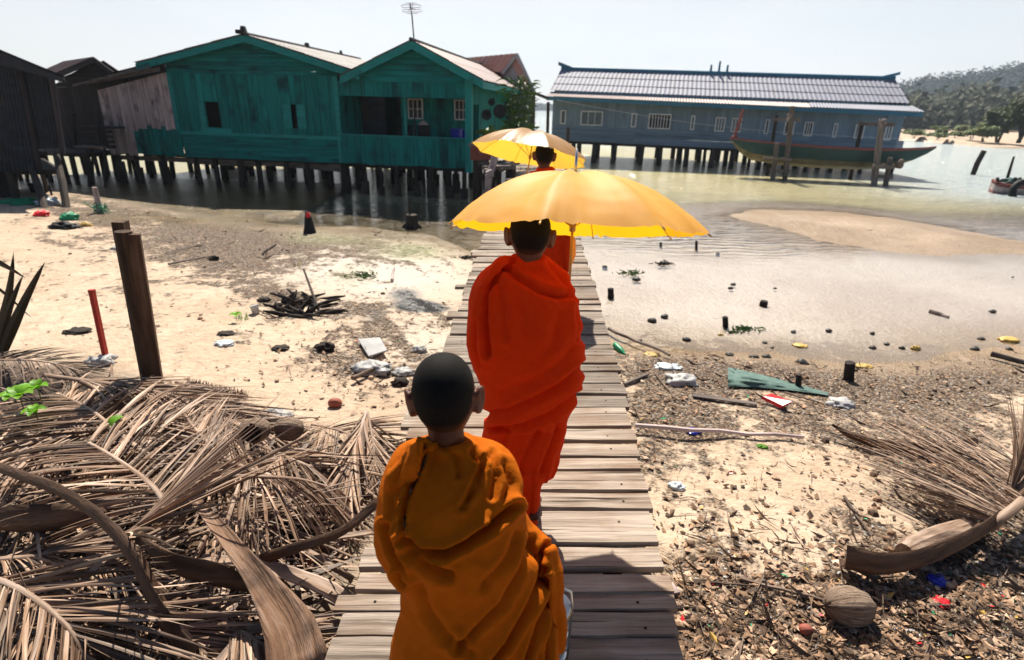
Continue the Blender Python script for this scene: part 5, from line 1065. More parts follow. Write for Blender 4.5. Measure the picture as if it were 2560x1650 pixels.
sg = MB(); sg.tube([nk + V(.20, -.06, -.45), nk + V(.245, -.03, -.6), nk + V(.25, -.02, -.72), nk + V(.23, -.02, -.85)], [.02, .045, .05, .03], 10, flat=.4, rnd=.5); tag(sg.build("shoulder_bag", M['umb']), "yellow cloth bag hanging at the side of the farthest monk", "bag")
u3, _a = umbrella("umbrella", "golden satin umbrella held over the farthest monk", c3, ax3, math.radians(285), .507, .19, .66, M['umb2'], .03, 9)

# --- the small boy nearest the camera
YB = 1.15; LB_ = V(-.10, YB, wzz(YB)); mb_ = thing("person", "small boy with a shaved head in a saffron robe, nearest of the three monks", "person", LB_, "monks walking in a line")
bb_, hb_ = MB(), MB(); hc = atY(1110, 1022, YB + .035) + V(0, .012, .026); Rb = rot('Y', math.radians(-5)) @ rot('X', math.radians(-10)); head(bb_, hb_, hc, Rb, .94)
nk = atY(1121, 1098, YB + .03)
bb_.tube([hc + V(0, -.012, -.03), hc + V(.005, -.025, -.08), nk + V(0, .015, -.05)], [.045, .043, .044], 14, rnd=.5)
ringloft(bb_, [(nk + V(0, .0, -.05), .04, .03), (nk + V(0, -.02, -.10), .07, .025), (nk + V(0, -.055, -.17), .09, .04), (nk + V(0, -.075, -.36), .085, .045), (nk + V(0, -.075, -.46), .085, .05)])
hipz = nk[2] - .47; z0 = LB_[2]; wR = atY(1378, 1400, YB + .03); sR, eR_ = nk + V(.088, 0, -.10), nk + V(.15, -.01, -.27); sL, eL_, wL = nk + V(-.092, 0, -.105), nk + V(-.138, .0, -.29), nk + V(-.03, .16, -.27)
arm(bb_, sR, eR_, wR, .66); hand(bb_, wR, atY(1393, 1462, YB + .04) - wR, V(-1, .3, 0), .80, 1.0, 1); arm(bb_, sL + V(.02, -.01, -.02), eL_, wL, .62); hand(bb_, wL, V(.06, .05, .01), V(0, -1, .2), .78, .8, 1)
leg(bb_, V(nk[0] + .055, YB - .04, hipz), V(-.04, YB - .01, z0 + .29), V(-.03, YB + .06, z0 + .05), .6); leg(bb_, V(nk[0] - .055, YB - .04, hipz), V(-.15, YB - .03, z0 + .28), V(-.16, YB - .08, z0 + .065), .6)
foot(bb_, V(-.03, YB + .06, z0 + .045), .05, .78); foot(bb_, V(-.16, YB - .08, z0 + .06), -.05, .78)
me = join_remesh(bb_, .0048, 2); co, no = mesh_np(me); finish(me, "body", co - np.array(mb_.location), M['skin'], mb_); hb_.build("hair", M['hair'], mb_, True)
Q = lambda x, y: (900 + x * .513, 860 + y * .513)
rows = [(332, 543, 472, .85), (318, 548, 480, .8), (255, 600, 490, .6), (200, 690, 512, .52), (165, 738, 545, .52), (140, 762, 590, .54), (118, 778, 640, .56), (103, 787, 700, .58), (93, 792, 780, .6), (84, 795, 860, .6), (78, 800, 930, .6), (90, 812, 985, .6), (130, 830, 1040, .6), (165, 850, 1090, .6), (200, 868, 1130, .6), (212, 880, 1200, .6), (206, 905, 1280, .6), (190, 930, 1360, .6), (168, 950, 1440, .6), (150, 965, 1530, .6), (130, 975, 1650, .6), (125, 970, 1800, .6), (140, 930, 1900, .55)]
rows = [(*Q(a, 0)[:1], Q(b, 0)[0], Q(0, y)[1], k) for a, b, y, k in rows]
rows = [(*r_, dyf(r_[2], [1095, 1125, 1165, 1240, 1340, 1440, 1560, 1700], [.03, .025, .004, -.036, -.058, -.05, -.06, -.09])) for r_ in rows]
def zq(pts): return [Q(*p) for p in pts]
crb = [(zq([(330, 465), (302, 570), (266, 670), (228, 760), (216, 860), (226, 910)]), 6, .022), (zq([(228, 935), (300, 1000), (420, 1015), (520, 970), (640, 890), (745, 790)]), 9, .028), (zq([(250, 1000), (330, 1062), (400, 1112), (440, 1120)]), 11, .018), (zq([(545, 530), (600, 605), (565, 700), (500, 800)]), 8, .011), (zq([(640, 540), (665, 640), (645, 745)]), 8, .010),
       (zq([(885, 990), (862, 1150), (800, 1300), (720, 1450), (640, 1560)]), 8, .022), (zq([(900, 1085), (890, 1250), (850, 1400), (800, 1560)]), 7, .022), (zq([(912, 1130), (912, 1300), (900, 1560)]), 6, .026), (zq([(820, 955), (780, 1100), (700, 1250), (560, 1400), (480, 1480)]), 9, .013), (zq([(130, 880), (165, 1000), (215, 1090)]), 8, .014), (zq([(190, 1110), (225, 1150)]), 7, .020),
       (zq([(205, 700), (185, 800), (195, 900)]), 7, .010), (zq([(230, 520), (190, 620), (165, 760), (160, 880)]), 9, .008), (zq([(700, 590), (735, 680), (700, 780), (640, 850)]), 9, .009), (zq([(400, 490), (470, 560), (480, 640)]), 9, .008), (zq([(300, 1180), (340, 1300), (420, 1420), (540, 1500)]), 12, .009), (zq([(620, 560), (560, 660), (520, 760)]), 6, .008), (zq([(770, 920), (720, 1040), (600, 1180)]), 10, .009)]
robe("robe", [rows_to_rings(rows, YB)[::-1]],
     [([nk + V(.054 * math.cos(a), .052 * math.sin(a) + .004, -.016 - .010 * math.sin(a)) for a in steps(0, 2 * PI, 16)], .015),
      ([sL + V(-.01, 0, .02), eL_ + V(.0, .0, 0), wL * .8 + eL_ * .2], [.034, .046, .042]), ([sR + V(.012, 0, .02), eR_ + V(.02, 0, 0), wR * .82 + eR_ * .18 + V(-.01, 0, .01)], [.036, .048, .040]),
      ([atY(*Q(330, 475), YB - .045), atY(*Q(270, 545), YB - .055), atY(*Q(190, 650), YB - .05), atY(*Q(160, 800), YB - .05), atY(*Q(165, 950), YB - .04)], [.012, .018, .024, .028, .022]),
      ([atY(*Q(900, 1000), YB - .0), atY(*Q(938, 1110), YB - .03), atY(*Q(948, 1250), YB - .035), atY(*Q(962, 1400), YB - .03), atY(*Q(975, 1490), YB - .03)], [.03, .026, .024, .025, .016])], crb, M['saffron'], mb_, .0065, 5, hem=(LB_[2] + .55, LB_[2] + .2, .007))

# knots and crease shadow down the boy's robe edge, modelled as a dark cord
ro_ = [c for c in mb_.children if c.name.startswith("robe")][0]; co, no = mesh_np(ro_.data); cw_ = co + np.array(mb_.location); u_, v_, d_ = project(cw_[:, 0], cw_[:, 1], cw_[:, 2]); pth = []
for (qx, qy) in spline_px(zq([(330, 470), (318, 520), (302, 570), (266, 670), (228, 760), (216, 860), (226, 910)]), 26):
    k_ = np.argmin((u_ - qx) ** 2 + (v_ - qy) ** 2 + np.where(no[:, 1] < .1, 0, 1e6)); pth.append(co[k_] + no[k_] * .006)
sc_ = MB(); sc_.tube(pth, [.0024 + .0016 * (i % 3 == 0) for i in range(len(pth))], 6, rnd=.5); so_ = sc_.build("seam_shadow_cord", M['shade_dark_husk'], None, True); so_.parent = mb_

# --- steel food carrier in the boy's hand
tc0 = atY(1393, 1500, YB + .045); tcz = tc0[2]; tf = thing("food_carrier", "stacked steel food carrier hanging from the small boy's hand", "food carrier", tc0 + V(-.022, 0, -.26))
B0 = tc0 + V(-.022, 0, -.26)
for i in range(3): t_ = MB(); t_.lathe(B0 + V(0, 0, .077 * i), [(.0, 0), (.052, .001), (.056, .008), (.057, .066), (.060, .070), (.060, .0745), (.05, .0755), (0, .0755)], 28); t_.build("tin", M['metal'], tf, True)
t_ = MB(); t_.lathe(B0 + V(0, 0, .2315), [(.061, 0), (.062, .008), (.056, .014), (.02, .022), (0, .023)], 28); ld = t_.build("lid", M['mint'], tf, True); t_ = MB(); t_.lathe(B0 + V(0, 0, .254), [(.004, 0), (.006, .006), (.012, .010), (.011, .018), (0, .02)], 14); t_.build("knob", M['yellow'], ld, True)
t_ = MB(); tor = [B0 + V(.0615 * math.cos(a), .0615 * math.sin(a), .232) for a in steps(0, 2 * PI, 24)]; t_.tube(tor, .003, 6); t_.build("rim", M['yellow'], tf, True)
t_ = MB(); t_.tube([B0 + V(.064, 0, .01), B0 + V(.064, 0, .25), B0 + V(.058, 0, .29), B0 + V(.03, 0, .305), B0 + V(-.03, 0, .305), B0 + V(-.058, 0, .29), B0 + V(-.064, 0, .25), B0 + V(-.064, 0, .01)], .004, 6); t_.tube([B0 + V(.064, 0, .01), B0 + V(-.064, 0, .01)], .004, 6); t_.build("handle_frame", M['metal'], tf, True)
# ------------------------------------------------------------------ dry palm fronds
def Gh(x, y, h=0.0):
    if x < 960 and y > 880 and h > .05: h *= 1.22
    q = G(x, y); q[2] += h
    if h:                                             # keep the picture point while raising it
        for _ in range(4): p = at(x, y, q[2]); q = V(p[0], p[1], float(H(p[0], p[1])) + h)
    return q
def spline(pts, n):
    pts = [np.asarray(p, float) for p in pts]; P = [2 * pts[0] - pts[1]] + pts + [2 * pts[-1] - pts[-2]]; out = []; K = len(pts) - 1
    for i in range(n + 1):
        t = K * i / n; k = min(int(t), K - 1); f = t - k; a, b, c, d = P[k:k + 4]
        out.append(.5 * (2 * b + (c - a) * f + (2 * a - 5 * b + 4 * c - d) * f * f + (3 * b - a - 3 * c + d) * f ** 3))
    return out
def leaflets(mb, rach, n, L, ang=(60, 30), w=.022, droop=.25, lift=.15, sides=(1, -1), t0=.12, t1=1.0, tight=.0, jit=.25, drop=.12):
    R = np.array(rach); K = len(R) - 1
    for sd_ in sides:
        for i in range(n):
            if rng.random() < drop: continue
            t = t0 + (t1 - t0) * (i + rng.random() * .6) / n; k = min(int(t * K), K - 1); f = t * K - k; p = R[k] * (1 - f) + R[k + 1] * f; T = R[k + 1] - R[k]; T /= np.linalg.norm(T) + 1e-9
            S = np.cross(T, (0, 0, 1)); S /= np.linalg.norm(S) + 1e-9; a = math.radians(ang[0] + (ang[1] - ang[0]) * t) * (1 + jit * rng.uniform(-1, 1) * .6)
            d = T * math.cos(a) + S * sd_ * math.sin(a) + V(0, 0, lift + rng.uniform(-.12, .12)); d /= np.linalg.norm(d); ll = L * (.55 + .45 * math.sin(PI * min(1, .12 + t * .85))) * rng.uniform(.7, 1.12)
            bend = rng.uniform(-.25, .25) + .1 * sd_; wd = np.cross(d, (0, 0, 1)); wd /= np.linalg.norm(wd) + 1e-9; tw = rng.uniform(-1.35, 1.35); wv = wd * math.cos(tw) + np.cross(wd, d) * math.sin(tw); ns = 5; q = p.copy(); v, g, fc = [], [], []; ww = w * rng.uniform(.6, 1.25)
            gz = float(H(p[0] + d[0] * ll * .6, p[1] + d[1] * ll * .6)); rest = gz + rng.uniform(.008, .05)
            for j in range(ns + 1):
                s = j / ns; wj = ww * (.45 + 1.3 * s if s < .3 else (1 - s) ** .7 * 1.1 + .03) * .5
                qq = q.copy(); qq[2] = max(qq[2], rest + .002 * j); fold = np.cross(wv, d) * wj * .35
                v += [qq - wv * wj, qq + fold, qq + wv * wj]; g += [(s * ll, -wj, 0), (s * ll, 0, 0), (s * ll, wj, 0)]
                if j: b = 3 * (j - 1); fc += [(b, b + 1, b + 4, b + 3), (b + 1, b + 2, b + 5, b + 4)]
                d = d + V(0, 0, -droop / ns * 1.6) + wd * bend / ns; d /= np.linalg.norm(d); q = q + d * ll / ns
            mb.add(v, fc, g)
FR_N = [0]
def frond(label, pts, L=.55, n=46, r=(.020, .006), ang=(62, 28), w=.022, droop=.25, lift=.12, sides=(1, -1), t0=.1, stem='rachis', leaf='frond', group=True, flat=.6, **kw):
    P = spline(pts, 18); t = thing("palm_frond", label, "palm frond", P[0], "dry palm fronds lying on the beach" if group else None)
    sm = MB(); K = len(P); sm.tube(P, [r[0] + (r[1] - r[0]) * i / (K - 1) for i in range(K)], 8, flat=flat, jit=.08); sm.build("stem", M[stem], t, True)
    if n: lm = MB(); n = int(n * 1.25); w = w * .82; leaflets(lm, P, n, L, ang, w, droop, lift, sides, t0, **kw); lm.build("leaflets", M[leaf], t)
    return t
def pts_(*a): return [Gh(*q) for q in a]
frond("dry frond with pale bundled leaflets lying along the back edge of the heap", pts_((110, 938, .10), (330, 968, .14), (480, 1003, .13), (640, 1062, .06)), .75, 44, ang=(16, 12), w=.026, droop=.12, lift=.03)
frond("dry frond below the tall split post, its leaflets swept toward the boardwalk", pts_((300, 985, .08), (450, 1015, .12), (620, 1065, .08), (700, 1085, .03)), .5, 40, ang=(22, 14), droop=.15)
frond("dry frond with a thick pale midrib beside three green leaves, long leaflets swept seaward", pts_((385, 1150, .14), (300, 1085, .17), (226, 1024, .15), (150, 985, .10)), .8, 46, (.017, .006), ang=(58, 24), w=.03, droop=.16, lift=.02)
frond("dry frond crossing the middle of the heap toward the fanned leaflets", pts_((430, 1285, .16), (370, 1205, .20), (255, 1125, .19), (165, 1080, .14)), .62, 52, (.016, .006), ang=(66, 30), w=.026, droop=.22)
frond("dry frond pointing at the two coconut husks with short close leaflets", pts_((690, 1195, .08), (570, 1150, .15), (500, 1085, .16), (450, 1022, .12)), .42, 60, (.015, .006), ang=(42, 26), w=.022, droop=.12)
frond("dark brown frond whose leaflets hang in a shaded curtain behind the curved stem", pts_((560, 1190, .20), (660, 1192, .24), (760, 1200, .2), (860, 1230, .12)), .52, 60, (.014, .005), ang=(60, 40), w=.020, droop=.5, lift=-.1, sides=(1,))
frond("pale folded frond with leaflets gathered in a narrow bundle next to the boardwalk", pts_((915, 1028, .20), (893, 1100, .17), (868, 1190, .12), (845, 1290, .05)), .50, 30, (.012, .005), ang=(10, 7), w=.034, droop=.05, lift=.0, t0=.0)
frond("loose dry frond behind the pale folded bundle near the boardwalk", pts_((918, 1030, .18), (930, 1090, .14), (935, 1150, .1), (930, 1220, .05)), .40, 22, (.010, .004), ang=(25, 15), w=.026, droop=.1)
frond("dry frond with a fan of straight leaflets spreading from the curved dark stem", pts_((290, 1345, .16), (330, 1325, .2), (380, 1290, .22), (440, 1250, .2)), .85, 26, (.016, .006), ang=(24, 12), w=.022, droop=.05, lift=.1)
frond("dry frond of upright short leaflets between the dark curved stem and the seedling", pts_((-40, 1150, .1), (60, 1140, .15), (170, 1150, .16), (290, 1190, .1)), .42, 54, (.012, .005), ang=(78, 60), w=.028, droop=.45, lift=.2)
frond("dry frond at the near end of the heap with leaflets combed one way", pts_((-60, 1430, .12), (60, 1480, .16), (170, 1570, .16), (230, 1680, .1)), .65, 44, (.016, .006), ang=(30, 22), w=.024, droop=.12)
frond("broken dry frond under the dark spathe by the near end of the heap", pts_((-40, 1400, .1), (90, 1390, .14), (200, 1370, .13), (330, 1400, .08)), .45, 40, (.014, .005), ang=(30, 18), w=.02, droop=.2)
frond("bare leaflet tangle on the far seaward corner of the heap", pts_((-120, 905, .14), (0, 900, .15), (110, 905, .13), (210, 930, .07)), .4, 44, (.014, .005), ang=(60, 40), w=.016, droop=.3, leaf='twig')
frond("dry frond lying flat on the sand next to the split post, most leaflets lost", pts_((440, 955, .05), (520, 975, .05), (600, 990, .02)), .10, 30, (.016, .005), ang=(80, 60), w=.012, droop=.3)
frond("small dry frond strewn over the litter below the coconut husks", pts_((760, 1120, .05), (690, 1155, .08), (640, 1200, .08), (560, 1230, .06)), .4, 34, (.010, .004), ang=(40, 30), w=.02)
for i, (a, b, c, d) in enumerate([((60, 1080), (220, 1160), (340, 1210), 'deep in the heap between the pale midrib and the dark stem'), ((500, 1270), (620, 1300), (760, 1290), 'under the long pale butt'), ((30, 1540), (120, 1600), (260, 1640), 'in the near corner of the heap'), ((330, 1490), (440, 1560), (520, 1640), 'between the two largest butts'), ((780, 1060), (860, 1080), (930, 1115), 'among the twigs beside the boardwalk'),
                              ((120, 1010), (300, 1030), (520, 1050), 'under the pale bundled frond'), ((420, 1120), (520, 1200), (600, 1260), 'beneath the fanned leaflets'), ((0, 1250), (130, 1290), (260, 1270), 'behind the dark curved stem'), ((640, 1110), (760, 1160), (840, 1190), 'over the leaf litter by the coconut husks'), ((560, 1560), (640, 1600), (700, 1650), 'at the foot of the long pale butt'), ((160, 1440), (300, 1420), (420, 1440), 'inside the bend of the dark stem')]):
    frond("broken dry frond " + d, pts_((*a, .06), (*b, .10), (*c, .06)), rng.uniform(.35, .6), 34, (.012, .005), ang=(rng.uniform(30, 60), rng.uniform(15, 35)), w=.020, droop=.25)

def butt(mb, P, W, T, cup=.5, n=10, roll=0):
    """frond base or spathe: a cupped strip along P with half-widths W and thickness T"""
    v, g, f = [], [], []; K = len(P); L = 0; m = n + 1
    for i in range(K):
        d = P[min(i + 1, K - 1)] - P[max(i - 1, 0)]; d /= np.linalg.norm(d); s = np.cross(d, (0, 0, 1)); s /= np.linalg.norm(s) + 1e-9; u = np.cross(s, d); ra = math.radians(roll); s, u = s * math.cos(ra) + u * math.sin(ra), u * math.cos(ra) - s * math.sin(ra)
        if i: L += np.linalg.norm(P[i] - P[i - 1])
        for lay in (0, 1):
            for k in range(m):
                a = -1 + 2 * k / n; ed = 1 - .85 * abs(a) ** 2.2; jj = 1 + .05 * mnoise.noise(Vector((L * 14, a * 3, 5)))
                v.append(P[i] + s * a * W[i] * jj + u * (cup * W[i] * a * a - lay * T[i] * ed - .0 + .003 * mnoise.noise(Vector((L * 20, a * 9, 1))))); g.append((L, a * W[i], lay * T[i]))
    r_ = 2 * m
    for i in range(K - 1):
        for k in range(n):
            a = i * r_ + k; f += [(a, a + 1, a + 1 + r_, a + r_), (a + m + r_, a + 1 + m + r_, a + 1 + m, a + m)]
        for a in (i * r_, i * r_ + n): f.append((a, a + r_, a + m + r_, a + m) if a % r_ == 0 else (a + m, a + m + r_, a + r_, a))
    for b in (0, (K - 1) * r_): f += [(b + k, b + k + 1, b + m + k + 1, b + m + k) for k in range(n)]
    mb.add(v, f, g)
def butt_obj(name, label, cat, pts, W, T, cup, m, grp=None, n=16, roll=0):
    P = spline(pts, n); K = len(P); Wi = [float(np.interp(i / (K - 1), np.linspace(0, 1, len(W)), W)) for i in range(K)]; Ti = [float(np.interp(i / (K - 1), np.linspace(0, 1, len(T)), T)) for i in range(K)]
    b = MB(); butt(b, P, Wi, Ti, cup, 10, roll); o = b.build(name, M[m], None, True, loc=P[0]); tag(o, label, cat, grp); return o
BG = "cut palm frond butts and spathes"
butt_obj("frond_butt", "long pale grey frond butt widening to a torn fibrous base next to the boardwalk", "palm butt", pts_((462, 1222, .22), (530, 1300, .24), (600, 1390, .22), (660, 1470, .19), (720, 1570, .15), (750, 1680, .12)), [.016, .026, .036, .052, .085, .10], [.012, .018, .022, .028, .03, .03], .30, 'butt', BG)
butt_obj("frond_butt", "thick dark frond butt curving down to an orange brown cut base", "palm butt", pts_((-60, 1145, .20), (60, 1190, .26), (160, 1230, .30), (260, 1300, .31), (335, 1390, .27), (385, 1490, .2), (430, 1570, .13), (480, 1640, .08)), [.020, .024, .028, .033, .036, .036, .05, .07], [.022, .022, .022, .022, .022, .024, .03, .03], .5, 'shade_dark_husk', BG, 22, 68)
butt_obj("palm_spathe", "dark boat shaped palm spathe sunk in the near corner of the heap", "palm spathe", pts_((-60, 1310, .15), (60, 1320, .15), (170, 1310, .15), (270, 1280, .16)), [.05, .085, .075, .015], [.012, .012, .012, .01], .7, 'shade_dark_husk', BG, 16, 70)
butt_obj("palm_spathe", "brown cupped palm spathe with a pale rim beside the pale grey butt", "palm spathe", pts_((345, 1350, .2), (430, 1420, .19), (520, 1450, .17), (630, 1475, .12)), [.02, .06, .07, .03], [.012, .014, .014, .012], .8, 'shade_dark_husk', BG, 16, 55)
butt_obj("frond_butt", "grey frond butt lying flat between the pale butt and the boardwalk", "palm butt", pts_((500, 1395, .10), (640, 1412, .12), (740, 1442, .12), (830, 1480, .09), (885, 1530, .05)), [.02, .03, .035, .04, .03], [.015, .02, .022, .022, .02], .2, 'rachis', BG)
butt_obj("frond_butt", "dark arching frond stem reaching over the edge of the boardwalk", "palm butt", pts_((640, 1405, .10), (740, 1370, .2), (850, 1330, .26), (945, 1255, .28)), [.026, .024, .02, .026], [.02, .02, .02, .02], .6, 'shade_dark_husk', BG, 16, 60)
butt_obj("frond_butt", "thin pale stem lying under the dark arching stem", "palm butt", pts_((700, 1372, .06), (790, 1352, .12), (930, 1330, .15)), [.012, .016, .014], [.012, .014, .012], .3, 'rachis', BG)
butt_obj("frond_butt", "short sawn grey stem piece leaning on the boardwalk edge", "palm butt", pts_((768, 1375, .07), (830, 1410, .07), (885, 1445, .05)), [.016, .018, .017], [.02, .022, .02], -.4, 'rachis', BG)
butt_obj("frond_butt", "short pale cut stem lying in the dark hollow of the heap", "palm butt", pts_((232, 1570, .13), (290, 1578, .13), (340, 1588, .12)), [.010, .013, .016], [.012, .014, .016], -.4, 'rachis', BG)
butt_obj("frond_butt", "pale split stem pointing up from the hollow of the heap", "palm butt", pts_((185, 1480, .14), (230, 1430, .18), (275, 1385, .2)), [.008, .014, .02], [.006, .008, .008], .2, 'rachis', BG)
# fronds on the right
frond("large dry frond fanned open on the sand at the far right, thin leaflets sweeping inland", pts_((2660, 1130, .22), (2580, 1230, .26), (2510, 1290, .2), (2470, 1325, .12)), .92, 170, (.03, .02), ang=(128, 62), w=.012, droop=.16, lift=.10, sides=(1,), t0=.2, drop=.05)
frond("loose sheaf of thin dry leaflets standing up behind the fanned frond", pts_((2490, 1290, .10), (2530, 1240, .22), (2560, 1180, .32)), .62, 44, (.015, .006), ang=(22, 10), w=.014, droop=.1, lift=.25)
butt_obj("palm_spathe", "heavy dark spathe with an open pale mouth curving under the fanned frond", "palm spathe", pts_((2110, 1412, .08), (2200, 1425, .10), (2300, 1405, .11), (2400, 1360, .13), (2490, 1300, .16), (2590, 1190, .2)), [.085, .075, .06, .05, .042, .035], [.014, .02, .022, .022, .022, .02], .7, 'shade_dark_husk', BG, 22, 62)
butt_obj("palm_spathe", "thin curved dark spathe lying on the sand behind the fanned frond", "palm spathe", pts_((2080, 1062, .10), (2140, 1100, .06), (2230, 1122, .04), (2340, 1128, .05), (2440, 1112, .06)), [.008, .04, .05, .055, .05], [.008, .012, .012, .012, .01], .6, 'shade_dark_husk', BG, 16, 65)
# the heap's underlayer
ub2 = MB(); 
for k in range(1100):
    u, v_ = rng.uniform(-60, 950), rng.uniform(890, 1660); p = Gh(u, v_)
    if poly_sd(MOUND, p[0], p[1]) < .02 * rng.random(): continue
    a = rng.uniform(0, PI); L = rng.uniform(.08, .4); d = V(math.cos(a), math.sin(a), rng.uniform(-.12, .25)); p = p + V(0, 0, rng.uniform(.01, .085)); s = np.cross(d, (0, 0, 1)); s /= np.linalg.norm(s); w = rng.uniform(.003, .011); s = s * w; up = V(0, 0, rng.uniform(-w, w))
    m_ = p + V(0, 0, rng.uniform(0, .03)); q0, q1 = p - d * L / 2, p + d * L / 2
    ub2.add([q0 - s, q0 + s + up, m_ + s * 1.2 + up, m_ - s * 1.2, q1 + s * .4, q1 - s * .4], [(0, 1, 2, 3), (3, 2, 4, 5)], [(-L, -w, 0), (-L, w, 0), (0, w, 0), (0, -w, 0), (L, w, 0), (L, -w, 0)])
tag(ub2.build("frond_scraps", M['frond']), "tangle of broken dry leaflets filling the palm heap", "palm scraps", kind="stuff")

# ------------------------------------------------------------------ litter nobody could count
nr_ = np.random.default_rng(5)
def G_arr(u, v, it=14):
    z = np.full(len(u), .3)
    dirs = _F[None, :] + _R[None, :] * ((u - CX) / FPX)[:, None] - _U[None, :] * ((v - CY) / FPX)[:, None]
    for _ in range(it): t = (z - CZ) / dirs[:, 2]; q = _C + dirs * t[:, None]; z = .5 * z + .5 * H(q[:, 0], q[:, 1])
    q[:, 2] = H(q[:, 0], q[:, 1]); return q
def scatter(n, floor_, smin, smax, aspect, power=1.0, ylo=430):
    u = nr_.uniform(-40, 2600, n); v = ylo + (1670 - ylo) * nr_.random(n) ** .85; q = G_arr(u, v); z = zone_val(u, v)
    clump = .5 + .9 * fbm(q[:, 0], q[:, 1], 1.7, 4, 31)
    keep = (nr_.random(n) < floor_ + np.clip(z * clump, 0, 1) ** power) & (q[:, 2] > .012) & (np.abs(q[:, 0] - .08) > .56) & (q[:, 1] < 18)
    q = q[keep]; k = len(q); s = smin + (smax - smin) * nr_.random(k) ** 2.2; s = s * (1 + .03 * np.clip(q[:, 1] - 4, 0, 8))
    return q, s
def bits(name, label, cat, material, q, s, asp, flat=.35, rmin=0, rmax=1):
    k = len(q); a = nr_.uniform(0, 2 * PI, k); tilt = nr_.normal(0, flat, (k, 2)); l = s; w = s * nr_.uniform(asp[0], asp[1], k)
    d = np.stack([np.cos(a), np.sin(a), tilt[:, 0]], 1); e = np.stack([-np.sin(a), np.cos(a), tilt[:, 1]], 1); up = np.cross(d, e); up /= np.linalg.norm(up, axis=1)[:, None]
    c = q + V(0, 0, 1) * (.006 + .25 * s * np.abs(tilt).max(1))[:, None]; b = (nr_.uniform(-.25, .35, k) * l)[:, None]
    P = np.stack([c - d * l[:, None] * .5 + up * b * .5, c - d * l[:, None] * .1 - e * w[:, None] * .5, c + d * l[:, None] * .5 + up * b, c + d * l[:, None] * .1 + e * w[:, None] * .5], 1)
    f = (np.arange(k) * 4)[:, None] + np.array([0, 1, 2, 3])[None, :]; rd = np.repeat(nr_.uniform(rmin, rmax, k), 4)
    x = P.reshape(-1, 3); o = grid_obj(name, x[:, 0], x[:, 1], x[:, 2], f, material, dict(rnd=rd)); o.data.polygons.foreach_set("use_smooth", [False] * k); return tag(o, label, cat, kind="stuff")
q, s = scatter(44000, .055, .010, .058, None, 1.0); bits("leaf_litter", "brown dead leaves and wrack strewn over the beach", "litter", M['litter'], q, s, (.35, .8), .25)
q, s = scatter(9000, .03, .04, .26, None, 1.4); bits("twigs", "thin twigs and stalks strewn over the beach", "twigs", M['twig'], q, s, (.02, .05), .10)
q, s = scatter(5000, .010, .006, .026, None, 1.2); bits("shell_bits", "white shell and plastic fragments strewn over the beach", "fragments", M['plastic_white'], q, s, (.4, .9), .35)
q, s = scatter(330, .0, .012, .045, None, 1.2); bits("coloured_scraps", "small coloured scraps of packaging in the wrack", "scraps", M['plastic_green'], q, s, (.3, .8), .35)
q, s = scatter(600, .0, .012, .05, None, 1.2); bits("orange_scraps", "small yellow and orange scraps in the wrack", "scraps", M['yellow'], q, s, (.3, .8), .35)
q, s = scatter(260, .0, .012, .05, None, 1.2); bits("red_scraps", "small red scraps of plastic in the wrack", "scraps", M['plastic_red'], q, s, (.3, .8), .35)
# pebbly crumbs with body
gbm = MB(); q, s = scatter(2600, .004, .012, .05, None, 1.2)
for p, r_ in zip(q, s): gbm.blob(p + V(0, 0, r_ * .15), (r_ * .6, r_ * rng.uniform(.35, .6), r_ * .4), 6, 4, .5, sc=1.5)
tag(gbm.build("wrack_clumps", M['litter']), "dark clods and crumbs of wrack lying on the sand", "wrack", kind="stuff")
# ------------------------------------------------------------------ posts, stumps and stakes
def post(name, label, cat, base, top, r0, r1, m, n=10, grp=None, jit=.12, sink=.15, mid=None):
    b = MB(); base = np.asarray(base, float); top = np.asarray(top, float); pts = [base - (top - base) * (sink / max(.1, np.linalg.norm(top - base)))] + ([base * .5 + top * .5 + mid] if mid is not None else [base * .6 + top * .4]) + [top]
    b.tube(pts, [r0, (r0 + r1) / 2, r1], n, jit=jit); o = b.build(name, M[m], None, False, loc=base); return tag(o, label, cat, grp)
q = G(392, 985); tp = thing("split_post", "tall leaning dark timber post split down its length, with a second taller plank behind it", "post", q)
Yp = q[1]; pb_ = MB(); a, b = atY(388, 990, Yp), atY(308, 578, Yp); pb_.tube([a - V(0, 0, .15), a, a * .5 + b * .5, b], [.058, .057, .054, .05], 12, jit=.06); pb_.build("post", M['brown_post'], tp)
pb_ = MB(); a2, b2 = atY(378, 985, Yp + .09), atY(300, 553, Yp + .1); pb_.beam(a2 - V(0, 0, .1), b2, .09, .07); pb_.build("plank", M['brown_post'], tp)
pb_ = MB(); pb_.beam(atY(398, 985, Yp - .02), atY(334, 585, Yp + .0), .05, .07); pb_.build("split_side", M['brown_post'], tp)
q = G(267, 903); b = MB(); a, t_ = atY(267, 905, q[1]), atY(230, 730, q[1]); b.beam(a - (t_ - a) * .15, t_, .038, .03); b.frame_box(t_ + (t_ - a) * .012, V(0, 0, 1), (1, 0, 0), (0, 1, 0), .012, .02, .016); tag(b.build("red_stake", M['redpaint'], None, False, loc=q), "thin leaning stake painted red, standing in the sand by the palm heap", "stake")
q = G(252, 532); lp = thing("mooring_post", "short pale leaning post with green net tangled round its foot", "post", q)
b = MB(); a, t_ = atY(252, 535, q[1]), atY(236, 468, q[1]); b.tube([a - (t_ - a) * .2, a, t_], [.055, .055, .045], 10, jit=.1); b.build("post", M['weather'], lp)
b = MB()
for k in range(26): c = q + V(rng.uniform(-.14, .16), rng.uniform(-.1, .1), rng.uniform(0, .22)); b.tube([c, c + V(rng.uniform(-.1, .1), rng.uniform(-.08, .08), rng.uniform(-.12, .05)), c + V(rng.uniform(-.16, .2), rng.uniform(-.1, .1), rng.uniform(-.2, 0))], .010, 5)
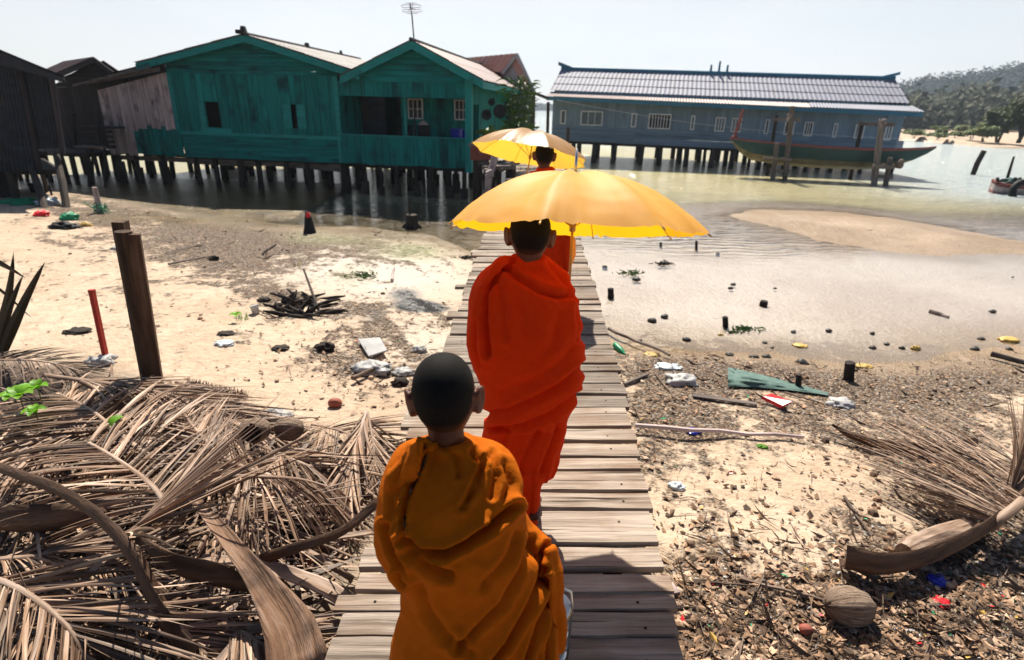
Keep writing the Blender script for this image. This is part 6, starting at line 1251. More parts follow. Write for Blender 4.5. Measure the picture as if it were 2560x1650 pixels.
b.build("net_tangle", M['plastic_green'], lp)
q = G(775, 582); st = thing("stump", "dark pointed stump with a red cloth tied near its tip", "stump", q)
b = MB(); Yq = q[1]; b.tube([atY(776, 590, Yq), atY(774, 570, Yq), atY(770, 545, Yq), atY(766, 528, Yq)], [.13, .10, .06, .025], 12, jit=.3); b.build("stump", M['black'], st)
b = MB(); b.blob(atY(770, 538, Yq - .06), (.045, .03, .05), 10, 7, .5); b.build("cloth", M['plastic_red'], st)
q = G(1030, 570); b = MB(); b.tube([q + V(0, 0, -.05), q + V(0, 0, .08), q + V(.0, 0, .27)], [.17, .12, .11], 14, jit=.2)
for k in range(6): a = k * 1.05; b.tube([q + V(.08 * math.cos(a), .08 * math.sin(a), .1), q + V(.2 * math.cos(a), .2 * math.sin(a), .0)], [.04, .02], 6)
b.tube([q + V(-.03, .02, .25), q + V(-.05, .02, .62)], [.02, .012], 6); tag(b.build("stump", M['stilt'], None, False, loc=q), "sawn tree stump with spreading roots at the edge of the dark water under the veranda", "stump")
pegs = [((1512, 590), 7, 'dark knob of a sunken stake below the umbrella tip, nearest the boardwalk'), ((1652, 620), 14, 'thin dark stake stub in the ripples below the umbrella tip'), ((1741, 626), 24, 'tall thin stake stub in the water beneath the umbrella right edge'), ((1512, 674), 9, 'small peg beside the boardwalk in the still pool, beyond the thicker peg'), ((1527, 745), 24, 'thick dark peg in the still pool close to the boardwalk'), ((1813, 818), 26, 'tall dark stub with a small forked twig in the still pool'), ((1908, 765), 13, 'round knotty stub in the pinkish part of the pool'), ((1794, 640), 8, 'low stub with weed drifting round it'), ((2122, 950), 44, 'thick dark stub standing in the wrack by the pool'), ((1995, 970), 34, 'slender dark stub with grey net caught on it')]
for (x, y), hpx, lb in pegs:
    q = G(x, y); t_ = atY(x + (3 if x > 1900 else 0), y - hpx, q[1]); w = .035 * (1.35 if 'thick' in lb else .8 if 'thin' in lb or 'slender' in lb else 1.0) + (.02 if 'knotty' in lb else 0)
    post("stake_stub", lb, "stake", q, t_, w, w * .85, 'dark_wood', 9, "stake stubs in the shallows", .25, .1)
for (xb, yb, xt, yt, lb, r_) in ((85, 480, 75, 458, 'low dark stump between the posts of the tin hut', .07), (130, 488, 122, 464, 'thin dark stick standing behind the crooked hut post', .025)):
    q = G(xb, yb); post("stake_stub", lb, "stake", q, atY(xt, yt, q[1]), r_, r_ * .8, 'dark_wood', 8, "stake stubs in the shallows")
q = at(2433, 438, -.02); a = atY(2433, 438, q[1]); t_ = atY(2461, 377, q[1]); post("leaning_pile", "crooked dark pile leaning out of the bay on its own", "pile", a, t_, .10, .11, 'dark_wood', 10, None, .25, .5, V(-.06, 0, 0))
for (x, yb, yt, lb) in ((1371, 330, 255, 'thin black pole standing in the water behind the golden umbrella'), (1421, 350, 318, 'grey post end standing before the left end of the blue grey house'),):
    q = atY(x, yb, 24.0); post("water_pole", lb, "pole", V(q[0], 24.0, -.4), atY(x, yt, 24.0), .07, .06, 'stilt', 8, None)

# ------------------------------------------------------------------ rubbish, stones, sticks
def obj1(b, name, m, loc, label, cat, grp=None, smooth=False): return tag(b.build(name, M[m], None, smooth, loc=loc), label, cat, grp)
def stick(x0, y0, x1, y1, r_, m, name, label, cat="stick", lift=.02, grp=None, thorn=False):
    a, c = Gh(x0, y0, lift), Gh(x1, y1, lift * .8); b = MB(); n = 6; pts = [a + (c - a) * i / n + V(0, 0, rng.uniform(-.006, .006)) + np.cross((c - a), (0, 0, 1)) * rng.uniform(-.012, .012) for i in range(n + 1)]; b.tube(pts, [r_ * (1 - .35 * i / n) for i in range(n + 1)], 7, jit=.15)
    if thorn:
        for i in range(40): t = i / 40; p = a + (c - a) * t; b.tube([p + V(0, 0, r_ * .7), p + V(rng.uniform(-.02, .02), rng.uniform(-.01, .01), r_ + .025)], [.004, .002], 4)
    return obj1(b, name, m, a, label, cat, grp)
def board(x0, y0, x1, y1, w, t, m, name, label, cat="plank", lift=.02):
    a, c = Gh(x0, y0, lift), Gh(x1, y1, lift); b = MB(); b.beam(a, c, w, t, taper=.75); return obj1(b, name, m, a, label, cat)
def bag(x, y, wpx, hpx, m, name, label, cat, grp=None, jit=.65, flat=.45):
    q = G(x, y); dep = float(project(q[0], q[1], q[2])[2]); w = wpx / FPX * dep / 2; h_ = hpx / FPX * dep / 2; b = MB(); b.blob(q + V(0, 0, h_ * .35), (w, w * .75, max(.012, h_ * .9) * (1 if flat > .4 else .5)), 26, 16, jit, sc=2.4); b.blob(q + V(w * .4, -w * .1, h_ * .3), (w * .6, w * .4, h_ * .6), 18, 12, jit * 1.2, sc=3); return obj1(b, name, m, q, label, cat, grp, True)
stick(1520, 822, 1676, 887, .020, 'grey_wood', "bamboo_pole", "broken bamboo pole sloping from the boardwalk into the still pool", "pole", .06)
stick(1588, 1066, 2010, 1092, .017, 'weather', "bamboo_pole", "long thin pale pole lying straight out from the boardwalk across the wrack", "pole", .05)
stick(880, 945, 975, 905, .018, 'twig', "stick", "brown broken branch lying near the white board", "stick", .05)
stick(640, 775, 705, 797, .008, 'twig', "stick", "thin stick lying behind the white cup", "stick")
stick(420, 660, 530, 640, .014, 'grey_wood', "stick", "pale stick lying on the wrack beyond the split post", "stick", .03); stick(415, 632, 515, 605, .010, 'grey_wood', "stick", "thin pale stick farther out on the wrack, parallel to another stick", "stick", .03)
stick(655, 635, 690, 610, .014, 'dark_wood', "stick", "short dark stick on the pale sand below the dark stump", "stick", .02); stick(980, 700, 985, 670, .02, 'weather', "stick", "short pale stick standing out of the pale sand by the green weed", "stick", .03)
stick(470, 955, 620, 990, .014, 'rachis', "bare_branch", "bare toothed frond stem lying on the sand", "branch", .02, None, True)
stick(1850, 1445, 2060, 1500, .009, 'twig', "stick", "thin vine stem trailing over the sand to the coconut", "stem", .02); stick(1730, 1450, 1900, 1465, .007, 'twig', "stick", "thin straight stem lying on bare sand by the boardwalk", "stem", .015)
stick(2110, 1240, 2180, 1340, .008, 'twig', "stick", "dark bent twig on bare sand before the log", "twig", .02); stick(2325, 778, 2372, 793, .03, 'grey_wood', "stick", "forked piece of driftwood floating in the pool", "driftwood", .02)
stick(2480, 885, 2640, 930, .03, 'dark_wood', "stick", "dark beam end at the pool's far right edge", "driftwood", .05); stick(1960, 980, 2060, 1010, .008, 'twig', "stick", "thin stick beside the red packet", "stick", .02); stick(1640, 935, 1690, 1000, .008, 'twig', "stick", "upright twig in the wrack by the boardwalk", "twig", .02)
board(1732, 987, 1892, 1010, .06, .012, 'grey_wood', "plank", "pale thin plank lying in the wrack beside the red packet"); board(1690, 1470, 1590, 1495, .06, .015, 'weather', "plank", "short brown offcut wedged against the boardwalk edge"); board(1560, 960, 1620, 935, .03, .02, 'grey_wood', "plank", "short splintered board at the boardwalk's edge by the pool"); board(925, 893, 970, 868, .04, .012, 'husk', "plank", "thin orange brown slat leaning on the white board")
q = G(928, 880); b = MB(); b.slab([Gh(895, 850, .03), Gh(950, 846, .06), Gh(968, 878, .05), Gh(922, 893, .02)], V(0, 0, .012)); obj1(b, "white_board", 'plastic_white', q, "dirty white square board lying in the litter left of the boardwalk", "board")
bag(930, 925, 90, 34, 'plastic_white', "plastic_bag", "crumpled white plastic bag below the white board", "bag", "crumpled plastic bags"); bag(1010, 935, 50, 22, 'plastic_white', "plastic_bag", "white plastic scrap close to the boardwalk edge, above the small boy", "bag", "crumpled plastic bags"); bag(1050, 880, 36, 22, 'plastic_white', "plastic_bag", "small white plastic scrap against the boardwalk planks", "bag", "crumpled plastic bags")
bag(255, 908, 62, 34, 'plastic_white', "plastic_bag", "yellowish white plastic bag at the foot of the red stake", "bag", "crumpled plastic bags"); bag(122, 512, 50, 30, 'mint', "plastic_bag", "full white sack lying by the crooked hut post", "sack", "crumpled plastic bags"); bag(2100, 1012, 62, 22, 'plastic_white', "plastic_bag", "clear plastic bag flat on the sand past the red packet", "bag", "crumpled plastic bags"); bag(1700, 955, 70, 30, 'plastic_white', "plastic_bag", "pale torn sacking in the wrack by the boardwalk", "sack", "crumpled plastic bags"); bag(690, 1045, 70, 34, 'plastic_white', "plastic_bag", "white plastic bag behind the coconut husks", "bag", "crumpled plastic bags"); bag(700, 1165, 46, 26, 'plastic_white', "plastic_bag", "pink and white wrapper in the litter below the husks", "wrapper", "crumpled plastic bags"); bag(1670, 920, 60, 14, 'mint', "plastic_bag", "pale striped wrapper at the pool's edge", "wrapper", "crumpled plastic bags"); bag(1690, 1220, 40, 22, 'mint', "plastic_bag", "greyish plastic cup crushed on the bare sand", "wrapper", "crumpled plastic bags"); bag(300, 622, 40, 10, 'plastic_white', "plastic_bag", "thin white wrapper on the sand left of the split post", "wrapper", "crumpled plastic bags"); bag(560, 860, 46, 12, 'mint', "plastic_bag", "clear wrapper flat on open sand", "wrapper", "crumpled plastic bags"); bag(2485, 1300, 40, 34, 'mint', "plastic_bag", "clear plastic bottle half hidden beneath the fanned frond", "bottle")
bag(105, 540, 34, 20, 'plastic_red', "red_rag", "red rag in the rubbish beside the tin hut", "rag"); bag(175, 548, 40, 24, 'plastic_green', "green_net", "green net scrap in the rubbish beside the tin hut", "net"); bag(60, 508, 110, 20, 'plastic_green', "green_net", "bright green net heaped under the tin hut", "net"); bag(215, 565, 26, 14, 'yellow', "yellow_cup", "yellow plastic scrap by the net wrapped post", "scrap"); bag(160, 570, 60, 24, 'black', "black_netting", "black netting scattered at the edge of the hut rubbish", "net"); bag(2345, 1455, 50, 20, 'plastic_blue', "blue_strap", "blue strap in the leaf litter by the spathe", "strap"); bag(2350, 1510, 40, 20, 'plastic_red', "pink_wrapper", "pink wrapper in the leaf litter below the spathe", "wrapper"); bag(1735, 1082, 34, 14, 'plastic_blue', "blue_wrapper", "blue wrapper lying under the long pale pole", "wrapper"); bag(1905, 1118, 26, 10, 'leaf_bright', "green_scrap", "yellow green leaf on the sand below the long pole", "leaf")
q = G(1938, 1006); b = MB(); b.slab([Gh(1903, 997, .03), Gh(1925, 990, .06), Gh(1975, 1010, .05), Gh(1952, 1021, .02)], V(.01, 0, .025)); obj1(b, "red_packet", 'plastic_red', q, "bright red packet lying on the wrack right of the boardwalk", "packet")
q = G(1545, 880); d = V(.35, -.9, 0); d /= np.linalg.norm(d); b = MB(); b.lathe(Gh(1537, 862, .04), [(0, 0), (.03, .0), (.033, .02), (.033, .13), (.02, .17), (.012, .19), (.012, .215), (0, .216)], 16, d + V(0, 0, -.12)); obj1(b, "green_bottle", 'plastic_green', q, "green plastic bottle lying at the boardwalk's edge by the pool", "bottle", None, True)
q = G(641, 784); b = MB(); b.lathe(q + V(0, 0, 0), [(.0, 0), (.034, 0), (.04, .085), (.042, .088), (.036, .088), (.0, .08)], 16, V(-.25, .1, 1)); obj1(b, "white_cup", 'plastic_white', q, "white plastic cup standing on open sand by a thin stick", "cup", None, True)
# grey net
q = G(1885, 935); b = MB(); NU, NV = 26, 12; v, f = [], []
for i in range(NU + 1):
    for j in range(NV + 1):
        s, t = i / NU, j / NV; x = 1820 + 250 * s; wv = (1 - s) ** 1.2 * 30 + 5; y = 945 + 40 * s ** 1.3 + (t - .55) * wv * 1.4; g = Gh(x, y, .02 + .05 * (1 - s) * math.sin(PI * t) * (.6 + .8 * abs(mnoise.noise(Vector((s * 6, t * 4, 1)))))); v.append(g)
for i in range(NU):
    for j in range(NV): a = i * (NV + 1) + j; f.append((a, a + 1, a + NV + 2, a + NV + 1))
b.add(v, f, None, .5); obj1(b, "fishing_net", 'net', q, "grey green fishing net dragged into a tail over the wrack", "net", None, True)
# driftwood root clump
q = G(740, 770); b = MB()
for k in range(46): x, y = rng.uniform(690, 800), rng.uniform(740, 785); p = G(x, y + 5); hh = rng.uniform(.02, .15) * (1.1 - abs(x - 735) / 90); d = V(rng.uniform(-.32, .32), rng.uniform(-.12, .12), hh); b.tube([p - V(0, 0, .02), p + d * .6 + V(rng.uniform(-.03, .03), 0, 0), p + d], [.028, .02, .008], 6, jit=.4)
b.tube([G(765, 725) + V(0, 0, .25), G(800, 790) + V(0, 0, .03)], [.012, .015], 6); obj1(b, "driftwood", 'stilt', q, "tangled dark clump of roots and driftwood on the pale sand", "driftwood")
for (x, y, w, h_, lb) in ((815, 876, 42, 34, 'dark rotten chunk of wood on the sand beside the litter'), (660, 752, 30, 14, 'dark flat chunk beside the tangled roots'), (566, 835, 40, 10, 'dark strip of bark on open sand'), (535, 650, 26, 16, 'dark lump on the wrack at the end of a pale stick'), (700, 872, 40, 12, 'dark curled bark on the open sand nearer the palm heap'), (195, 830, 60, 14, 'dark twiggy weed clump on the sand left of the red stake'), (1000, 960, 40, 24, 'dark litter lump in front of the boardwalk')): bag(x, y, w, h_, 'stilt', "wood_chunk", lb, "wood", "dark wood chunks", .6)
# coconuts and husks
def coco(x, y, rpx, label, m='husk', open_=None, grp="coconuts and husks", lift=0):
    q = Gh(x, y + rpx * .6, lift) if lift else G(x, y + rpx * .6); dep = float(project(q[0], q[1], q[2])[2]); r_ = rpx / FPX * dep; t = thing("coconut", label, "coconut", q, grp); b = MB(); c = q + V(0, 0, r_ * .72); n, m2 = 30, 20; v, f = [], []
    for i in range(m2 + 1):
        for k in range(n):
            tt, a = PI * i / m2, 2 * PI * k / n; u = np.array([math.cos(tt), math.sin(tt) * math.cos(a), math.sin(tt) * math.sin(a)]); rr = r_ * (1 + .022 * math.sin(9 * a + 2 * math.sin(2 * tt)) + .018 * math.sin(23 * a) + .06 * math.cos(3 * a) * math.sin(tt) + .05 * mnoise.noise(Vector(u * 3))); v.append(c + u * rr * np.array([1.12, .95, .9]))
    for i in range(m2):
        for k in range(n):
            k2 = (k + 1) % n
            if open_ is not None:
                mid = np.mean([v[i * n + k], v[(i + 1) * n + k2]], 0) - c
                if mid @ open_ / np.linalg.norm(mid) > .72: continue
            f.append((i * n + k, (i + 1) * n + k, (i + 1) * n + k2, i * n + k2))
    if open_ is not None: K = len(v); v += [c + (p - c) * .86 for p in v]; f += [tuple(K + i for i in fc)[::-1] for fc in f]
    b.add(v, f, [((p - c) @ V(1, 0, 0) * 3, math.atan2((p - c)[1], (p - c)[2]) * .8, 0) for p in v], .6); b.build("shell", M[m], t, True); return t
on = V(.1, -.9, .15); on /= np.linalg.norm(on)
coco(640, 1075, 34, "hollow coconut husk with its dark open side toward the boardwalk", 'husk', on, lift=.13); coco(725, 1072, 32, "whole brown coconut husk beside the hollow one", lift=.12); coco(838, 1008, 15, "small reddish coconut on the sand beyond the husks", 'terracotta'); coco(2115, 1512, 52, "grey brown coconut lying below the mouth of the heavy spathe"); coco(762, 1400, 15, "small dark red coconut lump in the heap under the arching stem", 'terracotta'); coco(2012, 1573, 15, "small orange brown nut in the leaf litter near the grey coconut", 'terracotta')
# log on the right
q = G(2350, 1370); b = MB(); a, c = Gh(2262, 1382, .06), Gh(2432, 1318, .06); b.tube([a + (c - a) * t for t in (0, .1, .3, .5, .7, .9, 1)], [.045, .06, .064, .066, .062, .06, .052], 14, jit=.16); obj1(b, "log", 'rachis', q, "short rotting log lying on the sand in front of the fanned frond", "log")
stones = [(1630, 805, 24), (1661, 795, 20), (1716, 851, 22), (1590, 706, 22), (1824, 888, 22), (2005, 908, 32), (1885, 893, 24), (1916, 893, 24), (2181, 871, 18), (2216, 862, 14), (2255, 872, 16), (2437, 874, 24), (2452, 848, 18), (2523, 874, 18), (2180, 836, 14), (1825, 727, 14), (1832, 718, 14), (1936, 727, 10), (2071, 830, 16), (1983, 832, 14), (2530, 698, 7), (2480, 782, 16), (1600, 852, 12), (1912, 858, 12), (1930, 870, 10)]
for i, (x, y, w) in enumerate(stones):
    q = G(x, y); q[2] = max(q[2], 0); dep = float(project(q[0], q[1], q[2])[2]); r_ = w / FPX * dep / 2; b = MB(); b.blob(q + V(0, 0, r_ * .1), (r_, r_ * .8, r_ * .55), 12, 8, .35, sc=1.4)
    obj1(b, "stone", 'stone', q, "dark wet stone lying in or beside the shallow pool", "stone", "stones in the shallow pool", True)
for (x, y, w, h_, lb) in ((2521, 852, 44, 14, 'orange and white float at the pool edge by the right frame side'), (2288, 873, 22, 16, 'yellow husk at the edge of the pool'), (2000, 866, 34, 10, 'pale yellow can lying in the pinkish shallows'), (1630, 888, 40, 10, 'pale yellow tube lying at the pool edge near the bottle'), (1800, 838, 12, 8, 'tiny yellow scrap in the still pool'), (2160, 918, 36, 12, 'yellow wrapper at the pool edge behind the thick stub')): bag(x, y, w, h_, 'yellow', "yellow_scrap", lb, "scrap", "yellow scraps", .4)
for (x, y, w, lb) in ((1860, 826, 70, 'mat of dark green weed in the pool beside the tall stub'), (1580, 690, 50, 'thin strip of green weed lying in the pool near the boardwalk'), (1657, 668, 34, 'small patch of dark weed out in the still pool'), (910, 690, 70, 'green weed and bent reeds on the pale sand'), (1165, 645, 30, 'dark weed drift against the boardwalk')):
    q = G(x, y); q[2] = max(q[2], .0); b = MB()
    for k in range(60): p = G(x + rng.gauss(0, w * .28), y + rng.gauss(0, w * .07)); p[2] = max(p[2], .0); d = V(rng.uniform(-.08, .08), rng.uniform(-.05, .05), rng.uniform(.0, .03)); b.tube([p, p + d], [.009, .005], 4)
    obj1(b, "weed", 'leaf' if 'green' in lb else 'dark_wood', q, lb, "weed")
# plants near the camera
def blade(b, p, d, L, w, bend, n=8, thick=.003):
    d = np.asarray(d, float); d /= np.linalg.norm(d); s = np.cross(d, (0, .9, .3)); s /= np.linalg.norm(s); v, f = [], []
    for i in range(n + 1):
        t = i / n; ww = w * (1 - t) ** .6 * (.7 + .6 * min(1, t * 3)); nn = np.cross(s, d)
        v += [p - s * ww, p - nn * ww * .35, p + s * ww, p + nn * thick]; d = d + np.asarray(bend) / n; d /= np.linalg.norm(d); p = p + d * L / n
    for i in range(n):
        for k in range(4): k2 = (k + 1) % 4; f.append((i * 4 + k, i * 4 + k2, i * 4 + 4 + k2, i * 4 + 4 + k))
    b.add(v, f)
q = G(-10, 905); pl = thing("agave_plant", "dark spiky plant of stiff sword leaves at the left edge of the heap", "plant", q); Yq = q[1] - .05
for (x0, y0, x1, y1, w, bx) in ((0, 900, 108, 660, .038, .15), (-6, 890, 55, 690, .03, .25), (-20, 880, 40, 640, .035, -.3), (-30, 700, 75, 790, .018, -.2), (-40, 640, 62, 690, .035, -.5), (-60, 890, -90, 650, .035, -.1)):
    b = MB(); a, c = atY(x0, y0, Yq), atY(x1, y1, Yq - rng.uniform(0, .1)); d = c - a; L = np.linalg.norm(d); blade(b, a, d / L - V(bx, 0, 0) * .5, L * 1.03, w, V(bx, 0, 0)); b.build("leaf", M['agave'], pl)
for (x, y, n, sz, lb) in ((55, 1010, 3, .075, 'bright green seedling with round leaves growing through the palm heap'), (100, 990, 2, .06, 'pair of bright green leaves above the seedling in the palm heap'), (95, 1052, 2, .05, 'small bright green sprig at the foot of the seedling in the heap'), (280, 1090, 1, .065, 'single bright green leaf standing by the pale midrib'), (592, 803, 2, .05, 'tiny green sprout on open sand beyond the heap')):
    q = Gh(x, y, .12 if y > 900 else .01); s = thing("seedling", lb, "seedling", q); b = MB(); b.tube([q - V(0, 0, .14 if y > 900 else 0), q + V(0, 0, .05)], .003, 5); b.build("stem", M['leaf'], s)
    for k in range(n * 2 if n > 1 else 1):
        b = MB(); a = k * PI / n + .4 + rng.uniform(-.2, .2) if n > 1 else 1.2; d = V(math.cos(a), math.sin(a) - .3, .35); d /= np.linalg.norm(d); sv = np.cross(d, (0, 0, 1)); sv /= np.linalg.norm(sv); up = np.cross(sv, d); p = q + V(0, 0, .045); v, f = [], []
        for i in range(7):
            t = i / 6; ww = sz * .5 * math.sin(PI * (.08 + .84 * t)) ** .7; c_ = p + d * sz * 1.3 * t + up * .02 * math.sin(PI * t); v += [c_ - sv * ww + up * .012, c_, c_ + sv * ww + up * .012]
        for i in range(6): f += [(i * 3, i * 3 + 1, i * 3 + 4, i * 3 + 3), (i * 3 + 1, i * 3 + 2, i * 3 + 5, i * 3 + 4)]
        b.add(v, f); b.build("leaf", M['leaf_bright'], s, True)
for (x, y, lb) in ((605, 800, 'sparse tuft of thin grass on open sand'),):
    q = G(x, y); b = MB()
    for k in range(14): p = q + V(rng.uniform(-.06, .06), rng.uniform(-.04, .04), 0); b.tube([p, p + V(rng.uniform(-.03, .03), rng.uniform(-.03, .03), .07)], [.003, .001], 4)
    obj1(b, "grass_tuft", 'leaf_bright', q, lb, "grass")

# ------------------------------------------------------------------ veranda pots and plants beside the boardwalk
def tub(px_, py_, rpx, hpx, off, m, name, label, cat="tub"):
    q = PV(px_, py_, off); dep = float(project(*q)[2]); r_, h_ = rpx / FPX * dep, hpx / FPX * dep; b = MB(); b.lathe(q, [(0, 0), (r_ * .85, 0), (r_ * 1.0, h_ * .3), (r_ * .98, h_ * .8), (r_ * 1.06, h_ * .9), (r_ * 1.06, h_), (r_ * .9, h_), (r_ * .88, h_ * .9), (0, h_ * .88)], 20); return obj1(b, name, m, q, label, cat, None, True)
tub(1141, 346, 15, 23, .5, 'plastic_blue', "blue_tub", "blue plastic tub on the veranda rail beside the corner post"); tub(1160, 346, 10, 20, .7, 'plastic_blue', "blue_tub", "smaller blue tub half hidden behind the veranda corner post"); tub(1060, 350, 15, 35, .6, 'black', "water_jar", "dark water jar behind the veranda railing", "jar"); tub(1022, 350, 9, 34, .5, 'black', "dark_crate", "dark bucket behind the railing next to the doorway", "bucket")
q = PV(1058, 312, .6); b = MB(); b.lathe(q, [(.14, 0), (.13, .02), (.09, .05), (.08, .09), (0, .10)], 18); obj1(b, "straw_hat", 'weather', q, "pale hat on top of the dark water jar", "hat", None, True)
q = PV(1035, 300, .35); b = MB(); b.tube([PV(1036, 250, .35), PV(1037, 346, .35)], .022, 6); obj1(b, "broom_pole", 'dark_wood', PV(1037, 346, .35), "thin dark pole standing upright on the veranda", "pole")
for k, (x, y, r_, lb) in enumerate(((1213, 288, 12, 'round black pot hung on the side wall nearest the corner post'), (1226, 256, 8, 'small black pot hung highest on the green side wall'), (1246, 279, 16, 'large black pot hung below another beside the tall leafy plant'))):
    q = atY(x, y, 14.75); w = r_ / FPX * 14; b = MB(); b.lathe(q + V(0, .12, 0), [(0, .0), (w * .7, .02), (w, .1), (w * 1.05, .18), (w * .95, .18), (0, .12)], 18, V(.2, -1, .05)); b.tube([q + V(w, 0, 0), q + V(w, 0, w * 1.5)], .012, 5); obj1(b, "cooking_pot", 'black', q, lb, "pot", "pots hung on the side wall", True)
Yp = 14.2; p0, p1 = atY(1178, 398, Yp), atY(1246, 360, Yp); pbx = thing("planter_box", "reddish wooden planter box on posts at the corner of the veranda house", "planter", atY(1212, 398, Yp))
b = MB(); b.box(V(p0[0], Yp - .25, p0[2]), V(p1[0], Yp + .3, p1[2] - .04)); b.build("box", M['terracotta'], pbx); b = MB(); b.slab([V(p0[0] - .05, Yp - .32, p1[2] - .05), V(p1[0], Yp - .32, p1[2] + .03), V(p1[0], Yp + .35, p1[2] + .03), V(p0[0] - .05, Yp + .35, p1[2] - .05)], V(0, 0, .04)); b.build("lid", M['grey_wood'], pbx)
for (x, dy) in ((p0[0] + .1, -.15), (p1[0] - .1, -.15), (p0[0] + .1, .2), (p1[0] - .1, .2)): b = MB(); b.tube([(x, Yp + dy, -.2), (x, Yp + dy, p0[2])], .045, 7, jit=.2); b.build("leg", M['stilt'], pbx)
def plant(name, label, base, n, L, w, spread, m, stems=0, h_=0, cat="plant"):
    t = thing(name, label, cat, base); base = np.asarray(base, float)
    if stems:
        b = MB()
        for k in range(stems): b.tube([base + V(rng.uniform(-.15, .15), rng.uniform(-.1, .1), 0), base + V(rng.uniform(-spread, spread) * .6, rng.uniform(-.2, .2), h_ * rng.uniform(.7, 1))], [.014, .006], 5)
        b.build("stem", M['leaf'], t)
    lv = MB()
    for k in range(n):
        z = rng.random() * h_; a = rng.uniform(0, 2 * PI); d = V(math.cos(a), math.sin(a), rng.uniform(-.1, 1.0)); p = base + V(rng.uniform(-spread, spread) * .6, rng.uniform(-spread, spread) * .4, z); blade(lv, p, d, L * rng.uniform(.6, 1.1), w * rng.uniform(.7, 1.2), V(0, 0, -rng.uniform(.4, 1.2)), 5, .002)
    lv.build("foliage", M[m], t); return t
plant("broad_leaf_plant", "broad leaved pale green plant growing from the planter box", atY(1228, 352, 14.2), 34, .55, .055, .2, 'leaf_pale', 0, .2); plant("bamboo_plant", "tall dark leafy plant with drooping leaves against the veranda side wall", atY(1286, 345, 14.9), 150, .38, .022, .38, 'leaf', 7, 1.35); plant("climbing_plant", "thin sunlit plant with narrow yellow green leaves under the eave corner", atY(1318, 330, 15.2), 80, .30, .018, .22, 'leaf_pale', 4, 1.25); plant("low_bush", "low red tinged bush above the golden umbrella", atY(1318, 345, 15.6), 60, .22, .03, .35, 'leaf', 0, .3)
# timber landing beside the boardwalk
ld_ = thing("landing_stage", "rough dark timber landing on posts between the veranda house and the boardwalk", "landing", atY(1250, 430, 13.4)); b = MB()
for (x0, y0, x1, y1, Y0, Y1, w) in ((1205, 420, 1290, 418, 13.2, 13.2, .12), (1215, 428, 1305, 398, 13.0, 14.2, .14), (1235, 416, 1300, 392, 13.6, 14.6, .12), (1250, 425, 1296, 405, 13.1, 14.0, .1), (1196, 412, 1262, 404, 13.8, 13.8, .1)): b.beam(atY(x0, y0, Y0), atY(x1, y1, Y1), w, .08)
b.build("deck", M['grey_wood'], ld_)
for (x, yt, Y0) in ((1248, 415, 13.2), (1272, 412, 13.3), (1284, 412, 13.2), (1215, 415, 13.4), (1200, 410, 13.8)): q = atY(x, yt, Y0); b = MB(); b.tube([(q[0], q[1], -.2), q], .06, 7, jit=.2); b.build("post", M['stilt'], ld_)
q = atY(1214, 462, 12.9); b = MB(); b.tube([V(q[0], 12.9, -.1), atY(1222, 440, 12.9), atY(1232, 415, 13.0), atY(1240, 380, 13.1)], [.075, .08, .075, .085], 10, jit=.2); b.tube([atY(1218, 438, 12.82), atY(1232, 432, 12.82)], [.09, .09], 8); obj1(b, "log_post", 'weather', V(q[0], 12.9, 0), "pale tree trunk post leaning against the timber landing", "post")
q = atY(1240, 470, 12.6); b = MB()
for k in range(30): p = V(q[0] + rng.uniform(-.3, .2), 12.6 + rng.uniform(-.2, .2), rng.uniform(.0, .35)); b.tube([p, p + V(rng.uniform(-.25, .25), rng.uniform(-.1, .1), rng.uniform(-.15, .15)), p + V(rng.uniform(-.25, .25), .05, rng.uniform(-.2, .1))], .014, 5)
obj1(b, "rope_tangle", 'grey_wood', q, "grey tangle of rope and brush at the foot of the pale trunk post", "rope")

# ------------------------------------------------------------------ boats
FAp, FBp = at(1963, 452, 0), at(2186, 464, 0); PBt = Plane(FAp[:2], FBp[:2])
bo = thing("long_boat", "long green wooden boat with a pale hull bottom hauled up between two timber hoists", "boat", PBt(2080, 420, .85))
ST = [(1826, 345, 348, .02, .5), (1840, 348, 366, .10, .6), (1858, 351, 384, .22, .62), (1885, 354, 400, .36, .62), (1950, 361, 412, .52, .60), (2050, 369, 420, .60, .58), (2140, 374, 424, .58, .58), (2200, 375.5, 424, .50, .6), (2245, 375.5, 418, .38, .7), (2285, 373.5, 402, .24, .9), (2318, 371, 385, .10, 1.0), (2340, 368, 371, .015, 1.0)]
nb_ = V(*PBt.n, 0); BOFF = .85
secs = []
for (x, ys, yk, hb, fr) in ST:
    s, k = PBt(x, ys, BOFF - hb * .9), PBt(x, yk, BOFF); s0 = PBt.P(PBt.uz(x, ys, BOFF)[0], s[2], BOFF); k0 = V(s0[0], s0[1], k[2]); mz = s[2] + (k[2] - s[2]) * fr
    secs.append((s0, k0, mz, hb))
def hullpart(rows_, m, name):
    b = MB(); n = len(rows_[0]); v = [p for r_ in rows_ for p in r_]; f = [(i * n + k, i * n + k + 1, (i + 1) * n + k + 1, (i + 1) * n + k) for i in range(len(rows_) - 1) for k in range(n - 1)]; K = len(v); 
    b.add(v + [p + V(0, 0, .03) + nb_ * 0 for p in v], f + [tuple(K + i for i in q[::-1]) for q in f]); return b.build(name, M[m], bo, False)
up_, low_ = [], []
for (s0, k0, mz, hb) in secs:
    hm = hb * .80; a = lambda w, z: V(s0[0], s0[1], z) + nb_ * w
    up_.append([a(-hb, s0[2]), a(-(hb + hm) / 2 - .01, (s0[2] + mz) / 2), a(-hm, mz)]); low_.append([a(-hm, mz), a(-hm * .62, mz + (k0[2] - mz) * .62), a(0, k0[2]), a(hm * .62, mz + (k0[2] - mz) * .62), a(hm, mz)])
